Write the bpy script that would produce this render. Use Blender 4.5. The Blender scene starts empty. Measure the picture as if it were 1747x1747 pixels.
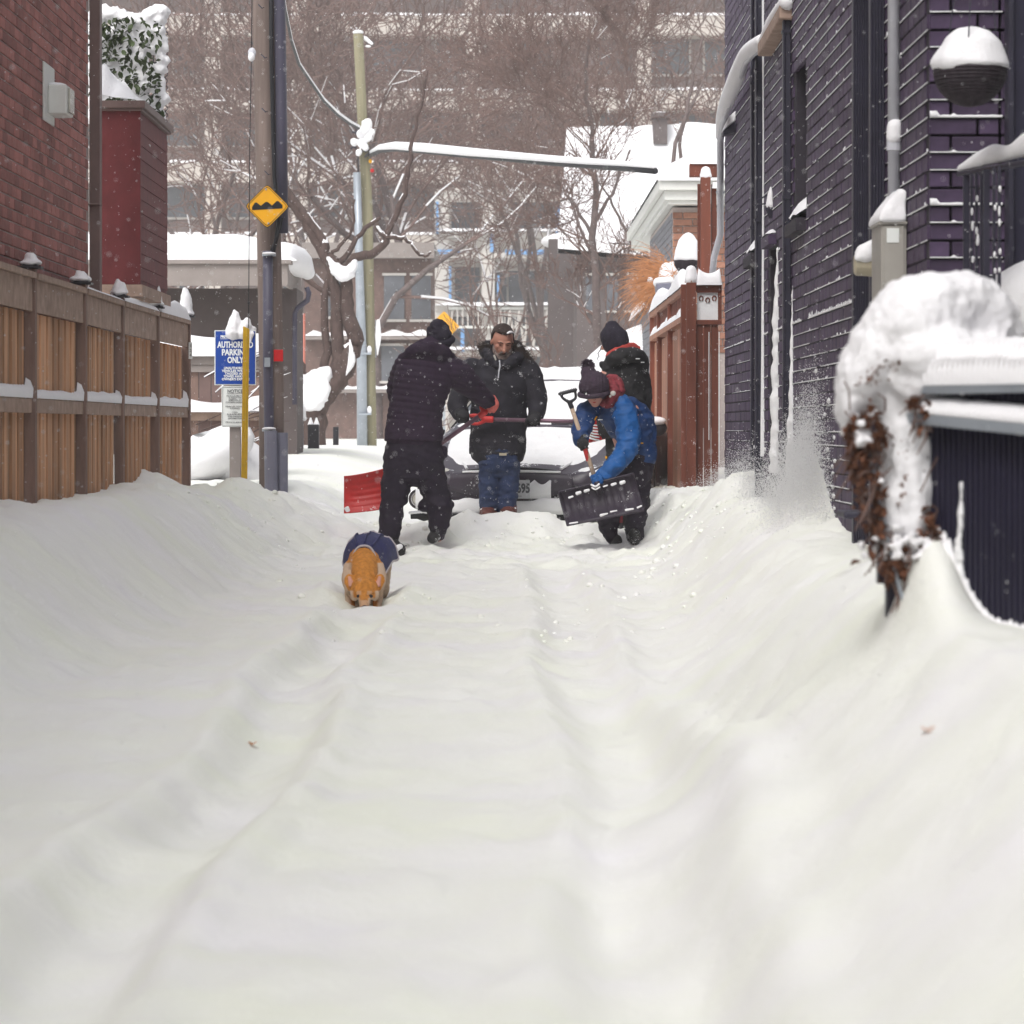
import bpy, bmesh, math, random
import numpy as np
from mathutils import Vector, Matrix, noise as mnoise
R = math.radians
random.seed(7); rng = np.random.default_rng(7)
SC = bpy.context.scene
COL = SC.collection

# ------------------------------------------------------------------ camera, sky, sun, exposure
HC = 1.0; FPX = 6187.0; CX = 865.0; CY = 730.0
cam_d = bpy.data.cameras.new('camera'); cam = bpy.data.objects.new('camera', cam_d); COL.objects.link(cam)
cam.location = (0, 0, HC); cam.rotation_euler = (R(90), 0, 0)
cam_d.sensor_fit = 'HORIZONTAL'; cam_d.sensor_width = 24.0; cam_d.lens = 85.0
cam_d.shift_x = 0.00487; cam_d.shift_y = -0.0821
cam_d.clip_start = 0.1; cam_d.clip_end = 2000
cam_d.dof.use_dof = True; cam_d.dof.focus_distance = 28.5; cam_d.dof.aperture_fstop = 5.0
SC.camera = cam
world = bpy.data.worlds.new('World'); SC.world = world; world.use_nodes = True
wn = world.node_tree.nodes; wl = world.node_tree.links; wn.clear()
sky = wn.new('ShaderNodeTexSky'); sky.sky_type = 'NISHITA'; sky.sun_disc = False
SUN_EL, SUN_ROT = 52, 200
sky.sun_elevation = R(SUN_EL); sky.sun_rotation = R(SUN_ROT); sky.dust_density = 3.0; sky.air_density = 1.0
hs = wn.new('ShaderNodeHueSaturation'); hs.inputs['Saturation'].default_value = 0.15     # cloud cover greys the sky
bg = wn.new('ShaderNodeBackground'); bg.inputs['Strength'].default_value = 0.15
wo = wn.new('ShaderNodeOutputWorld')
wl.new(sky.outputs[0], hs.inputs['Color']); wl.new(hs.outputs[0], bg.inputs['Color']); wl.new(bg.outputs[0], wo.inputs['Surface'])
sun_d = bpy.data.lights.new('sun', 'SUN'); sun = bpy.data.objects.new('sun', sun_d); COL.objects.link(sun)
sun_d.energy = 0.9; sun_d.angle = R(25); sun_d.color = (1.0, 0.97, 0.92)
_az = R(SUN_ROT); _el = R(SUN_EL)
_dir = Vector((math.sin(_az)*math.cos(_el), math.cos(_az)*math.cos(_el), math.sin(_el)))
sun.rotation_euler = _dir.to_track_quat('Z', 'Y').to_euler()
SC.view_settings.view_transform = 'Standard'; SC.view_settings.look = 'None'
SC.view_settings.exposure = 0.64; SC.view_settings.gamma = 1.0; SC.view_settings.use_curve_mapping = False
SC.render.engine = 'CYCLES'
try:
    SC.cycles.use_denoising = True; SC.cycles.volume_bounces = 1; SC.cycles.max_bounces = 6
    SC.cycles.diffuse_bounces = 3; SC.cycles.glossy_bounces = 2; SC.cycles.transparent_max_bounces = 6
except Exception: pass

def P(px, py, Y):
    """a point seen at pixel (px, py) of the photograph, Y metres ahead of the camera"""
    return Vector(((px-CX)*Y/FPX, Y, HC-(py-CY)*Y/FPX))

# ------------------------------------------------------------------ helpers
class MB:
    """mesh builder"""
    def __init__(s): s.v = []; s.f = []
    def add(s, vs, fs):
        n = len(s.v); s.v.extend([tuple(a) for a in vs]); s.f.extend([tuple(i+n for i in f) for f in fs]); return s
    def box(s, c, d, M=None):
        hx, hy, hz = d[0]/2, d[1]/2, d[2]/2
        vs = [Vector((x, y, z)) for x in (-hx, hx) for y in (-hy, hy) for z in (-hz, hz)]
        if M is not None: vs = [M @ v for v in vs]
        c = Vector(c); vs = [v+c for v in vs]
        return s.add(vs, [(0,1,3,2),(4,6,7,5),(0,4,5,1),(2,3,7,6),(0,2,6,4),(1,5,7,3)])
    def bb(s, a, b):
        a = Vector(a); b = Vector(b)
        return s.box((a+b)/2, (abs(b.x-a.x), abs(b.y-a.y), abs(b.z-a.z)))
    def tube(s, pts, rad, n=8, cap=True, side=None, rad2=None):
        """swept ellipse; rad along `side`, rad2 across it"""
        pts = [Vector(p) for p in pts]; k = len(pts)
        if not hasattr(rad, '__len__'): rad = [rad]*k
        if rad2 is None: rad2 = rad
        elif not hasattr(rad2, '__len__'): rad2 = [rad2]*k
        rings = []; last = None
        for i, p in enumerate(pts):
            t = (pts[min(i+1, k-1)]-pts[max(i-1, 0)])
            t = t.normalized() if t.length > 1e-9 else Vector((0,0,1))
            ref = Vector(side) if side is not None else (last if last is not None else (Vector((1,0,0)) if abs(t.x) < .8 else Vector((0,0,1))))
            a = ref - t*ref.dot(t)
            a = a.normalized() if a.length > 1e-6 else t.orthogonal().normalized()
            last = a; b = t.cross(a)
            rings.append([p+a*math.cos(2*math.pi*j/n)*rad[i]+b*math.sin(2*math.pi*j/n)*rad2[i] for j in range(n)])
        vs = [v for r in rings for v in r]
        fs = [(i*n+j, i*n+(j+1) % n, (i+1)*n+(j+1) % n, (i+1)*n+j) for i in range(k-1) for j in range(n)]
        if cap: fs += [tuple(reversed(range(n))), tuple((k-1)*n+j for j in range(n))]
        return s.add(vs, fs)
    def limb(s, pts, rad, n=14, side=None, rad2=None):
        """tube with round ends, for bodies"""
        pts = [Vector(p) for p in pts]
        if not hasattr(rad, '__len__'): rad = [rad]*len(pts)
        rad = list(rad); rad2 = list(rad2) if rad2 is not None else list(rad)
        # densify with catmull-rom
        q, r1, r2 = [], [], []
        k = len(pts)
        for i in range(k-1):
            p0 = pts[max(i-1,0)]; p1 = pts[i]; p2 = pts[i+1]; p3 = pts[min(i+2,k-1)]
            for u in (0, .25, .5, .75):
                q.append(.5*((2*p1)+(p2-p0)*u+(2*p0-5*p1+4*p2-p3)*u*u+(-p0+3*p1-3*p2+p3)*u**3))
                w = u*u*(3-2*u); r1.append(rad[i]*(1-w)+rad[i+1]*w); r2.append(rad2[i]*(1-w)+rad2[i+1]*w)
        q.append(pts[-1]); r1.append(rad[-1]); r2.append(rad2[-1])
        t0 = (q[0]-q[1]).normalized(); t1 = (q[-1]-q[-2]).normalized()
        m0 = min(r1[0], r2[0]); m1 = min(r1[-1], r2[-1])
        A = [q[0]+t0*m0*.98, q[0]+t0*m0*.8, q[0]+t0*m0*.45]; a = [.15, .6, .89]
        B = [q[-1]+t1*m1*.45, q[-1]+t1*m1*.8, q[-1]+t1*m1*.98]; b = [.89, .6, .15]
        return s.tube(A+q+B, [x*r1[0] for x in a]+r1+[x*r1[-1] for x in b], n, True, side,
                      [x*r2[0] for x in a]+r2+[x*r2[-1] for x in b])
    def ell(s, c, r, n=14, m=9, M=None):
        c = Vector(c); r = r if hasattr(r, '__len__') else (r, r, r)
        vs = []; fs = []
        for i in range(1, m):
            th = math.pi*i/m
            for j in range(n):
                ph = 2*math.pi*j/n
                vs.append(Vector((r[0]*math.sin(th)*math.cos(ph), r[1]*math.sin(th)*math.sin(ph), r[2]*math.cos(th))))
        vs.append(Vector((0,0,r[2]))); vs.append(Vector((0,0,-r[2])))
        if M is not None: vs = [M @ v for v in vs]
        vs = [v+c for v in vs]
        for i in range(m-2):
            for j in range(n): fs.append((i*n+j, (i+1)*n+j, (i+1)*n+(j+1) % n, i*n+(j+1) % n))
        T = (m-1)*n
        for j in range(n): fs.append((T, j, (j+1) % n)); fs.append((T+1, (m-2)*n+(j+1) % n, (m-2)*n+j))
        return s.add(vs, fs)
    def prism(s, poly, vec):
        """closed polygon (3d points) pushed along vec"""
        poly = [Vector(p) for p in poly]; vec = Vector(vec); n = len(poly)
        vs = poly+[p+vec for p in poly]
        fs = [tuple(range(n-1, -1, -1)), tuple(range(n, 2*n))]+[(i, (i+1) % n, n+(i+1) % n, n+i) for i in range(n)]
        return s.add(vs, fs)
    def grid(s, rows):
        """rows of points -> quads"""
        n = len(rows[0]); vs = [p for r in rows for p in r]
        return s.add(vs, [(i*n+j, i*n+j+1, (i+1)*n+j+1, (i+1)*n+j) for i in range(len(rows)-1) for j in range(n-1)])

OFF = {}
def root_off(p):
    while p is not None and p.parent is not None: p = p.parent
    return OFF.get(p.name, Vector((0,0,0))) if p is not None else Vector((0,0,0))
def tag(o, label=None, cat=None, group=None, kind=None):
    if label: o['label'] = label
    if cat: o['category'] = cat
    if group: o['group'] = group
    if kind: o['kind'] = kind
    return o
def thing(name, label, cat, loc=(0,0,0), group=None, kind=None):
    o = bpy.data.objects.new(name, None); COL.objects.link(o); o.location = loc; o.empty_display_size = .1
    OFF[o.name] = Vector(loc)
    return tag(o, label, cat, group, kind)
def mesh_of(name, mb, smooth=False):
    me = bpy.data.meshes.new(name); me.from_pydata(mb.v, [], mb.f); me.update()
    if smooth: me.shade_smooth()
    return me
def fixn(me):
    bm = bmesh.new(); bm.from_mesh(me); bmesh.ops.recalc_face_normals(bm, faces=bm.faces); bm.to_mesh(me); bm.free()
def ob(name, mb, mat, parent=None, smooth=False, bevel=0, kind=None, label=None, fix=True):
    off = root_off(parent)
    if isinstance(mb, MB):
        if off.length > 0: mb.v = [(v[0]-off.x, v[1]-off.y, v[2]-off.z) for v in mb.v]
        me = mesh_of(name, mb, smooth)
        if fix and len(mb.f) < 30000: fixn(me)
    else: me = mb
    if mat and not me.materials: me.materials.append(mat)
    o = bpy.data.objects.new(name, me); COL.objects.link(o); o.parent = parent
    if parent is None and off.length: o.location = off
    if bevel:
        b = o.modifiers.new('bevel', 'BEVEL'); b.width = bevel; b.segments = 2; b.limit_method = 'ANGLE'
    if kind: o['kind'] = kind
    if label: o['label'] = label
    return o
def bake(name, mb, mat, parent=None, voxel=.008, smooth=4, disp=None, sm_fac=.5):
    """fuse overlapping closed shapes into one continuous surface, then shape it with disp(co, normal)->offset"""
    me = mesh_of(name+'_src', mb)
    fixn(me)
    o = bpy.data.objects.new(name+'_src', me); COL.objects.link(o)
    r = o.modifiers.new('r', 'REMESH'); r.mode = 'VOXEL'; r.voxel_size = voxel; r.adaptivity = 0
    if smooth:
        sm = o.modifiers.new('s', 'SMOOTH'); sm.iterations = smooth; sm.factor = sm_fac
    dg = bpy.context.evaluated_depsgraph_get()
    m2 = bpy.data.meshes.new_from_object(o.evaluated_get(dg)); m2.name = name
    bpy.data.objects.remove(o); bpy.data.meshes.remove(me)
    off = root_off(parent)
    nv = len(m2.vertices); co = np.zeros(nv*3, 'f'); m2.vertices.foreach_get('co', co); co = co.reshape(-1,3)
    if disp is not None:
        no = np.zeros(nv*3, 'f'); m2.vertices.foreach_get('normal', no); no = no.reshape(-1,3)
        d = np.array([disp(Vector(c), Vector(n)) for c, n in zip(co, no)], 'f')
        co = co+no*d[:,None]
    co = co-np.array(off, 'f')
    m2.vertices.foreach_set('co', co.ravel()); m2.update(); m2.shade_smooth(); m2.materials.clear(); m2.materials.append(mat)
    o = bpy.data.objects.new(name, m2); COL.objects.link(o); o.parent = parent
    return o
def wrinkle(amp=.006, sc=9, stretch=(1,1,1.6), seed=0):
    def d(c, n):
        v = Vector((c.x*stretch[0], c.y*stretch[1], c.z*stretch[2]))*sc+Vector((seed, seed*.7, 0))
        a = mnoise.noise(v); b = mnoise.noise(v*2.7)
        return amp*(1-2*abs(a))*.9+amp*.5*b
    return d

# ------------------------------------------------------------------ materials
def new_mat(name):
    m = bpy.data.materials.new(name); m.use_nodes = True; nt = m.node_tree
    return m, nt, nt.nodes, nt.links, nt.nodes['Principled BSDF']
def N(ns, t, **kw):
    n = ns.new(t)
    for k, v in kw.items():
        if k in n.inputs: n.inputs[k].default_value = v
        else: setattr(n, k, v)
    return n
def mat(name, col, rough=.7, var=.25, scale=8, stretch=(1,1,1), bump=.15, bscale=None, metal=0, dust=0, dscale=60, rnd=0, spec=.3, dustup=False, bdist=.01):
    m, nt, ns, L, bs = new_mat(name)
    tc = N(ns, 'ShaderNodeTexCoord'); mp = N(ns, 'ShaderNodeMapping'); mp.inputs['Scale'].default_value = stretch
    L.new(tc.outputs['Object'], mp.inputs['Vector'])
    nz = N(ns, 'ShaderNodeTexNoise', Scale=scale, Detail=8.0, Roughness=.65); L.new(mp.outputs[0], nz.inputs['Vector'])
    rp = ns.new('ShaderNodeValToRGB'); c = Vector(col)
    rp.color_ramp.elements[0].position = .3; rp.color_ramp.elements[1].position = .7
    rp.color_ramp.elements[0].color = (*(c*(1-var)), 1); rp.color_ramp.elements[1].color = (*(c*(1+var)), 1)
    L.new(nz.outputs['Fac'], rp.inputs[0]); out = rp.outputs[0]
    if rnd:
        oi = ns.new('ShaderNodeObjectInfo'); ge = ns.new('ShaderNodeNewGeometry')
        ad = N(ns, 'ShaderNodeMath', operation='ADD'); L.new(oi.outputs['Random'], ad.inputs[0]); L.new(ge.outputs['Random Per Island'], ad.inputs[1])
        fr = N(ns, 'ShaderNodeMath', operation='FRACT'); L.new(ad.outputs[0], fr.inputs[0])
        mr = N(ns, 'ShaderNodeMapRange'); mr.inputs['To Min'].default_value = 1-rnd; mr.inputs['To Max'].default_value = 1+rnd
        L.new(fr.outputs[0], mr.inputs['Value'])
        hv = ns.new('ShaderNodeHueSaturation'); L.new(out, hv.inputs['Color']); L.new(mr.outputs[0], hv.inputs['Value'])
        out = hv.outputs[0]
    if dust:
        n2 = N(ns, 'ShaderNodeTexNoise', Scale=dscale, Detail=4.0, Roughness=.75); L.new(tc.outputs['Object'], n2.inputs['Vector'])
        n3 = N(ns, 'ShaderNodeTexNoise', Scale=dscale*.12, Detail=3.0); L.new(tc.outputs['Object'], n3.inputs['Vector'])
        ml = N(ns, 'ShaderNodeMath', operation='MULTIPLY'); L.new(n2.outputs['Fac'], ml.inputs[0]); L.new(n3.outputs['Fac'], ml.inputs[1])
        r2 = ns.new('ShaderNodeValToRGB'); t = .42-.28*dust
        r2.color_ramp.elements[0].position = t; r2.color_ramp.elements[1].position = t+.05
        L.new(ml.outputs[0], r2.inputs[0]); fac = r2.outputs[0]
        if dustup:
            ge2 = ns.new('ShaderNodeNewGeometry'); sx = ns.new('ShaderNodeSeparateXYZ'); L.new(ge2.outputs['Normal'], sx.inputs[0])
            m3 = N(ns, 'ShaderNodeMapRange'); m3.inputs['From Min'].default_value = .0; m3.inputs['From Max'].default_value = .7; L.new(sx.outputs['Z'], m3.inputs['Value'])
            m4 = N(ns, 'ShaderNodeMath', operation='MULTIPLY'); L.new(fac, m4.inputs[0]); L.new(m3.outputs[0], m4.inputs[1]); fac = m4.outputs[0]
        mx = ns.new('ShaderNodeMixRGB'); L.new(fac, mx.inputs[0]); L.new(out, mx.inputs[1]); mx.inputs[2].default_value = (.78,.79,.8,1); out = mx.outputs[0]
    L.new(out, bs.inputs['Base Color'])
    bs.inputs['Roughness'].default_value = rough; bs.inputs['Metallic'].default_value = metal; bs.inputs['Specular IOR Level'].default_value = spec
    if bump:
        nb = N(ns, 'ShaderNodeTexNoise', Scale=bscale or scale*3, Detail=6.0, Roughness=.7); L.new(mp.outputs[0], nb.inputs['Vector'])
        bp = N(ns, 'ShaderNodeBump', Strength=bump, Distance=bdist); L.new(nb.outputs['Fac'], bp.inputs['Height']); L.new(bp.outputs[0], bs.inputs['Normal'])
    return m
def quilt(name, col, period, dust=.15):
    """puffer fabric: horizontal stitched channels"""
    m = mat(name, col, .75, .25, 14, bump=.2, dust=dust, dscale=90)
    ns = m.node_tree.nodes; L = m.node_tree.links; bs = ns['Principled BSDF']
    tc = ns.new('ShaderNodeTexCoord'); w = N(ns, 'ShaderNodeTexWave', Scale=1/period/3.14*.5*3.14, Distortion=1.2, Detail=2.0); w.inputs['Detail Scale'].default_value = 1.0
    w.bands_direction = 'Z'; w.wave_profile = 'SIN'; L.new(tc.outputs['Object'], w.inputs['Vector'])
    b = N(ns, 'ShaderNodeBump', Strength=.9, Distance=.02); L.new(w.outputs['Fac'], b.inputs['Height'])
    for l in list(L):
        if l.to_socket == bs.inputs['Normal']: L.new(l.from_socket, b.inputs['Normal']); break
    L.new(b.outputs[0], bs.inputs['Normal'])
    return m
M = {}
M['snow'] = mat('snow', (.84,.83,.85), .65, .03, 3, bump=.35, bscale=26, spec=.25, bdist=.02)
M['snow_ground'] = mat('snow_ground', (.83,.84,.78), .6, .05, .9, bump=.45, bscale=18, spec=.25, bdist=.02)
for _m in [M['snow_ground']]:
    _r = [n for n in _m.node_tree.nodes if n.type == 'VALTORGB'][0]
    _r.color_ramp.elements[0].color = (.845,.865,.76,1); _r.color_ramp.elements[1].color = (.84,.825,.845,1)
M['snow_thin'] = mat('snow_thin', (.8,.8,.81), .7, .06, 20, bump=.3, bscale=80)
M['brick_red'] = mat('red_brick', (.31,.125,.11), .85, .22, 25, bump=.5, bscale=90, rnd=.33, bdist=.004)
M['mortar'] = mat('mortar', (.42,.36,.34), .9, .15, 40, bump=.4)
M['brick_dark'] = mat('painted_dark_brick', (.06,.038,.078), .6, .3, 9, bump=.5, bscale=70, rnd=.24, dust=.06, dscale=80, bdist=.004)
M['mortar_dark'] = mat('painted_dark_mortar', (.036,.03,.04), .8, .2, 40, bump=.4)
M['brick_brown'] = mat('brown_brick', (.3,.15,.105), .85, .2, 25, bump=.5, rnd=.25, bdist=.004)
M['brown_trim'] = mat('brown_trim', (.16,.105,.095), .55, .12, 6, bump=.05)
M['maroon'] = mat('maroon_cladding', (.14,.028,.03), .7, .2, 9, (1,1,.6), bump=.2, dust=.06, dscale=120)
M['maroon_side'] = M['maroon']
M['cedar'] = mat('cedar_board', (.46,.255,.145), .75, .5, 5, (1,1,.08), bump=.5, bscale=40, rnd=.25, bdist=.005)
M['grey_wood'] = mat('weathered_wood', (.34,.24,.19), .8, .3, 9, (1,1,1), bump=.4, bscale=60, bdist=.004)
M['post_wood'] = mat('dark_post_wood', (.22,.145,.12), .8, .3, 9, (1,1,.15), bump=.4, bscale=50, bdist=.004)
M['red_wood'] = mat('red_stained_wood', (.17,.052,.032), .65, .3, 8, (1,1,.1), bump=.35, bscale=40, rnd=.18, dust=.08, dscale=90, bdist=.004)
M['tan_wood'] = mat('tan_fence_wood', (.33,.155,.1), .7, .35, 8, (1,1,.1), bump=.35, bscale=40, rnd=.2, bdist=.004)
M['pole_wood'] = mat('pole_wood', (.17,.13,.115), .85, .35, 9, (1,1,.07), bump=.7, bscale=60, bdist=.008)
M['pole_green'] = mat('mossy_pole_wood', (.22,.2,.13), .85, .3, 9, (1,1,.07), bump=.6, bscale=60)
M['guard'] = mat('purple_grey_plastic', (.07,.065,.095), .45, .1, 5, bump=.05, dust=.03, dscale=100)
M['conduit'] = mat('grey_conduit', (.17,.17,.22), .4, .1, 5, bump=.05, dust=.04)
M['steel'] = mat('galvanised_steel', (.33,.36,.4), .4, .12, 6, bump=.05, metal=.3)
M['black'] = mat('black_plastic', (.02,.019,.023), .5, .2, 10, bump=.1)
M['dark_metal'] = mat('dark_painted_metal', (.028,.026,.042), .45, .2, 10, bump=.08, dust=.03)
M['navy_wall'] = mat('navy_panel', (.018,.016,.034), .5, .2, 6, bump=.05, dust=.03)
M['box_grey'] = mat('beige_grey_metal', (.34,.32,.29), .5, .08, 7, bump=.06)
M['beige'] = mat('beige_metal', (.42,.37,.27), .5, .08, 7, bump=.06)
M['white_pipe'] = mat('white_grey_pipe', (.52,.52,.56), .45, .07, 6, bump=.05)
M['white_paint'] = mat('white_paint', (.66,.66,.63), .55, .07, 6, bump=.05)
M['yellow'] = mat('yellow_paint', (.62,.38,.02), .5, .12, 12, bump=.1)
M['sign_yellow'] = mat('yellow_sign_face', (.75,.36,.01), .45, .06, 9, bump=.02)
M['sign_black'] = mat('sign_black', (.012,.012,.014), .5, .1, 9, bump=0)
M['sign_blue'] = mat('blue_sign_face', (.012,.06,.32), .45, .08, 9, bump=.02)
M['sign_white'] = mat('white_sign_face', (.74,.76,.74), .5, .04, 9, bump=.02)
M['text_white'] = mat('white_lettering', (.8,.82,.84), .5, .02, 9, bump=0)
M['text_grey'] = mat('grey_lettering', (.1,.1,.11), .5, .02, 9, bump=0)
M['red_reflector'] = mat('red_reflector', (.5,.012,.015), .35, .15, 30, bump=.1)
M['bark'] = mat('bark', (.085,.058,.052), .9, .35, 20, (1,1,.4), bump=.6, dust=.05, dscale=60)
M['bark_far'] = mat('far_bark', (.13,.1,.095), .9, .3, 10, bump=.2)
M['twig'] = mat('twig', (.17,.11,.095), .9, .35, 3, bump=0)
M['concrete'] = mat('concrete', (.5,.45,.41), .85, .15, 1.5, bump=.1)
M['dark_glass'] = mat('dark_glass', (.1,.105,.12), .25, .3, 1.2, bump=0, spec=.6)
M['recess'] = mat('grey_brown_render', (.22,.175,.165), .85, .25, 1.0, bump=.1)  # even grey-brown wall colour between the concrete floor slabs
M['blue_trim'] = mat('blue_trim', (.16,.33,.6), .5, .1, 3, bump=0)
M['cream'] = mat('cream_cladding', (.5,.47,.44), .7, .1, 2, bump=.05)
M['salmon'] = mat('salmon_paint', (.62,.22,.17), .6, .1, 4, bump=.05)
M['brown_brick_far'] = mat('dull_brown_brick', (.16,.105,.09), .9, .25, 6, bump=.2)
M['taupe'] = mat('taupe_stucco', (.27,.235,.22), .85, .1, 5, bump=.2)
M['dark_siding'] = mat('dark_siding', (.105,.085,.083), .8, .15, 4, bump=.1, dust=.04)
M['grey_brick'] = mat('grey_painted_brick', (.2,.2,.22), .8, .12, 12, bump=.3, rnd=.08)
M['grass_dry'] = mat('dry_grass', (.48,.22,.1), .8, .3, 20, bump=0)
M['leaf_brown'] = mat('dead_leaf', (.12,.048,.025), .7, .5, 14, bump=.2, rnd=.4)
M['leaf_green'] = mat('ivy_leaf', (.035,.05,.018), .5, .4, 14, bump=.2, rnd=.4)
M['rubber'] = mat('rubber', (.018,.018,.02), .8, .2, 30, bump=.3, dust=.12)
M['skin'] = mat('skin', (.42,.2,.145), .5, .12, 14, bump=.12, bscale=80, bdist=.002)
M['skin_cold'] = mat('cold_skin', (.52,.26,.2), .5, .1, 14, bump=.1, bdist=.002)
M['hair'] = mat('dark_hair', (.035,.022,.018), .7, .5, 60, (1,1,.3), bump=.6, bscale=140)
M['beard'] = mat('grey_brown_beard', (.2,.15,.135), .8, .5, 90, bump=.7, bscale=200)
M['puffer'] = quilt('black_puffer', (.022,.016,.025), .03, .1)
M['fleece'] = mat('dark_purple_fleece', (.026,.014,.03), .85, .3, 20, bump=.4, dust=.06, dscale=110)
M['trouser'] = mat('black_trousers', (.015,.009,.02), .8, .3, 12, bump=.35, dust=.09, dscale=120)
M['parka'] = mat('black_parka', (.017,.015,.022), .8, .3, 12, bump=.35, dust=.17, dscale=110)
M['coat'] = mat('black_coat', (.015,.014,.016), .75, .3, 12, bump=.35, dust=.14, dscale=110)
M['jeans'] = mat('dark_jeans', (.022,.035,.085), .8, .35, 14, bump=.4, dust=.12, dscale=120)
M['knit'] = mat('dark_knit', (.022,.018,.03), .9, .3, 60, (1,1,.25), bump=.8, bscale=140, dust=.05, dscale=120)
M['knit_purple'] = mat('purple_grey_knit', (.05,.032,.05), .9, .35, 50, (.6,.6,2), bump=.8, bscale=120)
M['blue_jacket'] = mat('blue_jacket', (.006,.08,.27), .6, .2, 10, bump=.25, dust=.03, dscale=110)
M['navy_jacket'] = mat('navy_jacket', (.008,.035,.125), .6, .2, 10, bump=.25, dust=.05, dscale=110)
M['scarf'] = mat('maroon_scarf', (.2,.03,.04), .85, .5, 25, bump=.5)
M['red_cloth'] = mat('red_cloth', (.42,.055,.045), .8, .25, 15, bump=.4)
M['boot'] = mat('black_boot', (.02,.018,.02), .55, .3, 20, bump=.3, dust=.25, dscale=70)
M['boot_brown'] = mat('red_brown_boot', (.11,.035,.028), .55, .3, 20, bump=.3, dust=.2, dscale=70)
M['glove'] = mat('black_glove', (.014,.013,.016), .7, .3, 30, bump=.4, dust=.08)
M['red_glove'] = mat('pink_red_glove', (.55,.13,.11), .7, .2, 30, bump=.4)
M['red_plastic'] = mat('red_plastic', (.5,.028,.026), .4, .12, 12, bump=.08, dust=.07, dscale=50)
M['black_blade'] = mat('black_shovel_plastic', (.035,.026,.04), .45, .2, 12, bump=.1, dust=.05, dscale=60)
M['maroon_shaft'] = mat('maroon_metal_shaft', (.16,.09,.12), .35, .15, 9, bump=.05, metal=.4)
M['ash_wood'] = mat('ash_wood_shaft', (.42,.31,.23), .6, .2, 20, (1,1,.2), bump=.2)
M['car_paint'] = mat('dark_car_paint', (.055,.045,.06), .35, .15, 6, bump=.02, dust=.3, dscale=45)
M['car_trim'] = mat('car_black_trim', (.03,.025,.03), .6, .2, 10, bump=.1, dust=.2, dscale=50)
M['car_snow'] = mat('wind_packed_car_snow', (.8,.8,.81), .7, .05, 5, bump=.5, bscale=60, bdist=.01)
M['chrome'] = mat('chrome', (.6,.6,.62), .2, .05, 5, bump=0, metal=.8)
M['lamp_glass'] = mat('lamp_glass', (.5,.48,.42), .15, .2, 20, bump=.2, spec=.6)
M['plate'] = mat('licence_plate', (.55,.56,.58), .5, .12, 20, bump=.1)
M['fur_orange'] = mat('orange_fur', (.44,.2,.055), .85, .3, 40, bump=.7, bscale=160, bdist=.006)
M['fur_cream'] = mat('cream_fur', (.5,.38,.28), .85, .2, 40, bump=.7, bscale=160, bdist=.006)
M['dog_coat'] = mat('navy_dog_coat', (.022,.024,.1), .7, .35, 18, bump=.4, dust=.08, dscale=70)
M['piping'] = mat('grey_piping', (.42,.38,.4), .7, .1, 20, bump=.2)
M['nose'] = mat('dog_nose', (.05,.02,.03), .4, .2, 20, bump=.2)
M['wicker'] = mat('dark_wicker', (.03,.022,.028), .7, .4, 40, bump=.4)
M['cable'] = mat('black_cable', (.012,.012,.015), .6, .1, 10, bump=0)
def text(body, loc, size, mt, parent, rot=(R(90),0,0), bold=.0, align='CENTER', sx=1.0, ext=.001, name='lettering'):
    c = bpy.data.curves.new(name, 'FONT'); c.body = body; c.size = size; c.align_x = align; c.align_y = 'CENTER'
    c.extrude = ext; c.offset = bold; c.materials.append(mt); c.resolution_u = 3
    o = bpy.data.objects.new(name, c); COL.objects.link(o); o.parent = parent
    o.location = Vector(loc)-root_off(parent); o.rotation_euler = rot; o.scale = (sx,1,1)
    bpy.context.view_layer.update()
    dg = bpy.context.evaluated_depsgraph_get(); dims = o.dimensions.x/max(o.scale.x,1e-9)
    m2 = bpy.data.meshes.new_from_object(o.evaluated_get(dg)); m2.name = name; m2.materials.clear(); m2.materials.append(mt)
    q = bpy.data.objects.new(name, m2); COL.objects.link(q); q.parent = parent; q.location = o.location; q.rotation_euler = o.rotation_euler; q.scale = o.scale; q['_w'] = dims
    bpy.data.objects.remove(o); bpy.data.curves.remove(c)
    return q

# vectorised 2d gradient-free value noise
_perm = rng.random((256,256))
def vn(x, y):
    xi = np.floor(x).astype(int); yi = np.floor(y).astype(int); fx = x-xi; fy = y-yi
    fx = fx*fx*(3-2*fx); fy = fy*fy*(3-2*fy)
    g = lambda a, b: _perm[a % 256, b % 256]
    return (g(xi,yi)*(1-fx)*(1-fy)+g(xi+1,yi)*fx*(1-fy)+g(xi,yi+1)*(1-fx)*fy+g(xi+1,yi+1)*fx*fy)*2-1
def fbm(x, y, o=4, s=0):
    r = 0; a = 1; t = 0
    for i in range(o): r = r+a*vn(x*2**i+17.3*i+s, y*2**i+5.1*i+s*1.7); t += a; a *= .5
    return r/t
def ss(a, b, x):
    t = np.clip((x-a)/(b-a), 0, 1); return t*t*(3-2*t)
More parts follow.
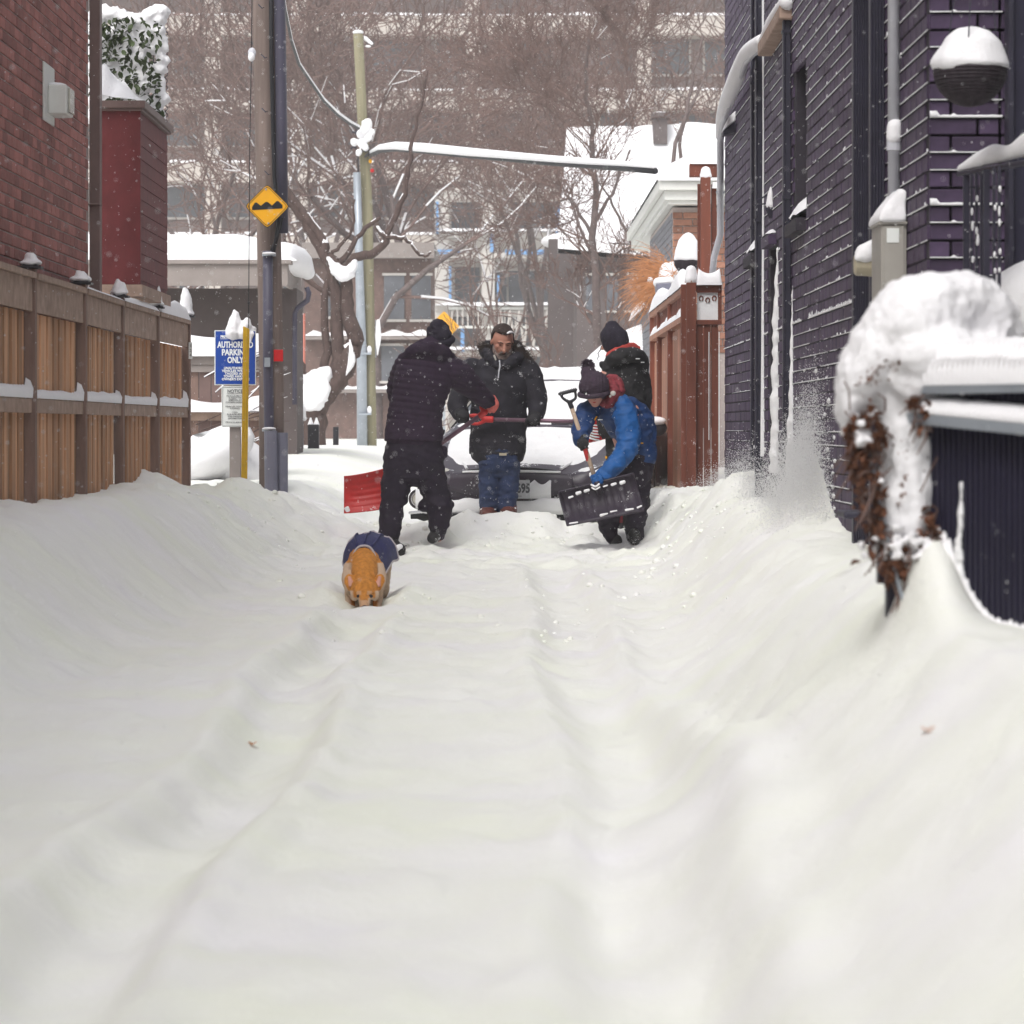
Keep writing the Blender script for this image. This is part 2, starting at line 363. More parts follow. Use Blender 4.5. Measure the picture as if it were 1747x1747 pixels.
# ------------------------------------------------------------------ the ground: one sheet of snow
def ground_z(X, Y):
    X = np.asarray(X, float); Y = np.asarray(Y, float)
    z = np.interp(Y, [0,10,21,27,28.2,29.1,30.2,31,34,38,45,60,100,400], [-.06,-.06,-.045,.03,.07,.19,.19,.12,.3,.52,.66,.7,.75,.8])
    # left bank along the fence
    a = np.interp(Y, [0,8,14,20,27,28.2,29.3,30.3,31.5,34,60], [.1,.25,.45,.58,.49,.43,.27,.22,.36,.22,.0])
    edge = np.interp(Y, [0,16,25,28,29.5,31,34], [-1.9,-1.75,-1.5,-1.45,-1.0,-.9,-1.0])
    z = z+(a+0*X)*ss(edge, edge-1.0, X)*np.where(Y < 29.5, 1.05, 1)
    # right bank along the dark wall
    a = np.interp(Y, [0,6,9,12,15,18,24,27,30,32,40], [.2,.5,.7,.64,.48,.44,.5,.46,.26,.25,.0])
    lo = np.interp(Y, [0,7,12,16,22,28,30], [.1,.3,.4,.65,.9,1.0,.85]); hi = np.interp(Y, [0,7,12,16,22,28,30], [1.4,1.25,1.35,1.5,1.7,1.6,1.2])
    z = z+a*ss(lo, hi, X)
    g = lambda cx, cy, sx, sy, h: h*np.exp(-((X-cx)/sx)**2-((Y-cy)/sy)**2)
    z = z+g(-2.75,27.6,.2,.5,.14)+g(-2.2,29.3,.5,.6,.05)+g(.1,29.05,.3,.2,.1)+g(-.52,28.45,.1,.09,.16)+g(-.3,29.0,.14,.14,.1)
    z = z+g(1.78,26.3,.3,.6,.14)+g(1.85,21.2,.16,1.1,.42)+g(1.9,19.2,.3,.5,.0)
    z = z+g(-.9,27.75,.2,.4,-.07)+g(.45,29.2,.3,.2,.06)+g(-.75,29.1,.2,.3,.05)
    # drift against the near panel fence
    w = ss(6.2,8.3,Y)*(1-ss(9.75,10.6,Y))
    z = z*(1-w)+w*np.interp(X, [-5,-1.8,.2,.7,.95,1.02,1.09,1.2,1.32,1.6,3], [.3,-.04,-.04,.2,.40,.45,.50,.49,.47,.38,.3])+.22*np.exp(-((X-1.105)/.085)**2-((Y-9.55)/.42)**2)
    # ruts and the dog's trench
    for rx, d in ((-.83,.085),(.34,.075)):
        off_ = rx+.05*np.sin(Y*.7)+.06*fbm(Y*.8, X*0+rx, 3); q = (X-off_)/.15
        m_ = ss(4,7,Y)*(1-ss(19.3,20.8,Y) if rx < 0 else 1-ss(24,27,Y))
        z = z-d*np.exp(-np.abs(q)**3.2)*m_*(.75+.5*fbm(X*2.5,Y*1.6,2,71))+d*.55*np.exp(-((np.abs(q)-1.45)/.42)**2)*m_*(.6+.8*np.abs(fbm(X*3,Y*2,3,13)))
    z = z+.03*np.abs(fbm(X*2.2,Y*.9,4,47))*ss(7,12,Y)*(1-ss(28,31,Y))*(ss(.5,1.0,np.abs(X+.2)))
    z = z-.05*np.exp(-((X+.86)/.18)**2)*ss(21.85,22.1,Y)*(1-ss(23.2,24.2,Y))-.085*np.exp(-((X+.845)/.15)**2-((Y-21.35)/.27)**2)+.02*np.exp(-((np.abs(X+.85)-.24)/.08)**2-((Y-21.5)/.25)**2)
    z = z+.05*np.exp(-((np.abs(X+.86)-.27)/.08)**2)*ss(21.1,21.6,Y)*(1-ss(22.6,23.6,Y))
    # small hollows beside the trench
    z = z-.05*np.exp(-((X+.58)/.1)**2-((Y-22.0)/.3)**2)
    near = 1-ss(33,40,Y)
    z = z+.035*fbm(X*.9, Y*.55, 3)*near
    z = z+(.034*np.abs(fbm(X*3.7,Y*1.5,4,88))+.017*fbm(X*9,Y*4.2,3,19)+.006*fbm(X*21,Y*12,2,61))*(1-ss(22,27,Y))
    # snow broken up round the dog
    z = z+.05*np.abs(fbm(X*9,Y*6,3,91))*np.exp(-((X+.86)/.45)**2-((Y-21.7)/.9)**2)*(np.abs(X+.86) > .12)
    lump = ss(23.5,26.5,Y)*(1-ss(31,33,Y))
    l1 = fbm(X*3.2+3, Y*2.2, 5, 9); l2 = fbm(X*9, Y*6, 3, 4)
    z = z+lump*(.075*np.abs(l1)**.8*1.2-.02+.022*l2)
    l3 = fbm(X*5, Y*3, 4, 21)
    z = z+(.022*l3*(ss(10,22,Y)*.85+.15)+.008*fbm(X*14,Y*7,3,55)*ss(14,24,Y))*near
    z = z+.06*ss(.9,1.3,X)*np.abs(fbm(X*3,Y*2,4,33))*ss(16,19,Y)*near
    sidefar = ss(8, 40, np.abs(X))*ss(30,60,Y)
    return z+.3*sidefar*fbm(X*.05, Y*.05, 2)
def gz(x, y): return float(ground_z(np.array([x]), np.array([y]))[0])
xs = np.concatenate([np.array([-400,-200,-100,-60,-40,-28,-20,-14,-10,-7,-5.5]), np.arange(-4.6,-3.2,.2), np.arange(-3.2,2.6,.034), np.arange(2.6,4.2,.2), np.array([5,6.5,9,13,20,30,45,70,120,220,400])])
ys = [-6.0,-4,-2.5,-1]
y = 0.
while y < 420:
    ys.append(y)
    y += .12 if y < 6 else .09 if y < 14 else .06 if y < 23 else .036 if y < 31 else .1 if y < 36 else .5 if y < 60 else 4 if y < 150 else 30
ys = np.array(ys); XX, YY = np.meshgrid(xs, ys); ZZ = ground_z(XX, YY)
nx, ny = len(xs), len(ys)
V = np.stack([XX, YY, ZZ], -1).reshape(-1,3)
ii = (np.arange(ny-1)[:,None]*nx+np.arange(nx-1)[None,:]).ravel()
F = np.stack([ii, ii+1, ii+nx+1, ii+nx], -1)
def np_mesh(name, V, F):
    me = bpy.data.meshes.new(name); k = F.shape[1]
    me.vertices.add(len(V)); me.vertices.foreach_set('co', np.ascontiguousarray(V, 'f').ravel())
    me.loops.add(F.size); me.loops.foreach_set('vertex_index', np.ascontiguousarray(F, 'i').ravel())
    me.polygons.add(len(F)); me.polygons.foreach_set('loop_start', np.arange(0, F.size, k, dtype='i')); me.polygons.foreach_set('loop_total', np.full(len(F), k, 'i'))
    me.update(calc_edges=True); me.validate()
    return me
me = np_mesh('snow_ground', V, F); me.shade_smooth(); me.materials.append(M['snow_ground'])
o = bpy.data.objects.new('snow_ground', me); COL.objects.link(o)
tag(o, 'deep trampled snow covering the whole back lane from the foreground to the street', 'snow', kind='structure')

# clumps of broken snow round the shovellers
def chunks(name, label, n, region, smin, smax):
    V = []; F = []; c = 0
    for k in range(n):
        x, y = region(); z = gz(x, y); s = random.uniform(smin, smax)*random.choice([1,1,1,1.6])
        pts = [Vector((math.cos(a)*s*random.uniform(.7,1.2), math.sin(a)*s*random.uniform(.7,1.2), -s*.3)) for a in [i*math.pi/3 for i in range(6)]]
        top = [Vector((math.cos(a+.4)*s*.62*random.uniform(.7,1.2), math.sin(a+.4)*s*.62, s*random.uniform(.35,.8))) for a in [i*math.pi/2 for i in range(4)]]
        m = bmesh.new()
        for p in pts+top: m.verts.new(p)
        bmesh.ops.convex_hull(m, input=m.verts)
        m.verts.ensure_lookup_table()
        for i, v in enumerate(m.verts): v.index = i; V.append((v.co.x+x, v.co.y+y, v.co.z+z))
        for f in m.faces: F.append(tuple(v.index+c for v in f.verts))
        c += len(m.verts); m.free()
    mb = MB(); mb.v = V; mb.f = F
    me = mesh_of(name, mb); me.materials.append(M['snow_ground']); o = bpy.data.objects.new(name, me); COL.objects.link(o)
    sub = o.modifiers.new('s','SUBSURF'); sub.levels = 1; sub.render_levels = 1; me.shade_smooth()
    return tag(o, label, 'snow', kind='stuff')
def reg():
    r = random.random()
    if r < .3: return random.gauss(-.2,.7), random.uniform(28.2,30)
    if r < .45: return random.choice([random.gauss(-.85,.3),random.gauss(.4,.35),random.gauss(.9,.2)]), random.uniform(17,28)
    if r < .75: return random.uniform(.9,1.8), random.uniform(23,30)
    return random.uniform(-2.4,-.9), random.uniform(25,30.5)
chunks('snow_clumps', 'broken lumps of thrown snow around the shovellers and on both banks', 560, reg, .007, .028)

# ------------------------------------------------------------------ haze and falling snow come at the end

# ------------------------------------------------------------------ left brick house (wall faces the lane at X = -3)
XL = -3.0
hl = thing('brick_house', 'red brick house at left behind the cedar fence, with brown corner trim', 'house', (XL, 22, 0))
ob('wall', MB().bb((XL-.3,-14,-.2),(XL-.009,26.05,7.5)), M['mortar'], hl)  # near end extended unseen past the camera to darken the foreground
BC, BL = .075, .21
def brick_mesh(name, dx, dy, dz, mt, bev=.004):
    mb = MB().box((0,0,0), (dx,dy,dz)); me = mesh_of(name, mb)
    bm = bmesh.new(); bm.from_mesh(me); bmesh.ops.bevel(bm, geom=bm.edges[:], offset=bev, segments=1, affect='EDGES'); bm.to_mesh(me); bm.free()
    me.materials.append(mt); return me
def bricks(parent, me, X, y0, y1, z0, z1, side, maxn, keyf, mt, skip=None, seed=1):
    """courses of bricks on a wall whose face is the plane X; the nearest maxn are parts, the rest one stuff part"""
    rr = random.Random(seed); cells = []
    k0 = int(math.floor(z0/BC)); k1 = int(z1/BC)
    for k in range(k0, k1):
        zc = k*BC+BC/2; off = (k % 2)*BL/2
        j = 0
        while True:
            yc = y0+off+j*BL+BL/2; j += 1
            if yc+BL/2 > y1+.001: break
            if skip and skip(yc, zc): continue
            cells.append((yc, zc))
    cells.sort(key=keyf)
    off = root_off(parent)
    for yc, zc in cells[:maxn]:
        o = bpy.data.objects.new('brick', me); COL.objects.link(o); o.parent = parent
        o.location = (X-off.x+rr.uniform(-.0015,.0015), yc-off.y, zc-off.z); o.rotation_euler = (0,0,rr.uniform(-.004,.004))
    rest = cells[maxn:]
    if rest:
        base = np.array([v.co for v in me.vertices]); fs = [tuple(p.vertices) for p in me.polygons]; nb = len(base)
        mb = MB()
        for i, (yc, zc) in enumerate(rest):
            mb.v.extend(map(tuple, base+np.array([X+rr.uniform(-.0015,.0015), yc, zc]))); mb.f.extend([tuple(a+i*nb for a in f) for f in fs])
        ob('brick_courses', mb, mt, parent, kind='stuff', fix=False)
    return cells
bmL = brick_mesh('brick', .04, BL-.01, BC-.010, M['brick_red'])
bricks(hl, bmL, XL-.02, 18.0, 26.0, 1.0, 5.2, 1, 300, lambda c: abs(c[0]-21.6)*1.0+abs(c[1]-2.9)*.5, M['brick_red'], seed=3)
# brown corner trim (downspout) at the house corner
ob('corner_trim', MB().bb((XL+.0,26.05,-.1),(XL+.075,26.2,7.5)).bb((XL-.02,26.0,2.6),(XL+.08,26.19,2.612)), M['brown_trim'], hl, bevel=.006)
# white box light
wlamp = thing('wall_light', 'white box light on its plate fixed high on the red brick wall', 'wall light', (XL,23.6,3.2))
ob('back_plate', MB().bb((XL,23.42,2.99),(XL+.012,23.95,3.37)), M['white_paint'], wlamp, bevel=.004)
ob('housing', MB().bb((XL+.012,23.6,3.045),(XL+.135,23.95,3.235)), M['white_paint'], wlamp, bevel=.01)
ob('lens', MB().bb((XL+.137,23.66,3.06),(XL+.15,23.9,3.22)), M['lamp_glass'], wlamp, bevel=.004)
ob('snow_cap', MB().ell((XL+.05,23.75,3.24),(.07,.13,.02)), M['snow'], wlamp, True)
# maroon bay
bay = thing('bay_projection', 'dark maroon clad bay sticking out past the brick house corner, snow on its top', 'bay', (XL+.14,28,2.1))
bx0, bx1, by0, by1, bz0, bz1 = XL-.02, -2.72, 26.8, 29.0, 2.06, 3.36
ob('cladding', MB().bb((bx0,by0,bz0),(bx1,by1,bz1)), M['maroon'], bay, bevel=.004)
for zz in np.arange(bz0+.08, bz1-.02, .1):
    ob('clapboard', MB().bb((bx1-.001,by0+.02,zz-.045),(bx1+.006,by1-.01,zz+.045)), M['maroon'], bay)
ob('corner_board', MB().bb((bx1-.02,by0-.008,bz0),(bx1+.012,by0+.03,bz1)), M['maroon'], bay)
ob('fascia', MB().bb((bx0,by0-.06,bz1),(bx1+.05,by1+.05,bz1+.055)).bb((bx0,by0-.04,bz1-.018),(bx1+.03,by1+.03,bz1-.001)), M['brown_trim'], bay, bevel=.004)
ob('soffit_panel', MB().bb((bx0,by0-.02,bz0-.09),(bx1+.03,by1+.02,bz0-.001)), M['grey_wood'], bay, bevel=.004)
rows = []
for i in range(24):
    yy = by0-.05+(by1-by0+.08)*i/23
    rows.append([Vector((bx0+(bx1+.04-bx0)*j/14, yy, bz1+.056+max(0,(.26*(1-j/14)**1.4+.03)*min(1,4*(14-j)/14+.05)*min(1,i/2+.15)*(1+.2*mnoise.noise(Vector((j*.3,i*.3,0))))))) for j in range(15)])
ob('snow_cap', MB().grid(rows), M['snow'], bay, True, label='drift of snow on the bay roof')
# ivy on a trellis above the bay
iv = thing('ivy_trellis', 'snow laden ivy climbing a dark trellis above the maroon bay', 'ivy', (-2.95,29.2,3.4))
tm = MB()
for k in range(15):
    zz = 3.42+k*.055
    tm.tube([(-2.79,29.3,zz),(-2.74,29.3,zz+.05)], .004, 5); tm.tube([(-2.79,29.3,zz+.05),(-2.74,29.3,zz)], .004, 5)
tm.tube([(-2.8,29.3,3.36),(-2.8,29.3,4.25)], .008, 6); tm.tube([(-3.3,29.3,3.95),(-2.8,29.3,3.95)], .006, 6)
for k in range(5): tm.tube([(-3.3+k*.11,29.32,3.36),(-3.3+k*.11,29.32,4.3)], .005, 5)
ob('trellis', tm, M['dark_metal'], iv)
def leafmb(n, pos, smin, smax, cup=.25):
    mb = MB()
    for _ in range(n):
        p = Vector(pos()); s = random.uniform(smin, smax)
        Q = Matrix.Rotation(random.uniform(0,6.28),3,'Z') @ Matrix.Rotation(random.uniform(-1.3,1.3),3,'X') @ Matrix.Rotation(random.uniform(-.8,.8),3,'Y')
        vs = [Vector((0,-1,0)),Vector((.55,-.35,cup*.6)),Vector((.5,.3,cup)),Vector((0,1,-.1)),Vector((-.5,.3,cup)),Vector((-.55,-.35,cup*.6)),Vector((0,0,0))]
        mb.add([p+Q@(v*s) for v in vs], [(0,1,6),(1,2,6),(2,3,6),(3,4,6),(4,5,6),(5,0,6)])
    return mb
def ivpos():
    x = random.uniform(-3.35,-2.78); z = random.uniform(3.4,4.28); return (x+max(0,(3.7-z))*.15*random.random(), 29.25+random.uniform(-.06,.08), z)
def ivfront():
    p = ivpos(); return (p[0], 29.12+random.uniform(-.05,.04), p[2])
ob('ivy_leaves', leafmb(520, ivfront, .02, .042), M['leaf_green'], iv, kind='stuff')
sm = MB()
for ix in range(9):
    for iz in range(13):
        x = -3.35+ix*.07; z = 3.42+iz*.07
        if z > 3.42 and random.random() < .93: sm.ell((x+random.uniform(-.02,.02),29.24,z+random.uniform(-.02,.02)),(.055,.07,.045),8,6)
for k in range(8): sm.ell((-3.32+k*.075,29.25,4.31+.04*math.sin(k*1.1)),(.08,.1,.07),10,7)
bake('ivy_snow', sm, M['snow'], iv, .02, 1, lambda c, n: .03*mnoise.noise(c*14)+.02*mnoise.noise(c*30))

# ------------------------------------------------------------------ cedar fence on the left
fx = [62-86*1.25, 62,148,212,272,325]; 
fY = [21.2+2.35*i for i in range(-1,5)]
fX = [-2.77]+[(fx[i+1]-CX)/FPX*fY[i+1] for i in range(5)]
fence = thing('cedar_fence', 'tall cedar board fence on the left with grey frame and snow on its middle rail', 'fence', (-2.75,26,0))
pts = list(zip(fX, fY)); pts = [(-2.78,16.5)]+pts
for i, (x, y) in enumerate(pts):
    ob('post', MB().bb((x-.068,y-.045,0),(x,y+.045,1.93)), M['post_wood'], fence, bevel=.004)
    cap = ob('post_cap', MB().bb((x-.105,y-.075,1.93),(x+.035,y+.075,1.945)).add([Vector((x-.085,y-.055,1.945)),Vector((x+.017,y-.055,1.945)),Vector((x+.017,y+.055,1.945)),Vector((x-.085,y+.055,1.945)),Vector((x-.034,y,1.985))],[(0,1,4),(1,2,4),(2,3,4),(3,0,4),(3,2,1,0)]), M['black'], fence, bevel=.003)
    h = [.03,.02,.025,.03,.09,.2,.24][i]
    bake('cap_snow', MB().limb([(x-.035,y,1.975),(x-.04,y,1.975+h*.45),(x-.05,y+.01,1.975+h*.8)], [.06 if h > .05 else .045,.05 if h > .05 else .04,.026]).ell((x-.035,y,1.965),(.075,.07,.022)), M['snow'], fence, .012, 1, lambda c, n: .014*mnoise.noise(c*13)+.006*mnoise.noise(c*31))
for i in range(len(pts)-1):
    (xa, ya), (xb, yb) = pts[i], pts[i+1]
    d = Vector((xb-xa, yb-ya, 0)); L_ = d.length; d.normalize(); nrm = Vector((-d.y, d.x, 0))  # points to -X
    ang = math.atan2(d.y, d.x); RM = Matrix.Rotation(ang, 3, 'Z')
    mid = Vector(((xa+xb)/2-.035, (ya+yb)/2, 0))
    ob('top_rail', MB().box(mid+Vector((.01,0,1.89)), (L_-.07,.07,.035), RM), M['grey_wood'], fence, bevel=.004)
    ob('fascia_board', MB().box(mid+Vector((.008,0,1.775)), (L_-.07,.02,.19), RM), M['grey_wood'], fence, bevel=.003)
    ob('middle_rail', MB().box(mid+Vector((-.006,0,1.13)), (L_-.07,.045,.085), RM), M['grey_wood'], fence, bevel=.004)
    nb = int((L_-.1)/.14)
    for k in range(nb):
        t = (-(L_-.1)/2)+(k+.5)*(L_-.1)/nb
        c = mid+d*t+nrm*(.03+(.011 if k % 2 else 0)+random.uniform(-.003,.003))
        ob('board', MB().box(c+Vector((0,0,.86)), ((L_-.1)/nb-.007,.018,1.64), RM), M['cedar'], fence, bevel=.002)
    # snow on the middle rail, jagged where it meets the boards
    rows = []; ns_ = 60
    for k in range(ns_+1):
        t = -(L_-.1)/2+(L_-.1)*k/ns_
        h = (.05,.062,.044,.058,.05,.06,.05)[i]+.014*mnoise.noise(Vector((t*2+i*7,0,0)))+.014*abs(math.sin(t*27))+(.02+.05*((i*.37)%1))*math.exp(-((t-(L_-.1)/2)/.025)**2)+.008*math.exp(-((t-(L_-.1)/2)/.2)**2)
        b = mid+d*t
        rows.append([b-nrm*.022+Vector((0,0,1.174)), b-nrm*.026+Vector((0,0,1.174+h*.45)), b-nrm*.008+Vector((0,0,1.174+h*.85)), b+nrm*.02+Vector((0,0,1.174+h))])
    ob('rail_snow', MB().grid(rows), M['snow'], fence, True)
    if i >= 3:
        rows = []
        for k in range(31):
            t = -(L_-.1)/2+(L_-.1)*k/30; e = min(1,(k+.2)/3,(30.2-k)/3); h = (.02,.05,.12)[i-3]*(1+.35*mnoise.noise(Vector((t*1.7,i,0))))*e
            b = mid+d*t
            rows.append([b-nrm*(.05*math.cos(a))+Vector((0,0,1.904+h*math.sin(a))) for a in [j*math.pi/8 for j in range(9)]])
        ob('top_snow', MB().grid(rows), M['snow'], fence, True)

# ------------------------------------------------------------------ dark painted brick building on the right (wall X = 1.8)
XR = 1.8
hr = thing('dark_brick_building', 'dark purple painted brick building along the right, snow in its joints', 'building', (XR,22,0))
YN, YF = 15.5, 30.1
# window / door openings in the lane wall: (y0, y1, z0, z1)
OPEN = [(21.9,22.7,2.27,3.25),(25.9,26.7,2.25,3.3),(24.2,24.9,.4,2.22)]
# solid wall pieces round the openings
wallm = MB(); ycuts = sorted({YN+.012,YF}|{a for o_ in OPEN for a in o_[:2]}); 
for a, b in zip(ycuts[:-1], ycuts[1:]):
    seg = [(-.3,7.0)]
    for o_ in OPEN:
        if a >= o_[0]-1e-6 and b <= o_[1]+1e-6: seg = [(-.3,o_[2]),(o_[3],7.0)]
    for z0, z1 in seg: wallm.bb((XR+.009,a,z0),(XR+.35,b,z1))
ob('wall', wallm, M['mortar_dark'], hr)
ob('front_wall', MB().bb((XR+.012,YN+.012,-.3),(2.14,YN+.4,7.0)), M['mortar_dark'], hr)
bmR = brick_mesh('brick', .03, BL-.010, BC-.010, M['brick_dark'])
bmF = brick_mesh('front_brick', BL-.010, .03, BC-.010, M['brick_dark']); bmH = brick_mesh('front_brick', .085, .03, BC-.010, M['brick_dark'])
def skipR(y, z):
    return any(a-.1 < y < b+.1 and z0 < z < z1 for a, b, z0, z1 in OPEN)
cells = bricks(hr, bmR, XR+.015, YN+.032, YF, .3, 4.9, -1, 300, lambda c: (c[0]-YN)*1.0+abs(c[1]-2.0)*.9, M['brick_dark'], skipR, seed=5)
k = 0
off = root_off(hr)
for kz in range(int(1.2/BC), int(3.1/BC)):
    zc = kz*BC+BC/2
    xx = XR+.004
    first = True
    while xx < 2.12:
        w = .095 if (first and kz % 2) else BL; first = False
        if xx+w > 2.16: w = .095
        o = bpy.data.objects.new('brick', bmH if w < .15 else bmF); COL.objects.link(o); o.parent = hr
        o.location = Vector((xx+w/2-.002, YN+.015, zc))-off; xx += w
# snow caught on the courses
mb = MB()
for kz in range(int(.6/BC), int(4.6/BC)):
    z = kz*BC+.003; runamp = max(.12, random.gauss(.42,.22)); ph = random.uniform(0,99)
    if random.random() < .1: runamp = 1.15
    yv = YN
    seg = []
    def flush():
        if len(seg) > 1:
            rows = [[Vector((XR+.0, a, z-.0015)), Vector((XR-.005, a, z-.0015)), Vector((XR-.004, a, z+h*.8)), Vector((XR+.0, a, z+h))] for a, h in seg]
            mb.grid(rows)
        seg.clear()
    while yv < YF:
        nse = mnoise.noise(Vector((yv*1.1, z*5, ph)))+.35*mnoise.noise(Vector((yv*4, z*9, ph)))
        hgt = runamp*(.006+.005*nse)+ (.02 if random.random() < .05*runamp else 0)*random.random() + (.016*max(0,math.sin(yv*60+ph))**6*runamp if runamp > 1 else 0)
        far = np.interp(yv, [15,22,25,30], [1,1,.6,.35])
        if nse > -.3 and hgt*far > .0014 and not skipR(yv, z+.02): seg.append((yv, hgt*far))
        else: flush()
        yv += .02
    flush()
    # on the front face too
    if kz % 5 == 1: hh = .015
    elif kz % 2: hh = .0045
    else: hh = .0028
    if 1.2 < z < 3.1 and kz % 3:
        rows = []
        for i in range(22):
            x = XR+.006+.31*i/21; h = hh*(.6+.4*abs(mnoise.noise(Vector((x*20, z*3, 2)))))+(.009 if i == 7 and kz % 2 else 0)
            if kz % 5 == 1 and i < 3: h += .018
            rows.append([Vector((x,YN-.001,z-.002)),Vector((x,YN-.014,z-.002)),Vector((x,YN-.012,z+h*.8)),Vector((x,YN-.001,z+h))])
        mb.grid(rows)
ob('joint_snow', mb, M['snow_thin'], hr, True, kind='stuff')
# windows: recessed pane, frame, sill with snow
for a, b, z0, z1 in OPEN[:2]:
    w = ob('window', MB().bb((XR+.17,a,z0),(XR+.2,b,z1)), M['dark_glass'], hr)
    ob('frame', MB().bb((XR+.12,a,z0),(XR+.168,a+.05,z1)).bb((XR+.12,b-.05,z0),(XR+.168,b,z1)).bb((XR+.12,a+.052,(z0+z1)/2-.02),(XR+.168,b-.052,(z0+z1)/2+.02)), M['dark_metal'], w)
    ob('sill', MB().bb((XR-.06,a-.05,z0-.08),(XR+.16,b+.05,z0-.002)), M['mortar_dark'], w, bevel=.004)
    rows = []
    for i in range(13):
        yy = a-.03+(b-a+.06)*i/12; h = .15*math.sin(math.pi*min(1,(i+.6)/7))**.6 if i < 7 else .15*(1-(i-7)/9)
        rows.append([Vector((XR-.06+.18*j/6, yy, z0+.001+h*(math.sin(math.pi*(j+.5)/9)))) for j in range(7)])
    ob('sill_snow', MB().grid(rows), M['snow'], w, True)
a, b, z0, z1 = OPEN[2]
ob('door', MB().bb((XR+.17,a,z0),(XR+.21,b,z1)).bb((XR+.155,a+.12,.9),(XR+.169,b-.12,1.3)).bb((XR+.155,a+.12,1.45),(XR+.169,b-.12,2.0)), M['dark_metal'], hr, bevel=.004)
# sloped brick ledges (corbels) with snow
for (a, b, z0, hh) in ((18.05,18.5,2.62,.12),(24.3,25.0,2.3,.05)):
    ob('ledge', MB().bb((XR-.05,a,z0-.07),(XR+.008,b,z0)), M['brick_dark'], hr, bevel=.004)
    rows = [[Vector((XR-.05+.055*j/4, a+(b-a)*i/10, z0+hh*math.sin(math.pi*(i+.7)/11.5)*math.sin(math.pi/2*(j+.8)/4.8))) for j in range(5)] for i in range(11)]
    ob('ledge_snow', MB().grid(rows), M['snow'], hr, True)
# fluted vertical guards
def fluted(y, x0, nrib, wr, name='fluted_guard', z0=.4, z1=6.5):
    mb = MB(); mb.bb((XR-x0, y+.02, z0),(XR-.001, y+.1, z1))
    for i in range(nrib):
        cx = XR-x0+(i+.5)*x0/nrib
        mb.tube([(cx,y+.02,z0),(cx,y+.02,z1)], x0/nrib*.42, 8)
    return mb
ob('fluted_guard', fluted(17.95,.085,7,.01), M['dark_metal'], hr)
ob('fluted_guard', fluted(17.25,.07,5,.01), M['dark_metal'], hr)
ob('guard_snow', MB().tube([(XR-.003,17.85,.5),(XR-.006,17.86,2.2),(XR-.004,17.85,3.2),(XR-.003,17.85,4.6)], [.018,.008,.005,.006], 6), M['snow_thin'], hr)
# dark downspouts
def downspout(px0, px1, Y, z0, z1, m='dark_metal', parent=None, label=None):
    d = thing('downspout', label, 'downspout', (XR,Y,0), group='dark downspouts on the right wall')
    xa = (px0-CX)/FPX*Y; xb = min((px1-CX)/FPX*Y, XR-.004)
    ob('pipe', MB().bb((xa,Y,z0),(xb,Y+.09,z1)).tube([(xa+.008,Y-.004,z0),(xa+.008,Y-.004,z1)], .007, 6), M[m], d, bevel=.008)
    for zz in (1.3, 2.45, 3.5):
        if z0 < zz < z1: ob('strap', MB().bb((xa-.006,Y-.012,zz),(XR-.001,Y+.1,zz+.02)), M[m], d)
    return d
dd = downspout(1289,1303,25.45,.3,6.5,label='wide dark downspout with the snowy gutter pipe crossing in front of it')
ob('snow_edge', MB().tube([(XR-.006,25.4,.8),(XR-.008,25.4,1.5),(XR-.004,25.4,3.0),(XR-.006,25.4,4.4)], [.02,.012,.006,.012], 6), M['snow_thin'], dd)
downspout(1281,1288,26.4,.3,6.5,label='thin dark downspout just beyond the wide one')
dd = downspout(1336,1351,22.95,.6,3.8,label='dark downspout hanging from the snowy gutter end')
bake('snow_edge', MB().tube([(XR+.004,22.85,.7),(XR+.004,22.85,1.0),(XR-.002,22.85,1.3),(XR-.001,22.85,1.9)], [.05,.04,.022,.006], 10), M['snow_thin'], dd, .008, 1, lambda c, n: .012*mnoise.noise(c*16))
bake('snow_edge', MB().tube([(XR+.0,24.15,.7),(XR-.002,24.12,1.2),(XR-.0,24.12,1.9),(XR-.001,24.12,2.2)], [.055,.042,.025,.008], 10), M['snow_thin'], hr, .008, 1, lambda c, n: .014*mnoise.noise(c*15))
# gutter and snow covered leader running down to the far corner
gt = thing('gutter', 'snow heaped gutter and bent white leader pipe running down the right wall', 'gutter', (XR-.1,25,3.5))
g0, g1 = P(1343,20,22.9), P(1305,85,24.6)
def slab_along(mb, a, b, w, h):
    a = Vector(a); b = Vector(b); d = (b-a); L_ = d.length; d.normalize()
    z = Vector((0,0,1)); sd = d.cross(z).normalized(); up = sd.cross(d)
    Mx = Matrix((d, sd, up)).transposed(); return mb.box((a+b)/2, (L_, w, h), Mx)
ob('trough', slab_along(MB(), g0, g1, .1, .09), M['grey_wood'], gt, bevel=.01)
ob('gutter_snow', MB().limb([g0+Vector((0,0,.06)), g0.lerp(g1,.5)+Vector((0,0,.085)), g1+Vector((0,0,.06))], [.05,.05,.045]), M['snow'], gt, True)
pp = [P(1303,78,24.7), P(1283,92,25.3), P(1271,105,25.9), P(1258,140,26.8), P(1246,170,27.6), P(1235,200,28.6), P(1229,240,29.6), P(1229,330,30.25), P(1229,400,30.25), P(1218,440,30.4),P(1214,485,30.4)]
ob('leader_pipe', MB().tube(pp, .028, 10), M['white_pipe'], gt, True)
ob('leader_snow', MB().limb([p+Vector((-.01,-.02,.03)) for p in pp[:7]], [.05,.055,.05,.062,.06,.05,.03]), M['snow'], gt, True)
ob('strap', MB().bb(pp[7]+Vector((-.035,-.035,0)), pp[7]+Vector((.035,.035,.02))), M['steel'], gt)
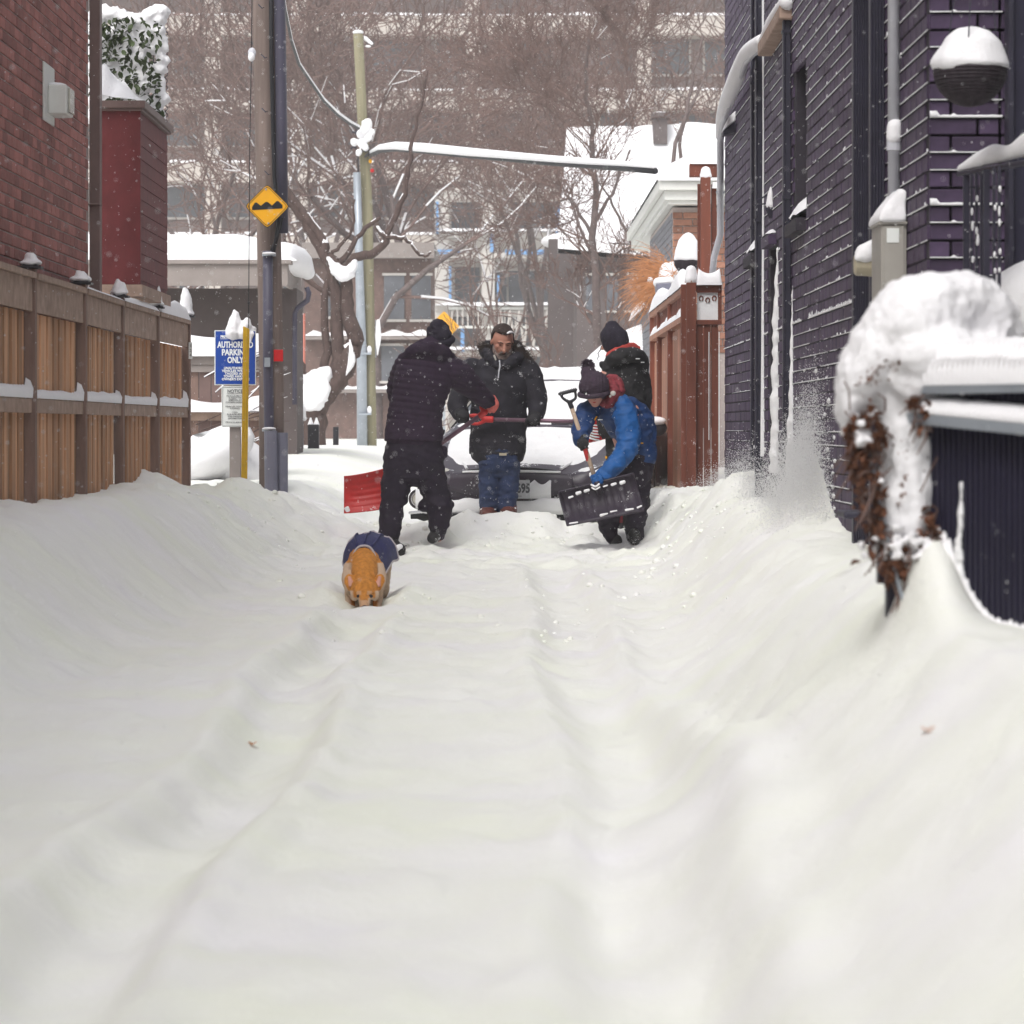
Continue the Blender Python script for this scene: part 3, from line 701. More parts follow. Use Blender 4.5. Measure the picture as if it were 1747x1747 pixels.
# dryer vent hood near the far end
vt = thing('vent_hood', 'small dark vent hood capped with snow near the far end of the dark wall', 'vent', (XR,28.6,3.4))
c = P(1243,212,28.6)
ob('hood', MB().prism([(XR,28.5,c.z+.02),(XR-.1,28.5,c.z-.06),(XR-.1,28.5,c.z-.09),(XR,28.5,c.z-.07)], (0,.25,0)), M['dark_metal'], vt)
ob('snow_cap', MB().prism([(XR-.002,28.5,c.z+.1),(XR-.06,28.5,c.z+.05),(XR-.1,28.5,c.z-.055),(XR-.002,28.5,c.z+.022)], (0,.25,0)), M['snow'], vt, bevel=.01)
# small wall lantern with brackets
wl2 = thing('wall_lantern', 'small wall lantern with thin curved brackets and a pointed snow cap', 'wall lantern', (XR,24.6,2.4))
c = P(1315,350,24.6)
ob('bracket', MB().tube([c+Vector((.1,0,.02)),c+Vector((-.02,0,.07)),c+Vector((-.1,0,.03))], .006, 6).tube([c+Vector((.1,0,-.03)),c+Vector((-.04,0,.01)),c+Vector((-.11,0,.0))], .005, 6), M['dark_metal'], wl2)
ob('lantern', MB().tube([c+Vector((0,0,-.09)),c+Vector((0,0,-.03)),c+Vector((0,0,.02))], [.01,.035,.03], 6), M['dark_metal'], wl2)
ob('snow_cap', MB().limb([c+Vector((0,0,.0)),c+Vector((0,0,.06)),c+Vector((0,0,.12))], [.035,.025,.006]), M['snow'], wl2, True)
# service pipe, meter and cabinet
sp = thing('service_pipe', 'pale grey service pipe running up the dark wall beside the electrical cabinet', 'pipe', (XR-.05,16.5,2.1))
cx = (1525-CX)/FPX*16.6
ob('pipe', MB().tube([(cx,16.6,2.05),(cx-.008,16.6,6.0)], .027, 14), M['white_pipe'], sp, True)
ob('coupling', MB().tube([(cx,16.6,2.27),(cx,16.6,2.35)], .034, 14), M['white_pipe'], sp)
ob('coupling_snow', MB().limb([(cx,16.59,2.33),(cx+.004,16.59,2.38)], .036), M['snow'], sp, True)
ob('thin_cable', MB().tube([(cx+.04,16.58,4.9),(cx+.045,16.58,3.4),(cx+.038,16.58,2.6),(cx+.055,16.57,2.2),(cx+.03,16.57,2.05)], .006, 6), M['cable'], sp)
eb = thing('electrical_cabinet', 'grey electrical cabinet on the dark wall with a deep cap of snow', 'electrical box', (XR,16.4,1.7))
ex = (1503-CX)/FPX*16.3; ez0 = 1-(516-CY)/FPX*16.3; ez1 = 1-(378-CY)/FPX*16.3
ob('cabinet', MB().bb((ex,16.3,ez0),(XR-.004,16.72,ez1)), M['box_grey'], eb, bevel=.004)
ob('lid_panel', MB().bb((ex+.012,16.292,ez0+.012),(XR-.016,16.3,ez1-.02)), M['box_grey'], eb, bevel=.002)
ob('hood_lip', MB().bb((ex-.008,16.285,ez1-.012),(XR-.002,16.72,ez1+.001)), M['box_grey'], eb, bevel=.002)
ob('sticker', MB().bb((ex+.025,16.289,ez1-.095),(ex+.08,16.2915,ez1-.03)), M['sign_white'], eb)
ob('lock_hasp', MB().tube([(ex+.045,16.285,ez0+.05),(ex+.045,16.28,ez0+.005)], .006, 6).tube([(ex+.045+.01*math.cos(a),16.28,ez0-.005+.012*math.sin(a)) for a in np.linspace(0,6.28,12)], .002, 5), M['steel'], eb)
bake('snow_cap', MB().prism([(ex-.012,16.27,ez1-.004),(XR-.004,16.27,ez1-.004),(XR-.004,16.29,ez1+.14),(XR-.04,16.3,ez1+.15),(ex+.03,16.29,ez1+.09),(ex-.01,16.28,ez1+.03)], (0,.46,0)), M['snow'], eb, .01, 9, lambda c, n: .006*mnoise.noise(c*11))
mt_ = thing('electric_meter', 'round beige electric meter with a snow cap beside the grey cabinet', 'meter', (XR-.2,16.9,1.85))
mz = 1-(452-CY)/FPX*16.9; mx0 = (1457-CX)/FPX*16.9; mx1 = (1498-CX)/FPX*16.9
ob('body', MB().tube([(mx0,16.9,mz),(mx0+.008,16.9,mz),(mx1,16.9,mz)], [.04,.05,.056], 20), M['beige'], mt_)
ob('collar', MB().tube([(mx1,16.9,mz),(mx1+.014,16.9,mz)], .064, 20), M['box_grey'], mt_)
bake('snow_cap', MB().prism([(mx0-.006,16.83,mz+.02),(mx1+.01,16.83,mz+.02),(mx1+.025,16.84,mz+.13),(mx1-.01,16.84,mz+.13),(mx0+.02,16.83,mz+.085)], (0,.13,0)).ell((mx0+.05,16.88,mz+.05),(.05,.06,.05)), M['snow'], mt_, .01, 7, lambda c, n: .005*mnoise.noise(c*12))
jb = thing('junction_box', 'small snow covered junction box below the grey cabinet with a red seal', 'junction box', (XR,16.4,1.45))
c = P(1519,536,16.4)
ob('box', MB().box(c, (.085,.08,.07)), M['box_grey'], jb, bevel=.01)
ob('snow_cap', MB().ell(c+Vector((0,0,.035)), (.045,.045,.022)).limb([c+Vector((-.05,0,-.14)),c+Vector((-.03,0,-.07))],[.035,.025]), M['snow'], jb, True)
ob('seal', MB().box(c+Vector((0,-.045,.045)), (.03,.004,.006)), M['red_reflector'], jb)
# navy door panel and railing of the raised porch
pn = thing('navy_door', 'dark navy door panel at the far right edge behind the railing', 'door', (2.3,15.4,1.2))
ob('panel', MB().bb((2.135,15.3,.4),(2.9,15.36,7.0)), M['navy_wall'], pn)
ob('frame', MB().bb((2.11,15.26,.4),(2.134,15.38,7.0)), M['dark_metal'], pn, bevel=.004)
rl = thing('porch_railing', 'dark metal porch railing with snow on its handrail and clinging to its bars', 'railing', (2.05,14.8,1.5))
A = P(1641,297,14.9); B = P(1765,262,13.4)
slab = slab_along(MB(), A, B+Vector((.3,-.5,0)), .05, .018)
ob('handrail', slab, M['dark_metal'], rl, bevel=.004)
for i, px in enumerate([1649,1659,1668,1677,1686,1699,1708]):
    t = (px-1641)/124; q = A.lerp(B, t)
    zb = 1-(515-CY)/FPX*q.y
    ob('baluster', MB().bb((q.x-(.012 if i in (0,4) else .006),q.y-.008,zb),(q.x+(.012 if i in (0,4) else .006),q.y+.008,q.z-.01)), M['dark_metal'], rl)
sb = MB()
for _ in range(20):
    px = random.choice([1659,1668,1699,1708])+random.uniform(-2,2); t = (px-1641)/124; q = A.lerp(B, t)
    z = random.uniform(1.55, 1.95); sb.ell((q.x,q.y-.015,z),(.006,.008,random.uniform(.009,.025)),7,5)
ob('clinging_snow', sb, M['snow'], rl, True, kind='stuff')
rs = [A.lerp(B+Vector((.3,-.5,0)), t)+Vector((0,0,.012+h)) for t, h in ((0,.01),(.12,.035),(.2,.045),(.3,.04),(.42,.065),(.6,.075),(.8,.06),(1,.05))]
ob('rail_snow', MB().limb(rs, [.018,.035,.04,.03,.05,.055,.045,.04], rad2=[.02]*8, side=(0,0,1)), M['snow'], rl, True)
ob('bottom_rail', slab_along(MB(), P(1656,517,14.9), P(1706,511,14.6), .05, .012).bb(P(1683,520,14.7)+Vector((-.01,-.01,-.1)), P(1683,520,14.7)+Vector((.01,.01,0))), M['dark_metal'], rl)
ob('rail_foot_snow', MB().limb([P(1656,512,14.85),P(1680,508,14.7),P(1706,504,14.6)], [.012,.014,.012]), M['snow'], rl, True)
ob('snow_drift', MB().limb([P(1700,560,15.0),P(1735,530,14.8),P(1780,520,14.6)], [.1,.17,.2]), M['snow'], None, True)
tag(bpy.data.objects['snow_drift'], 'soft drift of snow heaped behind the foot of the porch railing', 'snow drift', kind='stuff')
# hanging basket
def basket(px, py, Y, r, hsnow, label, chain=True):
    c = P(px, py, Y); b = thing('hanging_basket', label, 'hanging basket', c, group='wicker hanging baskets capped with snow')
    mb = MB(); n = 40
    for i in range(17):
        th = math.pi/2*i/16; rr = r*math.cos(th)+.001; z = c.z-r*math.sin(th)*1.02
        if i < 16: mb.tube([(c.x+rr*math.cos(a)*(1+.012*(j%2)), Y+rr*math.sin(a)*(1+.012*(j%2)), z) for j, a in enumerate(np.linspace(0,2*math.pi,n+1))], .0065*r/.14+.002, 5, False)
    for j in range(n):
        a = 2*math.pi*j/n
        mb.tube([(c.x+(r+.003)*math.cos(th)*math.cos(a), Y+(r+.003)*math.cos(th)*math.sin(a), c.z-(r+.003)*math.sin(th)*1.02) for th in np.linspace(0,1.5,7)], .003, 4, False)
    mb.ell(c+Vector((0,0,0)), (r*.93,r*.93,r*.97))
    ob('wicker_bowl', mb, M['wicker'], b, fix=False)
    sm = MB().tube([c+Vector((0,0,-.004)), c+Vector((0,0,.02)), c+Vector((.004,0,hsnow*.35)), c+Vector((.01,0,hsnow*.68)), c+Vector((.014,0,hsnow*.9)), c+Vector((.016,0,hsnow))], [r*1.06,r*1.14,r*1.02,r*.8,r*.46,r*.1], n=28)
    so = bake('snow_cap', sm, M['snow'], b, .01, 3, lambda q, n: .012*mnoise.noise(q*9))
    if chain:
        for a in (.3, 2.4, 4.5):
            ob('chain', MB().tube([c+Vector((r*.9*math.cos(a), r*.9*math.sin(a), .02)), c+Vector((.03,0,.9))], .003, 5), M['dark_metal'], b)
    return b
basket(1655,118,14.2,.137,.17,'big dark wicker hanging basket heaped with snow in front of the dark bricks')

nb_ = thing('unseen_shade_wall', 'plain dark wall added out of view on the right to shade the foreground snow', 'building', (4,2,0))  # added out of view, only to darken the near snow
ob('wall', MB().bb((2.9,-14,-.2),(3.3,14.6,6.0)), M['mortar_dark'], nb_)
# ------------------------------------------------------------------ near fence with the snow-laden vine
nf = thing('panel_fence', 'dark corrugated panel fence at the right edge with snow along its two rails', 'fence', (1.25,9.3,0))
fa = Vector((1.09,9.5,0)); fb = Vector((1.62,8.6,0)); fd = (fb-fa).normalized(); fn = Vector((fd.y,-fd.x,0)); 
if fn.y > 0: fn = -fn
def fp(t, z, out=0): return fa+fd*t+fn*out+Vector((0,0,z))
FL = (fb-fa).length
t = -.02
while t < FL+.3:
    ob('slat', MB().box(fp(t, .66, 0), (.012,.02,1.0), Matrix.Rotation(math.atan2(fd.y,fd.x),3,'Z')), M['navy_wall'], nf, bevel=.003); t += .023
ob('backing_sheet', MB().box(fp(FL/2+.12, .66, -.012), (FL+.3,.006,1.0), Matrix.Rotation(math.atan2(fd.y,fd.x),3,'Z')), M['black'], nf)
zt = lambda t, a, b: a+(b-a)*t/.35
ob('top_rail', slab_along(MB(), fp(-.02,zt(0,1.098,1.1),.035), fp(.75,zt(.75,1.098,1.1),.035), .05, .024), M['steel'], nf, bevel=.005)
ob('lower_rail', slab_along(MB(), fp(-.02,zt(0,1.027,1.005),.035), fp(.75,zt(.75,1.027,1.005),.035), .05, .028), M['steel'], nf, bevel=.005)
def ragged(z0, z1f, t0, t1, out0, out1, n=80):
    rows = []
    for i in range(n+1):
        t = t0+(t1-t0)*i/n; h = z1f(t); z = z0(t)
        rb = .007*math.sin(t*299); rows.append([fp(t,z,out1+rb), fp(t,z+h*.3,out1+.006+rb), fp(t,z+h*.55,out1+.002-rb*.5), fp(t,z+h*.62,out1-.006+rb), fp(t,z+h*.92,out1-.014), fp(t,z+h,(out0+out1)/2), fp(t,z+h*.97,out0)])
    return MB().grid(rows)
ob('rail_snow', ragged(lambda t: zt(t,1.042,1.02), lambda t: .036+.009*math.sin(t*299)+.004*mnoise.noise(Vector((t*20,0,0))), -.02, .75, -.005, .055, 260), M['snow'], nf, True)
ob('top_snow', ragged(lambda t: 1.11, lambda t: .10+.02*math.sin(t*3+1)+.012*mnoise.noise(Vector((t*12,3,0))), -.03, .75, -.07, .06, 260), M['snow'], nf, True)
st = MB().limb([fp(.165,.2,.012),fp(.168,.55,.014),fp(.17,.72,.012),fp(.178,.86,.01)], [.022,.02,.012,.004], rad2=[.006]*4, side=tuple(fd))
bake('streak_snow', st, M['snow_thin'], nf, .004, 1, lambda c, n: .007*mnoise.noise(c*30)+.004*mnoise.noise(c*70))
ob('corner_post', MB().bb((1.0,9.55,0),(1.05,9.6,1.0)), M['dark_metal'], nf, bevel=.004)
# saw toothed edge of the drift against the ribs of the panel
rows = []
for i in range(200):
    t = -.01+.6*i/199; q = fp(t,0,.02); zc = gz(q.x, q.y); jag = .03*(1-((t/.025) % 1))*(.6+.5*mnoise.noise(Vector((t*30,0,0))))
    rows.append([fp(t,zc+jag,.008), fp(t,zc+jag*.8-.004,.018), fp(t,zc-.015,.04), fp(t,zc-.06,.07)])
ob('drift_edge', MB().grid(rows), M['snow'], nf, True)
# vine under snow
vn_ = thing('snowy_vine', 'brown leaved vine on a post under a big hood of snow beside the panel fence', 'vine', (1.0,9.6,.6))
S_ = 9.55
def PV(px, py, dy=0): return P(px, py, S_+dy)
vs_ = MB()
vs_.limb([PV(1447,735),PV(1452,690),PV(1475,640),PV(1510,590),PV(1560,545),PV(1620,545,.1),PV(1680,575,.1)], [.025,.05,.075,.1,.11,.11,.1], rad2=[.06,.09,.12,.14,.16,.17,.15])
vs_.limb([PV(1560,600,-.08),PV(1610,600,-.08),PV(1660,610,-.05),PV(1760,615,-.1)], [.08,.09,.07,.06], rad2=[.1]*4)
vs_.limb([PV(1590,520,.1),PV(1600,560,.0),PV(1570,640,-.05)], [.06,.1,.1])
vs_.limb([PV(1540,630),PV(1535,700),PV(1545,780,-.03),PV(1548,850,-.04),PV(1545,905,-.04)], [.08,.07,.075,.085,.06], rad2=[.09]*5)
vs_.limb([PV(1490,640,.05),PV(1488,690,.05)], [.06,.045])
vs_.limb([PV(1560,700,-.05),PV(1575,760,-.05),PV(1580,830,-.05)], [.05,.045,.04])
bake('snow_hood', vs_, M['snow'], vn_, .01, 2, lambda c, n: .02*mnoise.noise(c*5)+.009*mnoise.noise(c*19)+.007*mnoise.noise(c*43)+.004*mnoise.noise(c*90))
def blob_pos(lst):
    def f():
        px, py, rx, ry = random.choice(lst)
        a = random.uniform(0,6.28); q = abs(random.gauss(0,.62))
        p = PV(px+rx*q*math.cos(a), py+ry*q*math.sin(a), random.uniform(-.17,-.06)); return p
    return f
LV = [(1455,760,10,40),(1470,850,12,40),(1490,905,12,30),(1520,985,20,14),(1478,720,22,26),(1482,760,22,30),(1475,790,20,20),(1500,905,14,20),(1530,935,40,24),(1575,930,30,24),(1525,965,35,18),(1505,740,12,30),(1577,705,12,30),(1560,690,14,10),(1590,900,12,30),(1495,830,10,60),(1455,800,8,14)]
ob('brown_leaves', leafmb(760, blob_pos(LV+[(1500,870,16,40),(1452,740,10,30),(1590,950,20,20),(1470,820,24,16)]), .008, .02, .5), M['leaf_brown'], vn_, kind='stuff')
ob('sparse_leaves', leafmb(130, blob_pos([(1545,820,50,100),(1480,650,30,30),(1530,620,60,30)]), .004, .009), M['leaf_brown'], vn_, kind='stuff')
sm = MB(); f_ = blob_pos([(1478,745,24,40),(1520,930,40,24),(1575,925,28,20)])
for _ in range(150): p = f_(); sm.ell((p.x,p.y-.004,p.z), (random.uniform(.006,.016),.01,random.uniform(.006,.012)),8,6)
ls_ = bake('leaf_snow', sm, M['snow'], vn_, .005, 1, lambda c, n: .006*mnoise.noise(c*60)+.004*mnoise.noise(c*110)); ls_['kind'] = 'stuff'
tw = MB()
for _ in range(130):
    p = blob_pos(LV)(); q = p+Vector((random.uniform(-.05,.05),random.uniform(-.03,.03),random.uniform(-.11,.05))); tw.tube([p,(p+q)/2+Vector((.01,0,.01)),q],[.0032,.0028,.0018],4)
for px, py, a, b in ((1480,650,30,-25),(1560,600,60,40),(1440,650,10,50),(1600,780,-30,60),(1575,650,45,30)):
    p = PV(px,py,-.13); q = PV(px+a,py+b,-.13); tw.tube([p,(p+q)/2+Vector((.005,0,.015)),q],.0022,4)
ob('vine_stems', tw, M['twig'], vn_, kind='stuff')
ob('post', MB().bb(PV(1513,995,.05)-Vector((.025,.025,.0)), PV(1513,720,.05)+Vector((.035,.03,0))), M['dark_metal'], vn_)
ob('trellis_rod', MB().tube([PV(1478,745,-.1),PV(1500,850,-.12),PV(1530,985,-.14),PV(1545,1040,-.15)], .005, 6), M['steel'], vn_)
stub = MB().bb(P(1440,873,13.0),P(1472,881,13.3))
o = ob('timber_end', stub, M['dark_metal'], None, bevel=.006); tag(o, 'dark timber end poking out of the snow left of the vine post', 'timber')

# ------------------------------------------------------------------ wooden fence and gate at the far end of the dark wall
wf = thing('stained_fence', 'brown stained board fence receding along the right side behind the shovellers', 'fence', (1.5,33,0))
XW = 1.5
y = 30.5; n = 0
while y < 36.9:
    ob('board', MB().bb((XW,y,0),(XW+.02,y+.125,1.86+random.uniform(-.004,.004))), M['tan_wood'], wf, bevel=.003); y += .132
for yy in (30.35,32.9,35.2,36.95): ob('post', MB().bb((XW-.045,yy-.05,0),(XW+.045,yy+.05,2.2)), M['red_wood'], wf, bevel=.004)
ob('rail', MB().bb((XW-.05,30.4,1.88),(XW+.05,36.9,1.93)), M['tan_wood'], wf, bevel=.004)
ob('rail', MB().bb((XW-.05,30.4,2.12),(XW+.05,36.9,2.17)), M['tan_wood'], wf, bevel=.004)
for yy in np.arange(30.6,36.8,.16): ob('picket', MB().bb((XW-.012,yy,1.931),(XW+.012,yy+.07,2.119)), M['red_wood'], wf)
def snow_ridge(a, b, w, hf, n=24, m=8):
    a = Vector(a); b = Vector(b); d = (b-a).normalized(); sd = Vector((-d.y,d.x,0)).normalized(); rows = []
    for i in range(n+1):
        p = a.lerp(b, i/n); h = hf(i/n)
        e = min(1, i/n*12+.1, (1-i/n)*12+.1)
        rows.append([p-sd*w*math.cos(math.pi*j/m)+Vector((0,0,h*e*math.sin(math.pi*j/m)**.7)) for j in range(m+1)])
    return MB().grid(rows)
ob('lower_rail_snow', snow_ridge((XW,30.4,1.93),(XW,36.9,1.93),.05,lambda t: .07+.04*math.sin(t*25)*math.sin(t*11)), M['snow'], wf, True)
ob('top_snow', snow_ridge((XW,30.4,2.17),(XW,36.9,2.17),.06,lambda t: .14+.05*math.sin(t*9+1)), M['snow'], wf, True)
gate = thing('stained_gate', 'dark red stained gate closing the gap between the post and the dark brick wall', 'gate', (1.66,30.3,0))
gx0, gx1 = P(1188,0,30.25).x, XR-.01
ob('post', MB().bb((gx0-.085,30.18,0),(gx0-.005,30.27,2.21)), M['red_wood'], gate, bevel=.005)
ob('post_finial', MB().tube([(gx0-.045,30.225,2.21),(gx0-.045,30.225,2.24)], [.055,.05], 4), M['grey_wood'], gate)
ob('post_snow', MB().limb([(gx0-.045,30.225,2.24),(gx0-.045,30.225,2.31)], [.055,.045]), M['snow'], gate, True)
nb = 3
for i in range(nb):
    w = (gx1-gx0-.02)/nb
    ob('board', MB().bb((gx0+i*w,30.25,0),(gx0+(i+1)*w-.008,30.275,1.86)), M['red_wood'], gate, bevel=.003)
ob('rail', MB().bb((gx0,30.23,1.861),(gx1,30.28,1.9)), M['red_wood'], gate, bevel=.004)
ob('rail', MB().bb((gx0,30.23,2.13),(gx1,30.28,2.19)), M['red_wood'], gate, bevel=.004)
ob('stile', MB().bb((gx1-.03,30.235,1.9),(gx1-.001,30.275,2.129)), M['red_wood'], gate)
ob('snow_pane', MB().bb((gx0+.006,30.256,1.902),(gx1-.031,30.262,2.128)), M['snow_thin'], gate, label='fretwork panel plastered with snow')
sw = MB()
for kx in range(3):
    for s_ in (-1,1):
        cc = Vector((gx0+.04+kx*.055,30.25,2.08-.015*(kx%2))); sw.tube([cc+Vector((.016*s_*math.cos(a),0,.02*math.sin(a))) for a in np.linspace(0,4.4,10)], .0055, 5)
ob('fretwork', sw, M['red_wood'], gate)
ob('gate_snow', snow_ridge((gx0-.0,30.25,2.19),(gx1,30.25,2.19),.07,lambda t: .06+.06*(2*t-1)**2+.04), M['snow'], gate, True)
ob('joint_snow', MB().tube([(gx0+.105,30.246,.9),(gx0+.105,30.246,1.8)],.004,4).tube([(gx0+.19,30.246,.7),(gx0+.19,30.246,1.8)],.004,4), M['snow_thin'], gate)
tf = thing('privacy_screen', 'tall narrow dark red screen behind the gate with a snow capped post', 'screen', (1.75,33,1.5))
Yt = 33.0
for i, px in enumerate((1190,1199,1214)):
    x0 = P(px,0,Yt).x; ob('board', MB().bb((x0,Yt,1.0),(x0+.045,Yt+.03+.04*i,3.22)), M['red_wood'], tf, bevel=.003)
pxp = P(1204,0,Yt-.1).x
ob('post', MB().bb((pxp-.045,Yt-.1,1.0),(pxp+.045,Yt-.01,P(0,302,Yt-.1).z)), M['red_wood'], tf, bevel=.005)
ob('post_snow', MB().limb([P(1204,300,Yt-.05),P(1204,292,Yt-.05)], [.055,.045]), M['snow'], tf, True)
ob('beam', MB().bb(P(1177,301,Yt+.2),P(1232,281,Yt+.35)), M['red_wood'], tf, bevel=.005)
sb2 = snow_ridge(P(1178,281,Yt+.28),P(1240,281,Yt+.28),.1,lambda t: .09)
ob('beam_snow', sb2, M['snow'], tf, True)
ob('side_snow', snow_ridge(P(1214,322,Yt),P(1232,322,Yt),.06,lambda t: .06), M['snow'], tf, True)
basket(1172,445,34.0,.115,.27,'small half hidden hanging basket with tall snow cap beside the dark red screen', False)
# planters on the fence and dry grass plume
for i, (px, py, lab) in enumerate(((1133,505,'right hand dark planter box hooked on the stained fence below the dry grass'),(1117,528,'lower left dark planter box hooked on the stained fence beside the grey wall'))):
    pb = thing('planter_box', lab, 'planter', P(px,py,35.5+i*2), group='planter boxes on the stained fence')
    c = P(px,py,35.5+i*2)
    ob('box', MB().prism([c+Vector((-.08,0,.12)),c+Vector((.07,0,.13)),c+Vector((.05,0,-.1)),c+Vector((-.05,0,-.1))], (0,.4,0)), M['conduit'], pb, bevel=.008)
    ob('snow_cap', MB().limb([c+Vector((-.05,.2,.14)),c+Vector((.06,.2,.15))], [.05,.05], rad2=[.2,.2], side=(0,0,1)), M['snow'], pb, True)
gp = thing('dry_grass', 'orange tuft of dry ornamental grass arching over the stained fence, snow in its middle', 'ornamental grass', P(1150,500,37))
mb = MB(); base = P(1142,478,37.2)
def blade3(mb, pts, w):
    n = len(pts)
    for i in range(n-1):
        w0 = w*(1-i/n); w1 = w*(1-(i+1)/n)
        d = Vector((0,0,1)).cross((pts[i+1]-pts[i])); d = d.normalized() if d.length > 1e-6 else Vector((1,0,0))
        sd = (pts[i+1]-pts[i]).cross(Vector((0,1,0))).normalized()
        mb.add([pts[i]-sd*w0, pts[i]+sd*w0, pts[i+1]+sd*w1, pts[i+1]-sd*w1], [(0,1,2,3)])
for _ in range(520):
    a = random.choice([random.gauss(2.9,.55), random.gauss(3.4,.4)]); L_ = random.uniform(.28,.56); yy = random.uniform(-.35,.35)
    d = Vector((math.cos(a), yy, math.sin(a))); b0 = base+Vector((random.gauss(0,.05),random.gauss(0,.1),random.gauss(0,.08)))
    pts_ = [b0+d*L_*u+Vector((0,0,-.22*u*u*L_*2+.1*u)) for u in (0,.25,.5,.75,1)]
    blade3(mb, pts_, .0034)
ob('grass_blades', mb, M['grass_dry'], gp, kind='stuff', fix=False)
ob('snow_clump', MB().ell(base+Vector((-.03,-.08,.04)),(.09,.1,.14)).ell(base+Vector((.03,-.05,.1)),(.08,.1,.09)).ell(base+Vector((-.12,-.1,-.02)),(.05,.05,.04)).ell(base+Vector((-.2,-.1,.0)),(.03,.03,.03)).ell(base+Vector((-.1,-.1,-.14)),(.05,.05,.03)), M['snow'], gp, True)
# grey brick side wall beyond the fence
gw = thing('grey_side_wall', 'pale grey painted brick wall stepping down beyond the stained fence', 'wall', (1.45,40,0))
mb = MB()
ob('wall', MB().bb((1.6,37.2,0),(1.9,46,2.35)), M['grey_brick'], gw)
for kz in range(8, 30):
    if kz*.075 > 2.3: break
    for j in range(38):
        y0_ = 37.2+j*.22+(kz % 2)*.11; mb.bb((1.59,y0_,kz*.075+.004),(1.602,y0_+.205,kz*.075+.07))
ob('brick_courses', mb, M['grey_brick'], gw, kind='stuff')
ob('joint_snow', MB().bb((1.583,37.2,1.2),(1.589,45,1.206)).bb((1.583,37.2,1.51),(1.589,45,1.518)).bb((1.583,38,1.72),(1.589,45,1.728)).bb((1.583,37.6,1.35),(1.589,41,1.356)), M['snow_thin'], gw)
ob('top_snow', snow_ridge((1.72,37.2,2.35),(1.72,46,2.35),.18,lambda t:.2), M['snow'], gw, True)
o = ob('far_drift', bpy.data.meshes.new('x') and MB().limb([(1.2,46,1.0),(1.45,44,1.35),(1.8,43,1.7)], [.5,.7,.6]), M['snow'], None, True); tag(o, 'rounded pile of snow seen past the black hat, against the grey wall', 'snow pile', kind='stuff')

# ------------------------------------------------------------------ right garage with white eaves
ga = thing('brick_garage', 'small brown brick garage with white eaves and a thick snow roof at right', 'garage', (2.5,42,0))
gxa, gY = 1.76, 38.5
ob('wall', MB().bb((gxa,gY,0),(5.5,44.5,3.34)), M['mortar'], ga)
bmB = brick_mesh('brick', .2, .02, .065, M['brick_brown'], .003)
goff = root_off(ga); cnt = 0
for kz in range(24, 44):
    for j in range(6):
        x = gxa+.1+j*.21-(kz % 2)*.105+.005
        hb_ = x < gxa+.09
        if hb_: x = gxa+.05
        o = bpy.data.objects.new('brick', bmB); COL.objects.link(o); o.parent = ga; o.scale.x = .5 if hb_ else 1; o.location = Vector((x,gY-.008,kz*.075+.03))-goff
mb = MB()
for kz in range(14, 44):
    for j in range(28): mb.bb((gxa-.008,gY+.01+j*.21+(kz%2)*.1,kz*.075),(gxa+.004,gY+.2+j*.21+(kz%2)*.1,kz*.075+.065))
ob('brick_courses', mb, M['grey_brick'], ga, kind='stuff')
ob('fascia', MB().bb((1.66,38.2,3.4),(5.8,38.24,3.6)).bb((1.66,38.24,3.4),(1.70,48.5,3.6)), M['white_paint'], ga, bevel=.004)
ob('gutter', MB().bb((1.6,38.14,3.5),(5.8,38.198,3.62)).bb((1.6,38.2,3.5),(1.658,48.5,3.62)), M['white_paint'], ga, bevel=.01)
ob('soffit', MB().bb((1.7,38.24,3.36),(5.8,48.5,3.4)), M['white_paint'], ga)
rows = []
for i in range(14):
    yy = 38.1+10.4*i/13; rows.append([Vector((1.58+4.2*j/24, yy, 3.62+(.42*min(1,(j/24*6))**.5*min(1,.25+i*1.2)**.5)*(1+.1*mnoise.noise(Vector((j*.3,i*.4,0)))))) for j in range(25)])
rows = [[Vector((p.x,38.1,3.6)) for p in rows[0]]]+rows
ob('roof_snow', MB().grid(rows), M['snow'], ga, True)
dp = thing('white_downspout', 'white downspout and bracket beside the screen at the end of the dark wall', 'downspout', (1.75,31,2))

bpy.data.objects.remove(dp)

# ------------------------------------------------------------------ left flat roofed garage
gl = thing('flat_garage', 'flat roofed garage with taupe fascia and thick slab of snow at left behind the poles', 'garage', (-4,40,0))
ob('wall', MB().bb((-9,39,0),(-2.26,40.2,2.5)), M['dark_siding'], gl)
ob('fascia', MB().bb((-9,38,2.49),(-2.3,38.05,2.72)).bb((-2.34,38.05,2.49),(-2.3,40.6,2.72)), M['taupe'], gl)
ob('roof_edge', MB().bb((-9,37.96,2.72),(-2.26,40.6,2.76)), M['taupe'], gl)
rows = []
for i in range(12):
    yy = 37.97+2.7*i/11; rows.append([Vector((-9+6.8*j/30, yy, 2.76+.28*min(1,(.35+i))*(min(1,(30-j)/2.5)**.6)*(1+.05*mnoise.noise(Vector((j*.4,i*.4,3)))))) for j in range(31)])
rows = [[Vector((p.x,37.97,2.75)) for p in rows[0]]]+rows
ob('roof_snow', MB().grid(rows), M['snow'], gl, True)
ob('corner_snow', MB().limb([P(480,438,38.3),P(505,445,39),P(525,465,40)], [.16,.16,.08]), M['snow'], gl, True)
ob('downspout', MB().tube([P(523,490,38.6),P(527,500,38.6),P(525,512,38.6),P(508,525,38.8),P(503,535,38.8),P(503,690,38.8)], .028, 8), M['guard'], gl, True)
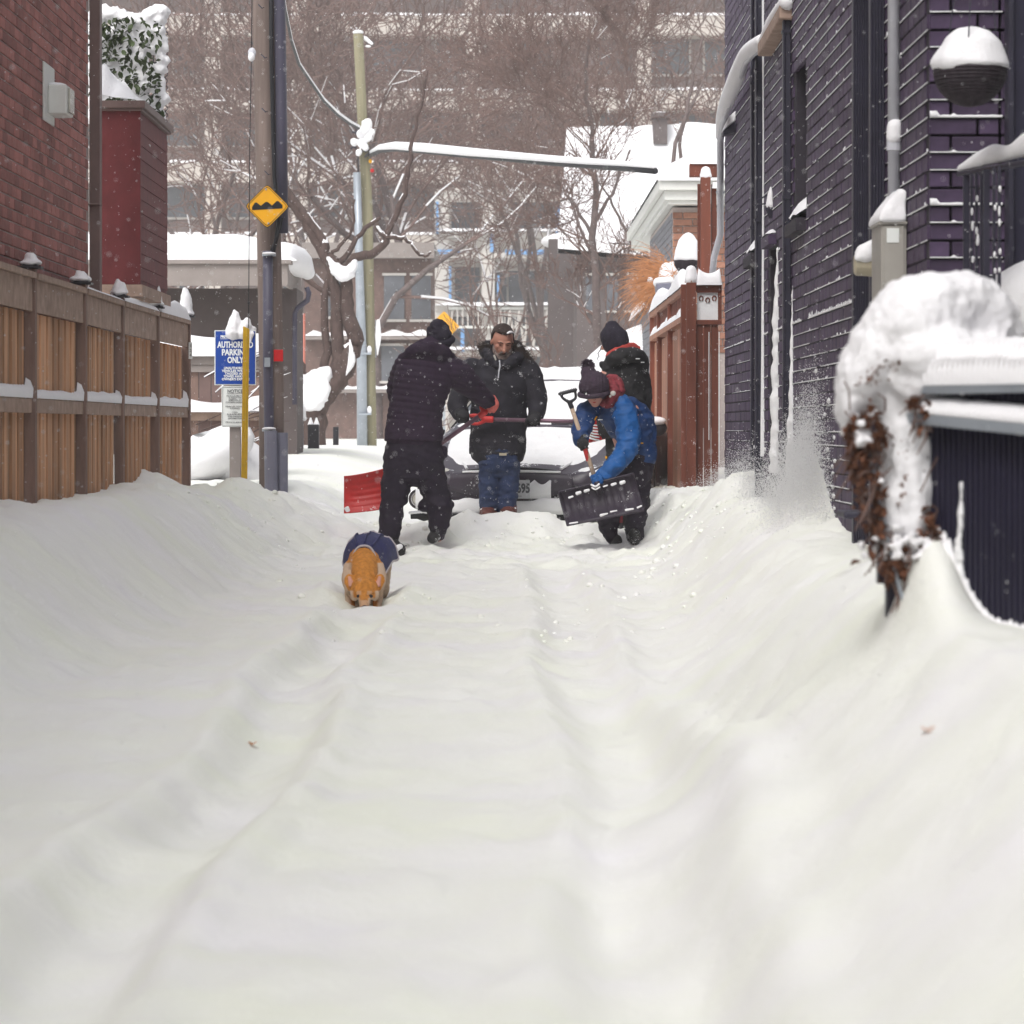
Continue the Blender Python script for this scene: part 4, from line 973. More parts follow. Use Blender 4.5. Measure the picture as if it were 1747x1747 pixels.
# low board fence and shrubs behind the sign
bf = thing('low_board_fence', 'low dark board fence with snow on its rails behind the blue sign', 'fence', (-2.6,34,0))
x = -3.4
while x < -2.28:
    ob('board', MB().bb((x,34.5,.3),(x+.11,34.52,1.6)), M['brown_trim'] if random.random() < .4 else M['post_wood'], bf, bevel=.002); x += .118
ob('top_rail', MB().bb((-3.4,34.44,1.6),(-2.2,34.56,1.68)).bb((-3.4,34.46,1.53),(-2.2,34.499,1.598)), M['taupe'], bf, bevel=.003)
ob('middle_rail', MB().bb((-3.4,34.42,1.07),(-2.2,34.499,1.15)), M['grey_wood'], bf)
ob('top_snow', snow_ridge((-3.4,34.5,1.68),(-2.2,34.5,1.68),.13,lambda t:.2+.02*math.sin(t*9)), M['snow'], bf, True)
ob('middle_snow', snow_ridge((-3.4,34.42,1.15),(-2.2,34.42,1.15),.12,lambda t:.13+.04*math.sin(t*7+1)), M['snow'], bf, True)
sh = thing('bare_shrub', 'thin bare shrub with snow on its stems in front of the low board fence', 'shrub', (-2.75,33.8,.5))
mb = MB(); ms = MB()
for _ in range(26):
    a = P(random.uniform(330,440), random.uniform(610,780), 33.9); b = a+Vector((random.uniform(.12,.5),random.uniform(-.1,.1),random.uniform(-.05,.25)))
    m_ = (a+b)/2+Vector((0,0,random.uniform(-.04,.05))); mb.tube([a,m_,b],[.006,.005,.002],4); 
    if random.random() < .5: ms.tube([a+Vector((0,-.005,.007)),m_+Vector((0,-.005,.007)),b+Vector((0,0,.004))],[.006,.007,.002],4)
ob('stems', mb, M['bark'], sh, kind='stuff'); ob('stem_snow', ms, M['snow'], sh, kind='stuff')
o = ob('plough_bank', MB().limb([P(310,800,33),P(350,785,33),P(385,765,33.2),P(400,800,33)], [.2,.22,.2,.15], rad2=[.5]*4), M['snow'], None, True)
tag(o, 'smooth bank of snow below the blue sign, at the foot of the low board fence', 'snow bank', kind='stuff')

# ------------------------------------------------------------------ poles and signs on the left
def pole_shape(mb, pts, rads, n=16): return mb.tube(pts, rads, n)
up = thing('utility_pole', 'thick brown wooden utility pole at left carrying the yellow bump sign and conduits', 'utility pole', P(465,800,31.2))
ob('wooden_pole', pole_shape(MB(), [P(463.5,860,31.2),P(463,640,31.2),P(457,300,31.2),P(450,0,31.2),P(446,-260,31.2)], [.108,.106,.103,.1,.098], 22), M['pole_wood'], up, True)
ob('cable_guard', MB().tube([P(482,398,31.12),P(480,200,31.12),P(477,0,31.12),P(474,-260,31.12)], .05, 12), M['guard'], up, True)
ob('cable', MB().tube([P(466,430,31.05),P(472,405,31.03),P(475,380,31.05),P(468,300,31.05),P(463,100,31.05),P(461,-260,31.05)], .018, 8), M['cable'], up, True)
ob('loose_wire', MB().tube([P(481,372,31.0),P(478,390,30.98),P(468,415,31.0),P(463,428,31.05)], .009, 6).tube([P(476,385,31.0),P(470,410,30.99),P(462,426,31.05)], .006, 6), M['cable'], up)
ob('lower_conduit', MB().tube([P(457,428,31.06),P(457,600,31.06),P(459,735,31.06),P(460,860,31.06)], .043, 12), M['guard'], up, True)
ob('lower_guard', MB().tube([P(481,738,31.1),P(481,860,31.1)], .052, 14).tube([P(462,735,31.0),P(463,860,31.0)], .056, 12), M['conduit'], up)
for py in (437,736): ob('band', MB().tube([P(459,py,31.05),P(459,py-4,31.05)], .06, 14), M['steel'], up); ob('band_snow', MB().ell(P(459,py-5,31.0),(.06,.05,.012)), M['snow'], up, True)
for py, px in ((8,441),(185,447),(292,452),(93,446)): ob('pole_step', MB().tube([P(px,py,31.06),P(px+6,py+6,30.98),P(px+9,py+5,31.0)], .006, 5), M['dark_metal'], up)
ob('red_tag', MB().box(P(475,606.5,31.05), (.08,.006,.1)), M['red_reflector'], up, bevel=.004)
ob('grey_tag', MB().box(P(456,618,30.99), (.05,.006,.08)), M['steel'], up)
# diamond bump sign
bs_ = thing('bump_sign', 'yellow diamond bump warning sign fixed to the wooden pole', 'road sign', P(456,352,30.9))
def diamond(c, r, y, cut):
    pts = []
    for k in range(4):
        a = math.pi/2*k
        for s_ in (-1,0,1): pts.append(Vector((c.x+(r-cut*(.42 if s_ else 0))*math.cos(a)-s_*cut*.75*math.sin(a), y, c.z+(r-cut*(.42 if s_ else 0))*math.sin(a)+s_*cut*.75*math.cos(a))))
    return pts
c = P(456,352,30.9)
ob('plate', MB().prism(diamond(c,.182,30.9,.03),(0,.004,0)), M['sign_black'], bs_)
ob('face', MB().prism(diamond(c,.175,30.896,.03),(0,.003,0)), M['sign_yellow'], bs_)
def ringline(c, r, w, y):
    mb = MB()
    o_ = diamond(c,r,y,.028); i_ = diamond(c,r-w,y,.026); n = len(o_)
    for i in range(n): mb.add([o_[i],o_[(i+1)%n],i_[(i+1)%n],i_[i]],[(0,1,2,3)])
    return mb
ob('border', ringline(c,.166,.006,30.8945), M['sign_black'], bs_)
bp_ = [(430,358.3),(430,353),(435,345.5),(438,345.5),(445,351),(453,344.5),(457,344.5),(464,350.5),(472,343),(475,343),(482,350),(482,355.5)]
ob('bump_symbol', MB().prism([P(x_,y_,30.893) for x_, y_ in bp_], (0,.002,0)), M['sign_black'], bs_)
for py in (323,381): ob('bolt', MB().ell(P(454 if py < 350 else 458,py,30.89),(.009,.006,.009),8,6), M['steel'], bs_, True)
# guy wire with insulator
gy = thing('guy_wire', 'thin guy wire with white insulator running down beside the wooden pole into the yellow guard', 'guy wire', P(424,520,30.8))
ob('wire', MB().tube([P(432,-200,31),P(429,90,30.9),P(426,250,30.8),P(424,560,30.6)], .004, 5), M['cable'], gy)
ob('insulator', MB().ell(P(430,90,30.88),(.035,.03,.045),10,8), M['white_pipe'], gy, True)
ob('insulator_snow', MB().ell(P(429,97,30.86),(.03,.03,.04),8,6), M['snow'], gy, True)
ob('clamp', MB().ell(P(424.5,517,30.6),(.012,.012,.014),8,6), M['black'], gy)
yb = thing('yellow_guard', 'slanted yellow guy wire guard standing in the snow in front of the blue sign', 'guy guard', P(418,818,30.5))
a0, a1, b0, b1 = P(411,830,30.5), P(421.5,830,30.5), P(414.5,556,30.5), P(425.5,561,30.5)
ob('guard', MB().add([a0,a1,b1,b0,a0+Vector((0,.03,0)),a1+Vector((0,.03,0)),b1+Vector((0,.03,0)),b0+Vector((0,.03,0))],[(0,1,2,3),(7,6,5,4),(0,4,5,1),(1,5,6,2),(2,6,7,3),(3,7,4,0)]), M['yellow'], yb, bevel=.01)
mm = P(422,700,30.5)
ob('guard_rib', MB().tube([P(417,830,30.49),P(421,560,30.49)], .008, 6), M['yellow'], yb)
# parking sign
pk = thing('parking_sign', 'blue AUTHORIZED PARKING ONLY sign with snow piled on top, on a grey post', 'sign', P(402,800,31.4))
YS = 31.4
pl = MB().bb(P(366,563.5,YS)+Vector((0,0,0)), P(437,657,YS+.01))
ob('border_plate', pl, M['sign_white'], pk, bevel=.003)
ob('blue_face', MB().bb(P(367.6,565,YS-.003), P(435.3,655.3,YS-.001)), M['sign_blue'], pk)
def sgn(s, px, py, h, w=None, m='text_white', bold=.003, al='CENTER', dy=-.006):
    t = text(s, P(px,py,YS+dy), h*YS/FPX*1.38, M[m], pk, align=al, bold=bold, ext=.0006)
    if w: t.scale.x = (w*YS/FPX)/t['_w']
    return t
sgn('PRIVATE PROPERTY', 401.5, 574.5, 4.4, 51, bold=.0015)
ob('underline', MB().bb(P(376,577.6,YS-.006), P(427,578.4,YS-.005)), M['text_white'], pk)
sgn('AUTHORIZED', 401.5, 588.5, 10.5, 61); sgn('PARKING', 401.5, 601.5, 10.5, 46); sgn('ONLY', 401.5, 614.5, 10.5, 28)
for i, (s, w) in enumerate((('UNAUTHORIZED',40),('VEHICLES WILL BE',47),('TAGGED AND',37),('TOWED AWAY AT',41),("OWNER'S EXPENSE",47))): sgn(s, 402, 628+i*4.75, 3.9, w, bold=.0012)
ob('notice_plate', MB().bb(P(378,658.5,YS),P(424,728.5,YS+.008)), M['sign_white'], pk, bevel=.004)
nl = MB()
for a_, b_, c_, d_ in ((379.6,660,422.4,660.6),(379.6,726.4,422.4,727),(379.6,660.6,380.2,726.4),(421.8,660.6,422.4,726.4)): nl.bb(P(a_,b_,YS-.003),P(c_,d_,YS-.001))
ob('notice_border', nl, M['text_grey'], pk)
sgn('NOTICE', 401, 667.5, 6, 26, 'text_grey', .0005)
ob('underline', MB().bb(P(387,671.4,YS-.003), P(415,671.9,YS-.001)), M['text_grey'], pk)
for s, py, w in (('VEHICLES MAY BE',675.5,30),('SUBJECT TO',679,22),('REMOVAL AT',682.6,22),('OWNERS EXPENSE',686.3,32),('VEHICLES TOWED',693.5,33),('& TOWNED',697,16),('CALL',703,9),('416-698-4040',706.7,28),('FOR PARKING',710.4,24),('INFORMATION',714,24),('PRIVATE SERVICE',720.5,32)):
    sgn(s, 401, py, 2.5, w, 'text_grey', .0002)
ob('post', MB().bb(P(391.5,845,YS+.03),P(411.5,640,YS+.09)), M['taupe'], pk, bevel=.004)
smp = MB()
smp.limb([P(399,567,YS),P(401,552,YS),P(402,538,YS),P(400,530,YS)], [.07,.062,.035,.018], rad2=[.08,.07,.04,.02])
smp.limb([P(415,567,YS),P(419,555,YS),P(422,547,YS)], [.06,.05,.03], rad2=[.08,.07,.03])
smp.limb([P(390,565,YS+.05),P(410,562,YS+.03),P(432,562,YS+.05)], [.025,.05,.03]); smp.limb([P(427,583,YS-.01),P(429,570,YS)], [.018,.035])
bake('snow_cap', smp, M['snow'], pk, .008, 3, lambda c, n: .014*mnoise.noise(c*11)+.006*mnoise.noise(c*30))
tr = thing('house_number_plate', 'small white number plate on the last post of the cedar fence', 'number plate', P(324.5,598,30.55))
ob('plate', MB().box(P(325,598,30.5),(.03,.006,.14)), M['sign_white'], tr); 
for s_, py in (('1',590),('2',598),('4',606)): text(s_, P(325,py,30.49), .035, M['text_grey'], tr, ext=.0004)
# dark bins / posts behind the pole
for i, (x0, x1, y0, y1, Y, lab) in enumerate(((490,503,717,778,42,'black post directly right of the wooden pole under a big heap of snow'),(504,518,718,779,42,'grey striped post under the heap of snow, second from the wooden pole'),(525,545,724,779,42.5,'dark square post with two little snow peaks on top'),(568,578,728,772,45,'thin dark post among the twigs by the far metal pole'))):
    t_ = thing('bollard', lab, 'post', P((x0+x1)/2, y1, Y), group='short dark posts by the street corner')
    ob('body', MB().bb(P(x0,y1+10,Y),P(x1,y0,Y+.12)), M['black'] if i != 1 else M['guard'], t_, bevel=.01)
    if i == 2:
        for q in (530,540): ob('snow_peak', MB().limb([P(q,724,Y+.05),P(q,714,Y+.05)], [.035,.012]), M['snow'], t_, True)
    if i == 0: ob('snow_heap', MB().limb([P(492,712,Y+.1),P(495,695,Y+.1),P(508,700,Y+.1),P(519,714,Y+.1)], [.1,.12,.1,.03]), M['snow'], t_, True)
# second pole
Y2 = 58.
p2 = thing('far_utility_pole', 'slim mossy wooden pole with a grey metal conduit farther down the lane', 'utility pole', P(622,765,Y2))
ob('wooden_pole', MB().tube([P(634,780,Y2),P(631,600,Y2),P(627,350,Y2),P(618,200,Y2),P(611,58,Y2)], [.085,.085,.082,.08,.078], 14), M['pole_green'], p2, True)
ob('metal_pole', MB().tube([P(618,780,Y2-.15),P(617,600,Y2-.15),P(613,450,Y2-.15),P(609,294,Y2-.15)], [.085,.08,.065,.06], 14), M['steel'], p2, True)
ob('bracket', MB().tube([P(611,295,Y2-.1),P(611,262,Y2-.1)], .012, 6), M['cable'], p2)
for py in (602,705): ob('clamp', MB().bb(P(612,py+3,Y2-.25),P(634,py,Y2)), M['steel'], p2); ob('clamp_snow', MB().ell(P(630,py-5,Y2-.15),(.04,.05,.07),8,6), M['snow'], p2, True)
ob('top_snow', MB().ell(P(611,55,Y2),(.09,.09,.04),10,6).limb([P(624,66,Y2),P(634,74,Y2)],[.035,.025]).ell(P(628,79,Y2),(.05,.05,.02),8,6), M['snow'], p2, True)
hw = MB()
for _ in range(24):
    a = P(random.uniform(606,636),random.uniform(215,262),Y2-.15); hw.tube([a,a+Vector((random.uniform(-.12,.12),random.uniform(-.05,.05),random.uniform(-.15,.15)))],.014,5)
ob('wire_hardware', hw, M['dark_metal'], p2)
hs_ = MB(); 
for px, py, r_ in ((626,212,.085),(622,222,.08),(616,228,.07),(604,242,.06),(618,245,.07),(628,235,.06),(612,260,.05),(624,252,.05),(636,225,.04)): hs_.ell(P(px,py,Y2-.2),(r_,r_,r_*1.1),10,7)
bake('hardware_snow', hs_, M['snow'], p2, .02, 2, wrinkle(.012,7))
ob('side_sign', MB().bb(P(640,545,Y2),P(642,610,Y2+.5)), M['steel'], p2); ob('side_sign_snow', MB().limb([P(645,548,Y2),P(645,575,Y2),P(644,605,Y2)],[.03,.05,.012]), M['snow'], p2, True)
ob('red_lamp', MB().ell(P(635,291,Y2-.1),(.035,.03,.035),8,6), M['red_reflector'], p2, True)
ob('yellow_lamp', MB().ell(P(632,275,Y2-.1),(.03,.03,.035),8,6), M['sign_yellow'], p2, True)
cb = thing('overhead_cable', 'heavy overhead cable under a thick bar of snow, from far pole to right garage', 'cable', P(870,262,50))
cp = [(632,262),(648,254),(675,251),(720,254),(800,262),(870,268),(940,274),(1010,279),(1070,283),(1118,287)]
cpts = [P(x_,y_,Y2-(Y2-39.5)*i/9) for i,(x_,y_) in enumerate(cp)]
ob('cable', MB().tube([p+Vector((0,0,-.03)) for p in cpts], .035, 8), M['cable'], cb, True)
ob('cable_snow', MB().tube([p+Vector((0,0,.02)) for p in cpts], [.03,.05,.065,.07,.065,.055,.05,.045,.035,.03], 10), M['snow'], cb, True)
cb2 = thing('snowy_wire', 'thin snow lined wire swooping from the wooden pole down to the far pole', 'wire', P(550,150,45))
cp = [(480,-30),(487,20),(497,70),(510,110),(530,140),(552,172),(575,195),(597,211),(612,219)]
cpts = [P(x_,y_,31.5+(Y2-31.8)*i/8) for i,(x_,y_) in enumerate(cp)]
ob('wire', MB().tube(cpts, [.012+.0015*i for i in range(9)], 6), M['cable'], cb2); ob('wire_snow', MB().tube([p+Vector((.006,-.004,.014+.002*i)) for i,p in enumerate(cpts)], [.008,.010,.012,.014,.016,.02,.024,.024,.024], 6), M['snow'], cb2)

# ------------------------------------------------------------------ far buildings
AY = 138.; fs_ = FPX/AY
ap = thing('apartment_block', 'large concrete apartment block filling the background behind the bare trees', 'building', (0,AY,0))
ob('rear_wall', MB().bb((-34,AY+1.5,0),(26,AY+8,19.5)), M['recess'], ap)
bz = [2.9,5.55,8.35,11.1,13.85,16.7]
for i, z in enumerate(bz):
    ob('floor_slab', MB().bb((-34,AY,z-.75),(26,AY+1.5,z)), M['concrete'], ap)
    rows = [[Vector((x,AY-.03+.35*j/4,z+.0+.16*math.sin(math.pi*j/4)**.5*(.6+.5*mnoise.noise(Vector((x*.5,z,0)))))) for j in range(5)] for x in np.arange(-20,14,.4)]
    ob('slab_snow', MB().grid(rows), M['snow'], ap, True)
ob('roof_slab', MB().bb((-34,AY-.3,18.6),(26,AY+8,20.5)), M['concrete'], ap)
for cx_ in (-22.,-16.5,-11.2,-7.9,-1.3,5.2,9.5,15.,20.):
    ob('column', MB().bb((cx_-.3,AY+.02,0),(cx_+.3,AY+.6,18.6)), M['concrete'], ap)
for i in range(6):
    z0 = ([0]+bz)[i]; z1 = bz[i]-.75
    x = -19.
    while x < 12:
        w = random.choice([1.3,1.6,2.2])
        if not (-3.0 < x < 3.4 and z1 < 11.2):
            wp = ob('window', MB().bb((x,AY+1.44,z0+.75),(x+w,AY+1.49,z1-.1)), M['dark_glass'], ap)
            ob('frame', MB().bb((x-.07,AY+1.38,z0+.68),(x,AY+1.49,z1-.03)).bb((x+w,AY+1.38,z0+.68),(x+w+.07,AY+1.49,z1-.03)).bb((x,AY+1.38,z0+.66),(x+w,AY+1.49,z0+.75)), M['cream'], wp)
        x += w+random.choice([.6,1.1,1.8])
# glazed centre with blue trims and white porches
pc = thing('porch_block', 'pale timber framed balconies with blue window trim in the middle of the far building', 'balcony block', (1,AY-2.5,0))
PY = AY-2.6
def pr_(x0,y0,x1,y1,dy=0,dp=.2): return (P(x0,y1,PY+dy), P(x1,y0,PY+dy+dp))
def pbox(name, x0,y0,x1,y1,m,dy=0,dp=.2,par=None): 
    a,b = pr_(x0,y0,x1,y1,dy,dp); return ob(name, MB().bb(a,b), M[m], par or pc)
pbox('rear_wall',742,330,992,760,'cream',1.2,.3)
for (x0,x1) in ((742,766),(822,844),(956,972),(984,992)): pbox('column',x0,322,x1,745,'cream',0,.5)
for y_ in (322,398,432,522,600,642): pbox('beam',740,y_,992,y_+8,'cream',-.05,.6); 
for y_ in (392,518,594): 
    a = P(742,y_+3,PY-.1); b = P(992,y_+3,PY-.1); ob('beam_snow', snow_ridge(a,b,.3,lambda t:.12,12), M['snow'], pc, True)
for (x0,y0,x1,y1) in ((872,345,948,392),(770,345,818,392),(868,462,948,516),(845,462,864,516),(776,456,818,516),(850,540,940,590),(772,540,818,590),(868,606,950,640),(772,606,818,650)):
    w = pbox('window',x0,y0,x1,y1,'dark_glass',1.1,.08)
    pbox('frame',x0-4,y0-4,x1+4,y0,'cream',1.0,.15,w); pbox('sill',x0-4,y1,x1+4,y1+3,'cream',1.0,.2,w)
for (x0,y0,x1,y1) in ((862,426,956,434),(744,426,786,433),(948,350,956,430),(848,470,852,520),(948,462,955,520),(786,560,792,600),(744,344,748,400),(836,400,842,430),(948,600,954,640),(766,455,770,520)): pbox('blue_trim',x0,y0,x1,y1,'blue_trim',-.12,.1)
for x_ in range(770,955,9): 
    pbox('baluster',x_,528,x_+2.5,560,'cream',-.2,.08)
for k_ in range(7):
    xa = 846+k_*16; a = P(xa,592,PY-.3); b = P(xa+8,530,PY-.3); c = P(xa+16,592,PY-.3); ob('brace', MB().tube([a,b],.05,5).tube([b,c],.05,5), M['cream'], pc)
pbox('handrail',766,524,958,528,'white_paint',-.25,.12); pbox('handrail',766,556,958,560,'white_paint',-.25,.12)
pbox('salmon_post',965,522,981,660,'salmon',-1.0,.4)
# snow roofed house
hb = thing('snow_roofed_house', 'house with big snow covered roof and dark chimney behind the small bare tree', 'house', (6,76,0))
HY = 78.
r0, r1, r2, r3 = P(967,218,HY+3), P(1330,205,HY+3), P(1330,440,HY), P(952,408,HY)
n_, m_2 = 26, 18
rows = []
for i in range(n_+1):
    a = r0.lerp(r1, i/n_); b = r3.lerp(r2, i/n_)
    rows.append([a.lerp(b, j/m_2)+Vector((0,0,.06*mnoise.noise(Vector((i*.3,j*.3,5))))) for j in range(m_2+1)])
ob('roof_snow', MB().grid(rows), M['snow'], hb, True)
ob('roof', MB().add([r0-Vector((0,0,.2)),r1-Vector((0,0,.2)),r2-Vector((0,0,.2)),r3-Vector((0,0,.2)),r0-Vector((0,0,.32)),r1-Vector((0,0,.32)),r2-Vector((0,0,.32)),r3-Vector((0,0,.32))],[(0,1,2,3),(4,5,6,7),(0,1,5,4),(1,2,6,5),(2,3,7,6),(3,0,4,7)]), M['dark_siding'], hb)
ob('roof_edge', MB().add([r3,r2,r2-Vector((0,0,.3)),r3-Vector((0,0,.3))]+[v+Vector((0,.2,0)) for v in (r3,r2,r2-Vector((0,0,.3)),r3-Vector((0,0,.3)))],[(0,1,2,3),(4,5,6,7),(0,1,5,4),(2,3,7,6),(1,2,6,5),(3,0,4,7)]), M['snow'], hb)
ob('wall', MB().bb((P(985,0,HY).x,HY+.4,0),(9,HY+5,P(0,425,HY).z)), M['dark_siding'], hb)
for k_ in range(3):
    w = ob('window', MB().bb(P(1000+k_*34,530,HY+.36),P(1020+k_*34,470,HY+.39)), M['dark_glass'], hb); ob('frame', MB().bb(P(998+k_*34,470,HY+.3),P(1022+k_*34,466,HY+.39)).bb(P(998+k_*34,533,HY+.3),P(1022+k_*34,530,HY+.39)), M['cream'], w)
ch = ob('chimney', MB().bb(P(1115,245,HY+2.4),P(1137,196,HY+2.9)).bb(P(1112,200,HY+2.3),P(1141,196,HY+3.0)), M['dark_siding'], hb); ob('chimney_snow', MB().ell(P(1127,195,HY+2.6),(.2,.25,.06),10,6), M['snow'], ch, True)
dm = thing('gable_dormer', 'low white gabled end peeking out left of the snow roofed house', 'outbuilding', P(960,600,86))
ob('wall', MB().bb(P(936,640,86),P(985,415,88)), M['dark_siding'], dm); ob('snow_cap', MB().ell(P(958,412,87),(.5,.9,.2)), M['snow'], dm, True)
# brown brick building centre left
bb_ = thing('brown_brick_house', 'brown brick house with snow topped ledges behind the far poles', 'house', P(690,750,88))
BY = 88.
ob('wall', MB().bb(P(520,770,BY),P(742,440,BY+5)), M['brown_brick_far'], bb_)
for a_, y_ in ((640,573),(640,664)): 
    ob('ledge', MB().bb(P(520,y_+6,BY-.4),P(744,y_,BY)), M['taupe'], bb_); ob('ledge_snow', snow_ridge(P(520,y_,BY-.2),P(744,y_,BY-.2),.22,lambda t:.11+.05*math.sin(t*30),30), M['snow'], bb_, True)
for x0,x1,y0,y1 in ((655,690,470,545),(702,735,470,545),(650,690,590,650),(700,738,590,650),(560,590,470,540)):
    w = ob('window', MB().bb(P(x0,y1,BY-.06),P(x1,y0,BY-.01)), M['dark_glass'], bb_); ob('frame', MB().bb(P(x0-3,y0,BY-.1),P(x1+3,y0-4,BY-.01)).bb(P(x0-3,y1+4,BY-.12),P(x1+3,y1,BY-.01)), M['cream'], w)
ob('roof', MB().bb(P(515,440,BY-.4),P(748,432,BY+5)), M['taupe'], bb_)
ob('roof_snow', snow_ridge(P(515,432,BY+1),P(748,432,BY+1),1.3,lambda t:.2,20), M['snow'], bb_, True)
# orange pole at left far and yellow diamond sign far
yd = thing('far_diamond_sign', 'blank yellow diamond road sign showing behind the left man\'s hat', 'road sign', P(758,700,84))
c = P(757.5,557,84.)
ob('face', MB().prism(diamond(c,.35,84,.03),(0,.01,0)), M['sign_yellow'], yd); ob('post', MB().bb((c.x-.03,84.02,.6),(c.x+.03,84.08,c.z+.2)), M['steel'], yd)
op = thing('orange_marker', 'thin orange marker pole against the garage wall behind the forked tree', 'marker pole', P(517,600,47))
ob('pole', MB().tube([P(517,640,47),P(517,535,47)],.03,6), M['salmon'], op)

# ------------------------------------------------------------------ bare trees
class Tree:
    def __init__(s, seed): s.r = random.Random(seed); s.seg = []
    def grow(s, p, d, L_, r, depth, up=.12, spread=.55, wob=.16, nseg=4, minr=.004, kids=(2,4)):
        if depth < 0: return
        q = Vector(p); d = Vector(d).normalized(); rr = r
        for i in range(nseg):
            r2 = max(minr, r*(1-.45*(i+1)/nseg))
            n = q+d*L_/nseg
            s.seg.append((q.copy(), n.copy(), rr, r2, depth)); q = n; rr = r2
            d = (d+Vector((s.r.gauss(0,wob), s.r.gauss(0,wob), s.r.gauss(0,wob)+up*.3))).normalized()
            if i >= 1 and depth > 0 and s.r.random() < .75:
                s._kid(q, d, L_, rr, depth, up, spread, wob, nseg, minr, kids)
        for _ in range(s.r.randint(*kids)): s._kid(q, d, L_, rr, depth, up, spread, wob, nseg, minr, kids)
    def _kid(s, q, d, L_, rr, depth, up, spread, wob, nseg, minr, kids):
        ax = Vector((s.r.gauss(0,1), s.r.gauss(0,1), s.r.gauss(0,1))).cross(d)
        if ax.length < 1e-4: return
        nd = Matrix.Rotation(s.r.uniform(.35,1.1)*spread*1.6, 3, ax.normalized()) @ d
        s.grow(q, nd+Vector((0,0,up)), L_*s.r.uniform(.55,.8), rr*s.r.uniform(.55,.75), depth-1, up, spread, wob, nseg, minr, kids)
def seg_mesh(name, segs, k, off, grow=1.0, lift=0.0):
    A = np.array([tuple(s[0]) for s in segs]); B = np.array([tuple(s[1]) for s in segs]); ra = np.array([s[2] for s in segs])*grow; rb = np.array([s[3] for s in segs])*grow
    d = B-A; d /= np.maximum(np.linalg.norm(d, axis=1, keepdims=True),1e-9)
    ref = np.where(np.abs(d[:,2:3]) > .9, [[1.,0,0]], [[0,0,1.]]); u = np.cross(d, ref); u /= np.linalg.norm(u, axis=1, keepdims=True); v = np.cross(d, u)
    if lift: A = A+np.array([0,0,1])*(ra*lift)[:,None]; B = B+np.array([0,0,1])*(rb*lift)[:,None]
    V = []
    for R_, r_ in ((A,ra),(B,rb)):
        for j in range(k):
            a = 2*math.pi*j/k+.5; V.append(R_+(u*math.cos(a)+v*math.sin(a))*r_[:,None])
    V = np.stack(V, 1).reshape(-1,3)-np.array(off); n = len(segs); b = np.arange(n)[:,None]*2*k
    F = np.concatenate([np.concatenate([b+j, b+(j+1) % k, b+k+(j+1) % k, b+k+j], 1) for j in range(k)])
    return np_mesh(name, V, F)
def make_tree(name, segs, label, base, lines=None, m_tr='bark', m_tw='twig', thick=.03, snow=.5, group=None, snowmin=.006, snowgrow=.8):
    t = thing(name, label, 'tree', base, group=group); off = tuple(base)
    if lines:
        for k_, (q_, r_) in enumerate(lines):
            c_ = MB(); c_.tube(q_, [a*(1+.07*mnoise.noise(Vector(b)*6)) for a, b in zip(r_, q_)], 12); ob('trunk' if k_ == 0 else 'limb', c_, M[m_tr], t, True)
    big = [s for s in segs if s[2] > thick and not (lines and s[4] == 9)]; sml = [s for s in segs if s[2] <= thick]
    rr = random.Random(3)
    sn = [s for s in segs if s[2] > snowmin and abs((s[1]-s[0]).normalized().z) < .9 and mnoise.noise(s[0]*1.1) > .42-snow and rr.random() < .85]
    if big: big = [(a-(b-a)*.12, b+(b-a)*.12, r1, r2) for a,b,r1,r2,*_ in big]; me = seg_mesh('trunk', big, 10, off); me.shade_smooth(); me.materials.append(M[m_tr]); o = bpy.data.objects.new('trunk', me); COL.objects.link(o); o.parent = t
    sml = [s for s in sml if not (lines and s[4] == 9)]
    if sml: me = seg_mesh('crown', sml, 3, off); me.materials.append(M[m_tw]); o = bpy.data.objects.new('crown', me); COL.objects.link(o); o.parent = t; o['kind'] = 'stuff'
    if sn: me = seg_mesh('branch_snow', sn, 5, off, snowgrow, .75); me.materials.append(M['snow']); o = bpy.data.objects.new('branch_snow', me); COL.objects.link(o); o.parent = t; o['kind'] = 'stuff'
    return t
def chain(T, pts, r0, r1, twigs=1.0, L_=.7, depth=2, minr=.004, up=.1):
    q = []; k = len(pts); pts = [Vector(p) for p in pts]
    for i in range(k-1):
        p0 = pts[max(i-1,0)]; p1 = pts[i]; p2 = pts[i+1]; p3 = pts[min(i+2,k-1)]
        for u in (0,.25,.5,.75):
            w = .5*((2*p1)+(p2-p0)*u+(2*p0-5*p1+4*p2-p3)*u*u+(-p0+3*p1-3*p2+p3)*u**3)
            q.append(w+Vector((T.r.gauss(0,1),T.r.gauss(0,1),T.r.gauss(0,1)))*.012)
    q.append(pts[-1]); pts = q; twigs = twigs/2.6
    n = len(pts); T.lines = getattr(T,'lines',[])+[(q, [r0+(r1-r0)*i/(n-1) for i in range(n)])]
    for i in range(n-1):
        ra = r0+(r1-r0)*i/(n-1); rb = r0+(r1-r0)*(i+1)/(n-1); T.seg.append((Vector(pts[i]),Vector(pts[i+1]),ra,rb,9))
        d = (Vector(pts[i+1])-Vector(pts[i])).normalized()
        for _ in range(int(twigs) if T.r.random() < twigs % 1 or twigs >= 1 else 0):
            u = T.r.random(); q = Vector(pts[i]).lerp(Vector(pts[i+1]), u)
            ax = Vector((T.r.gauss(0,1),T.r.gauss(0,1),T.r.gauss(0,1))).cross(d).normalized()
            T.grow(q, Matrix.Rotation(T.r.uniform(.6,1.2),3,ax) @ d+Vector((0,0,up)), L_*T.r.uniform(.5,1.2), rb*.4, depth, minr=minr)
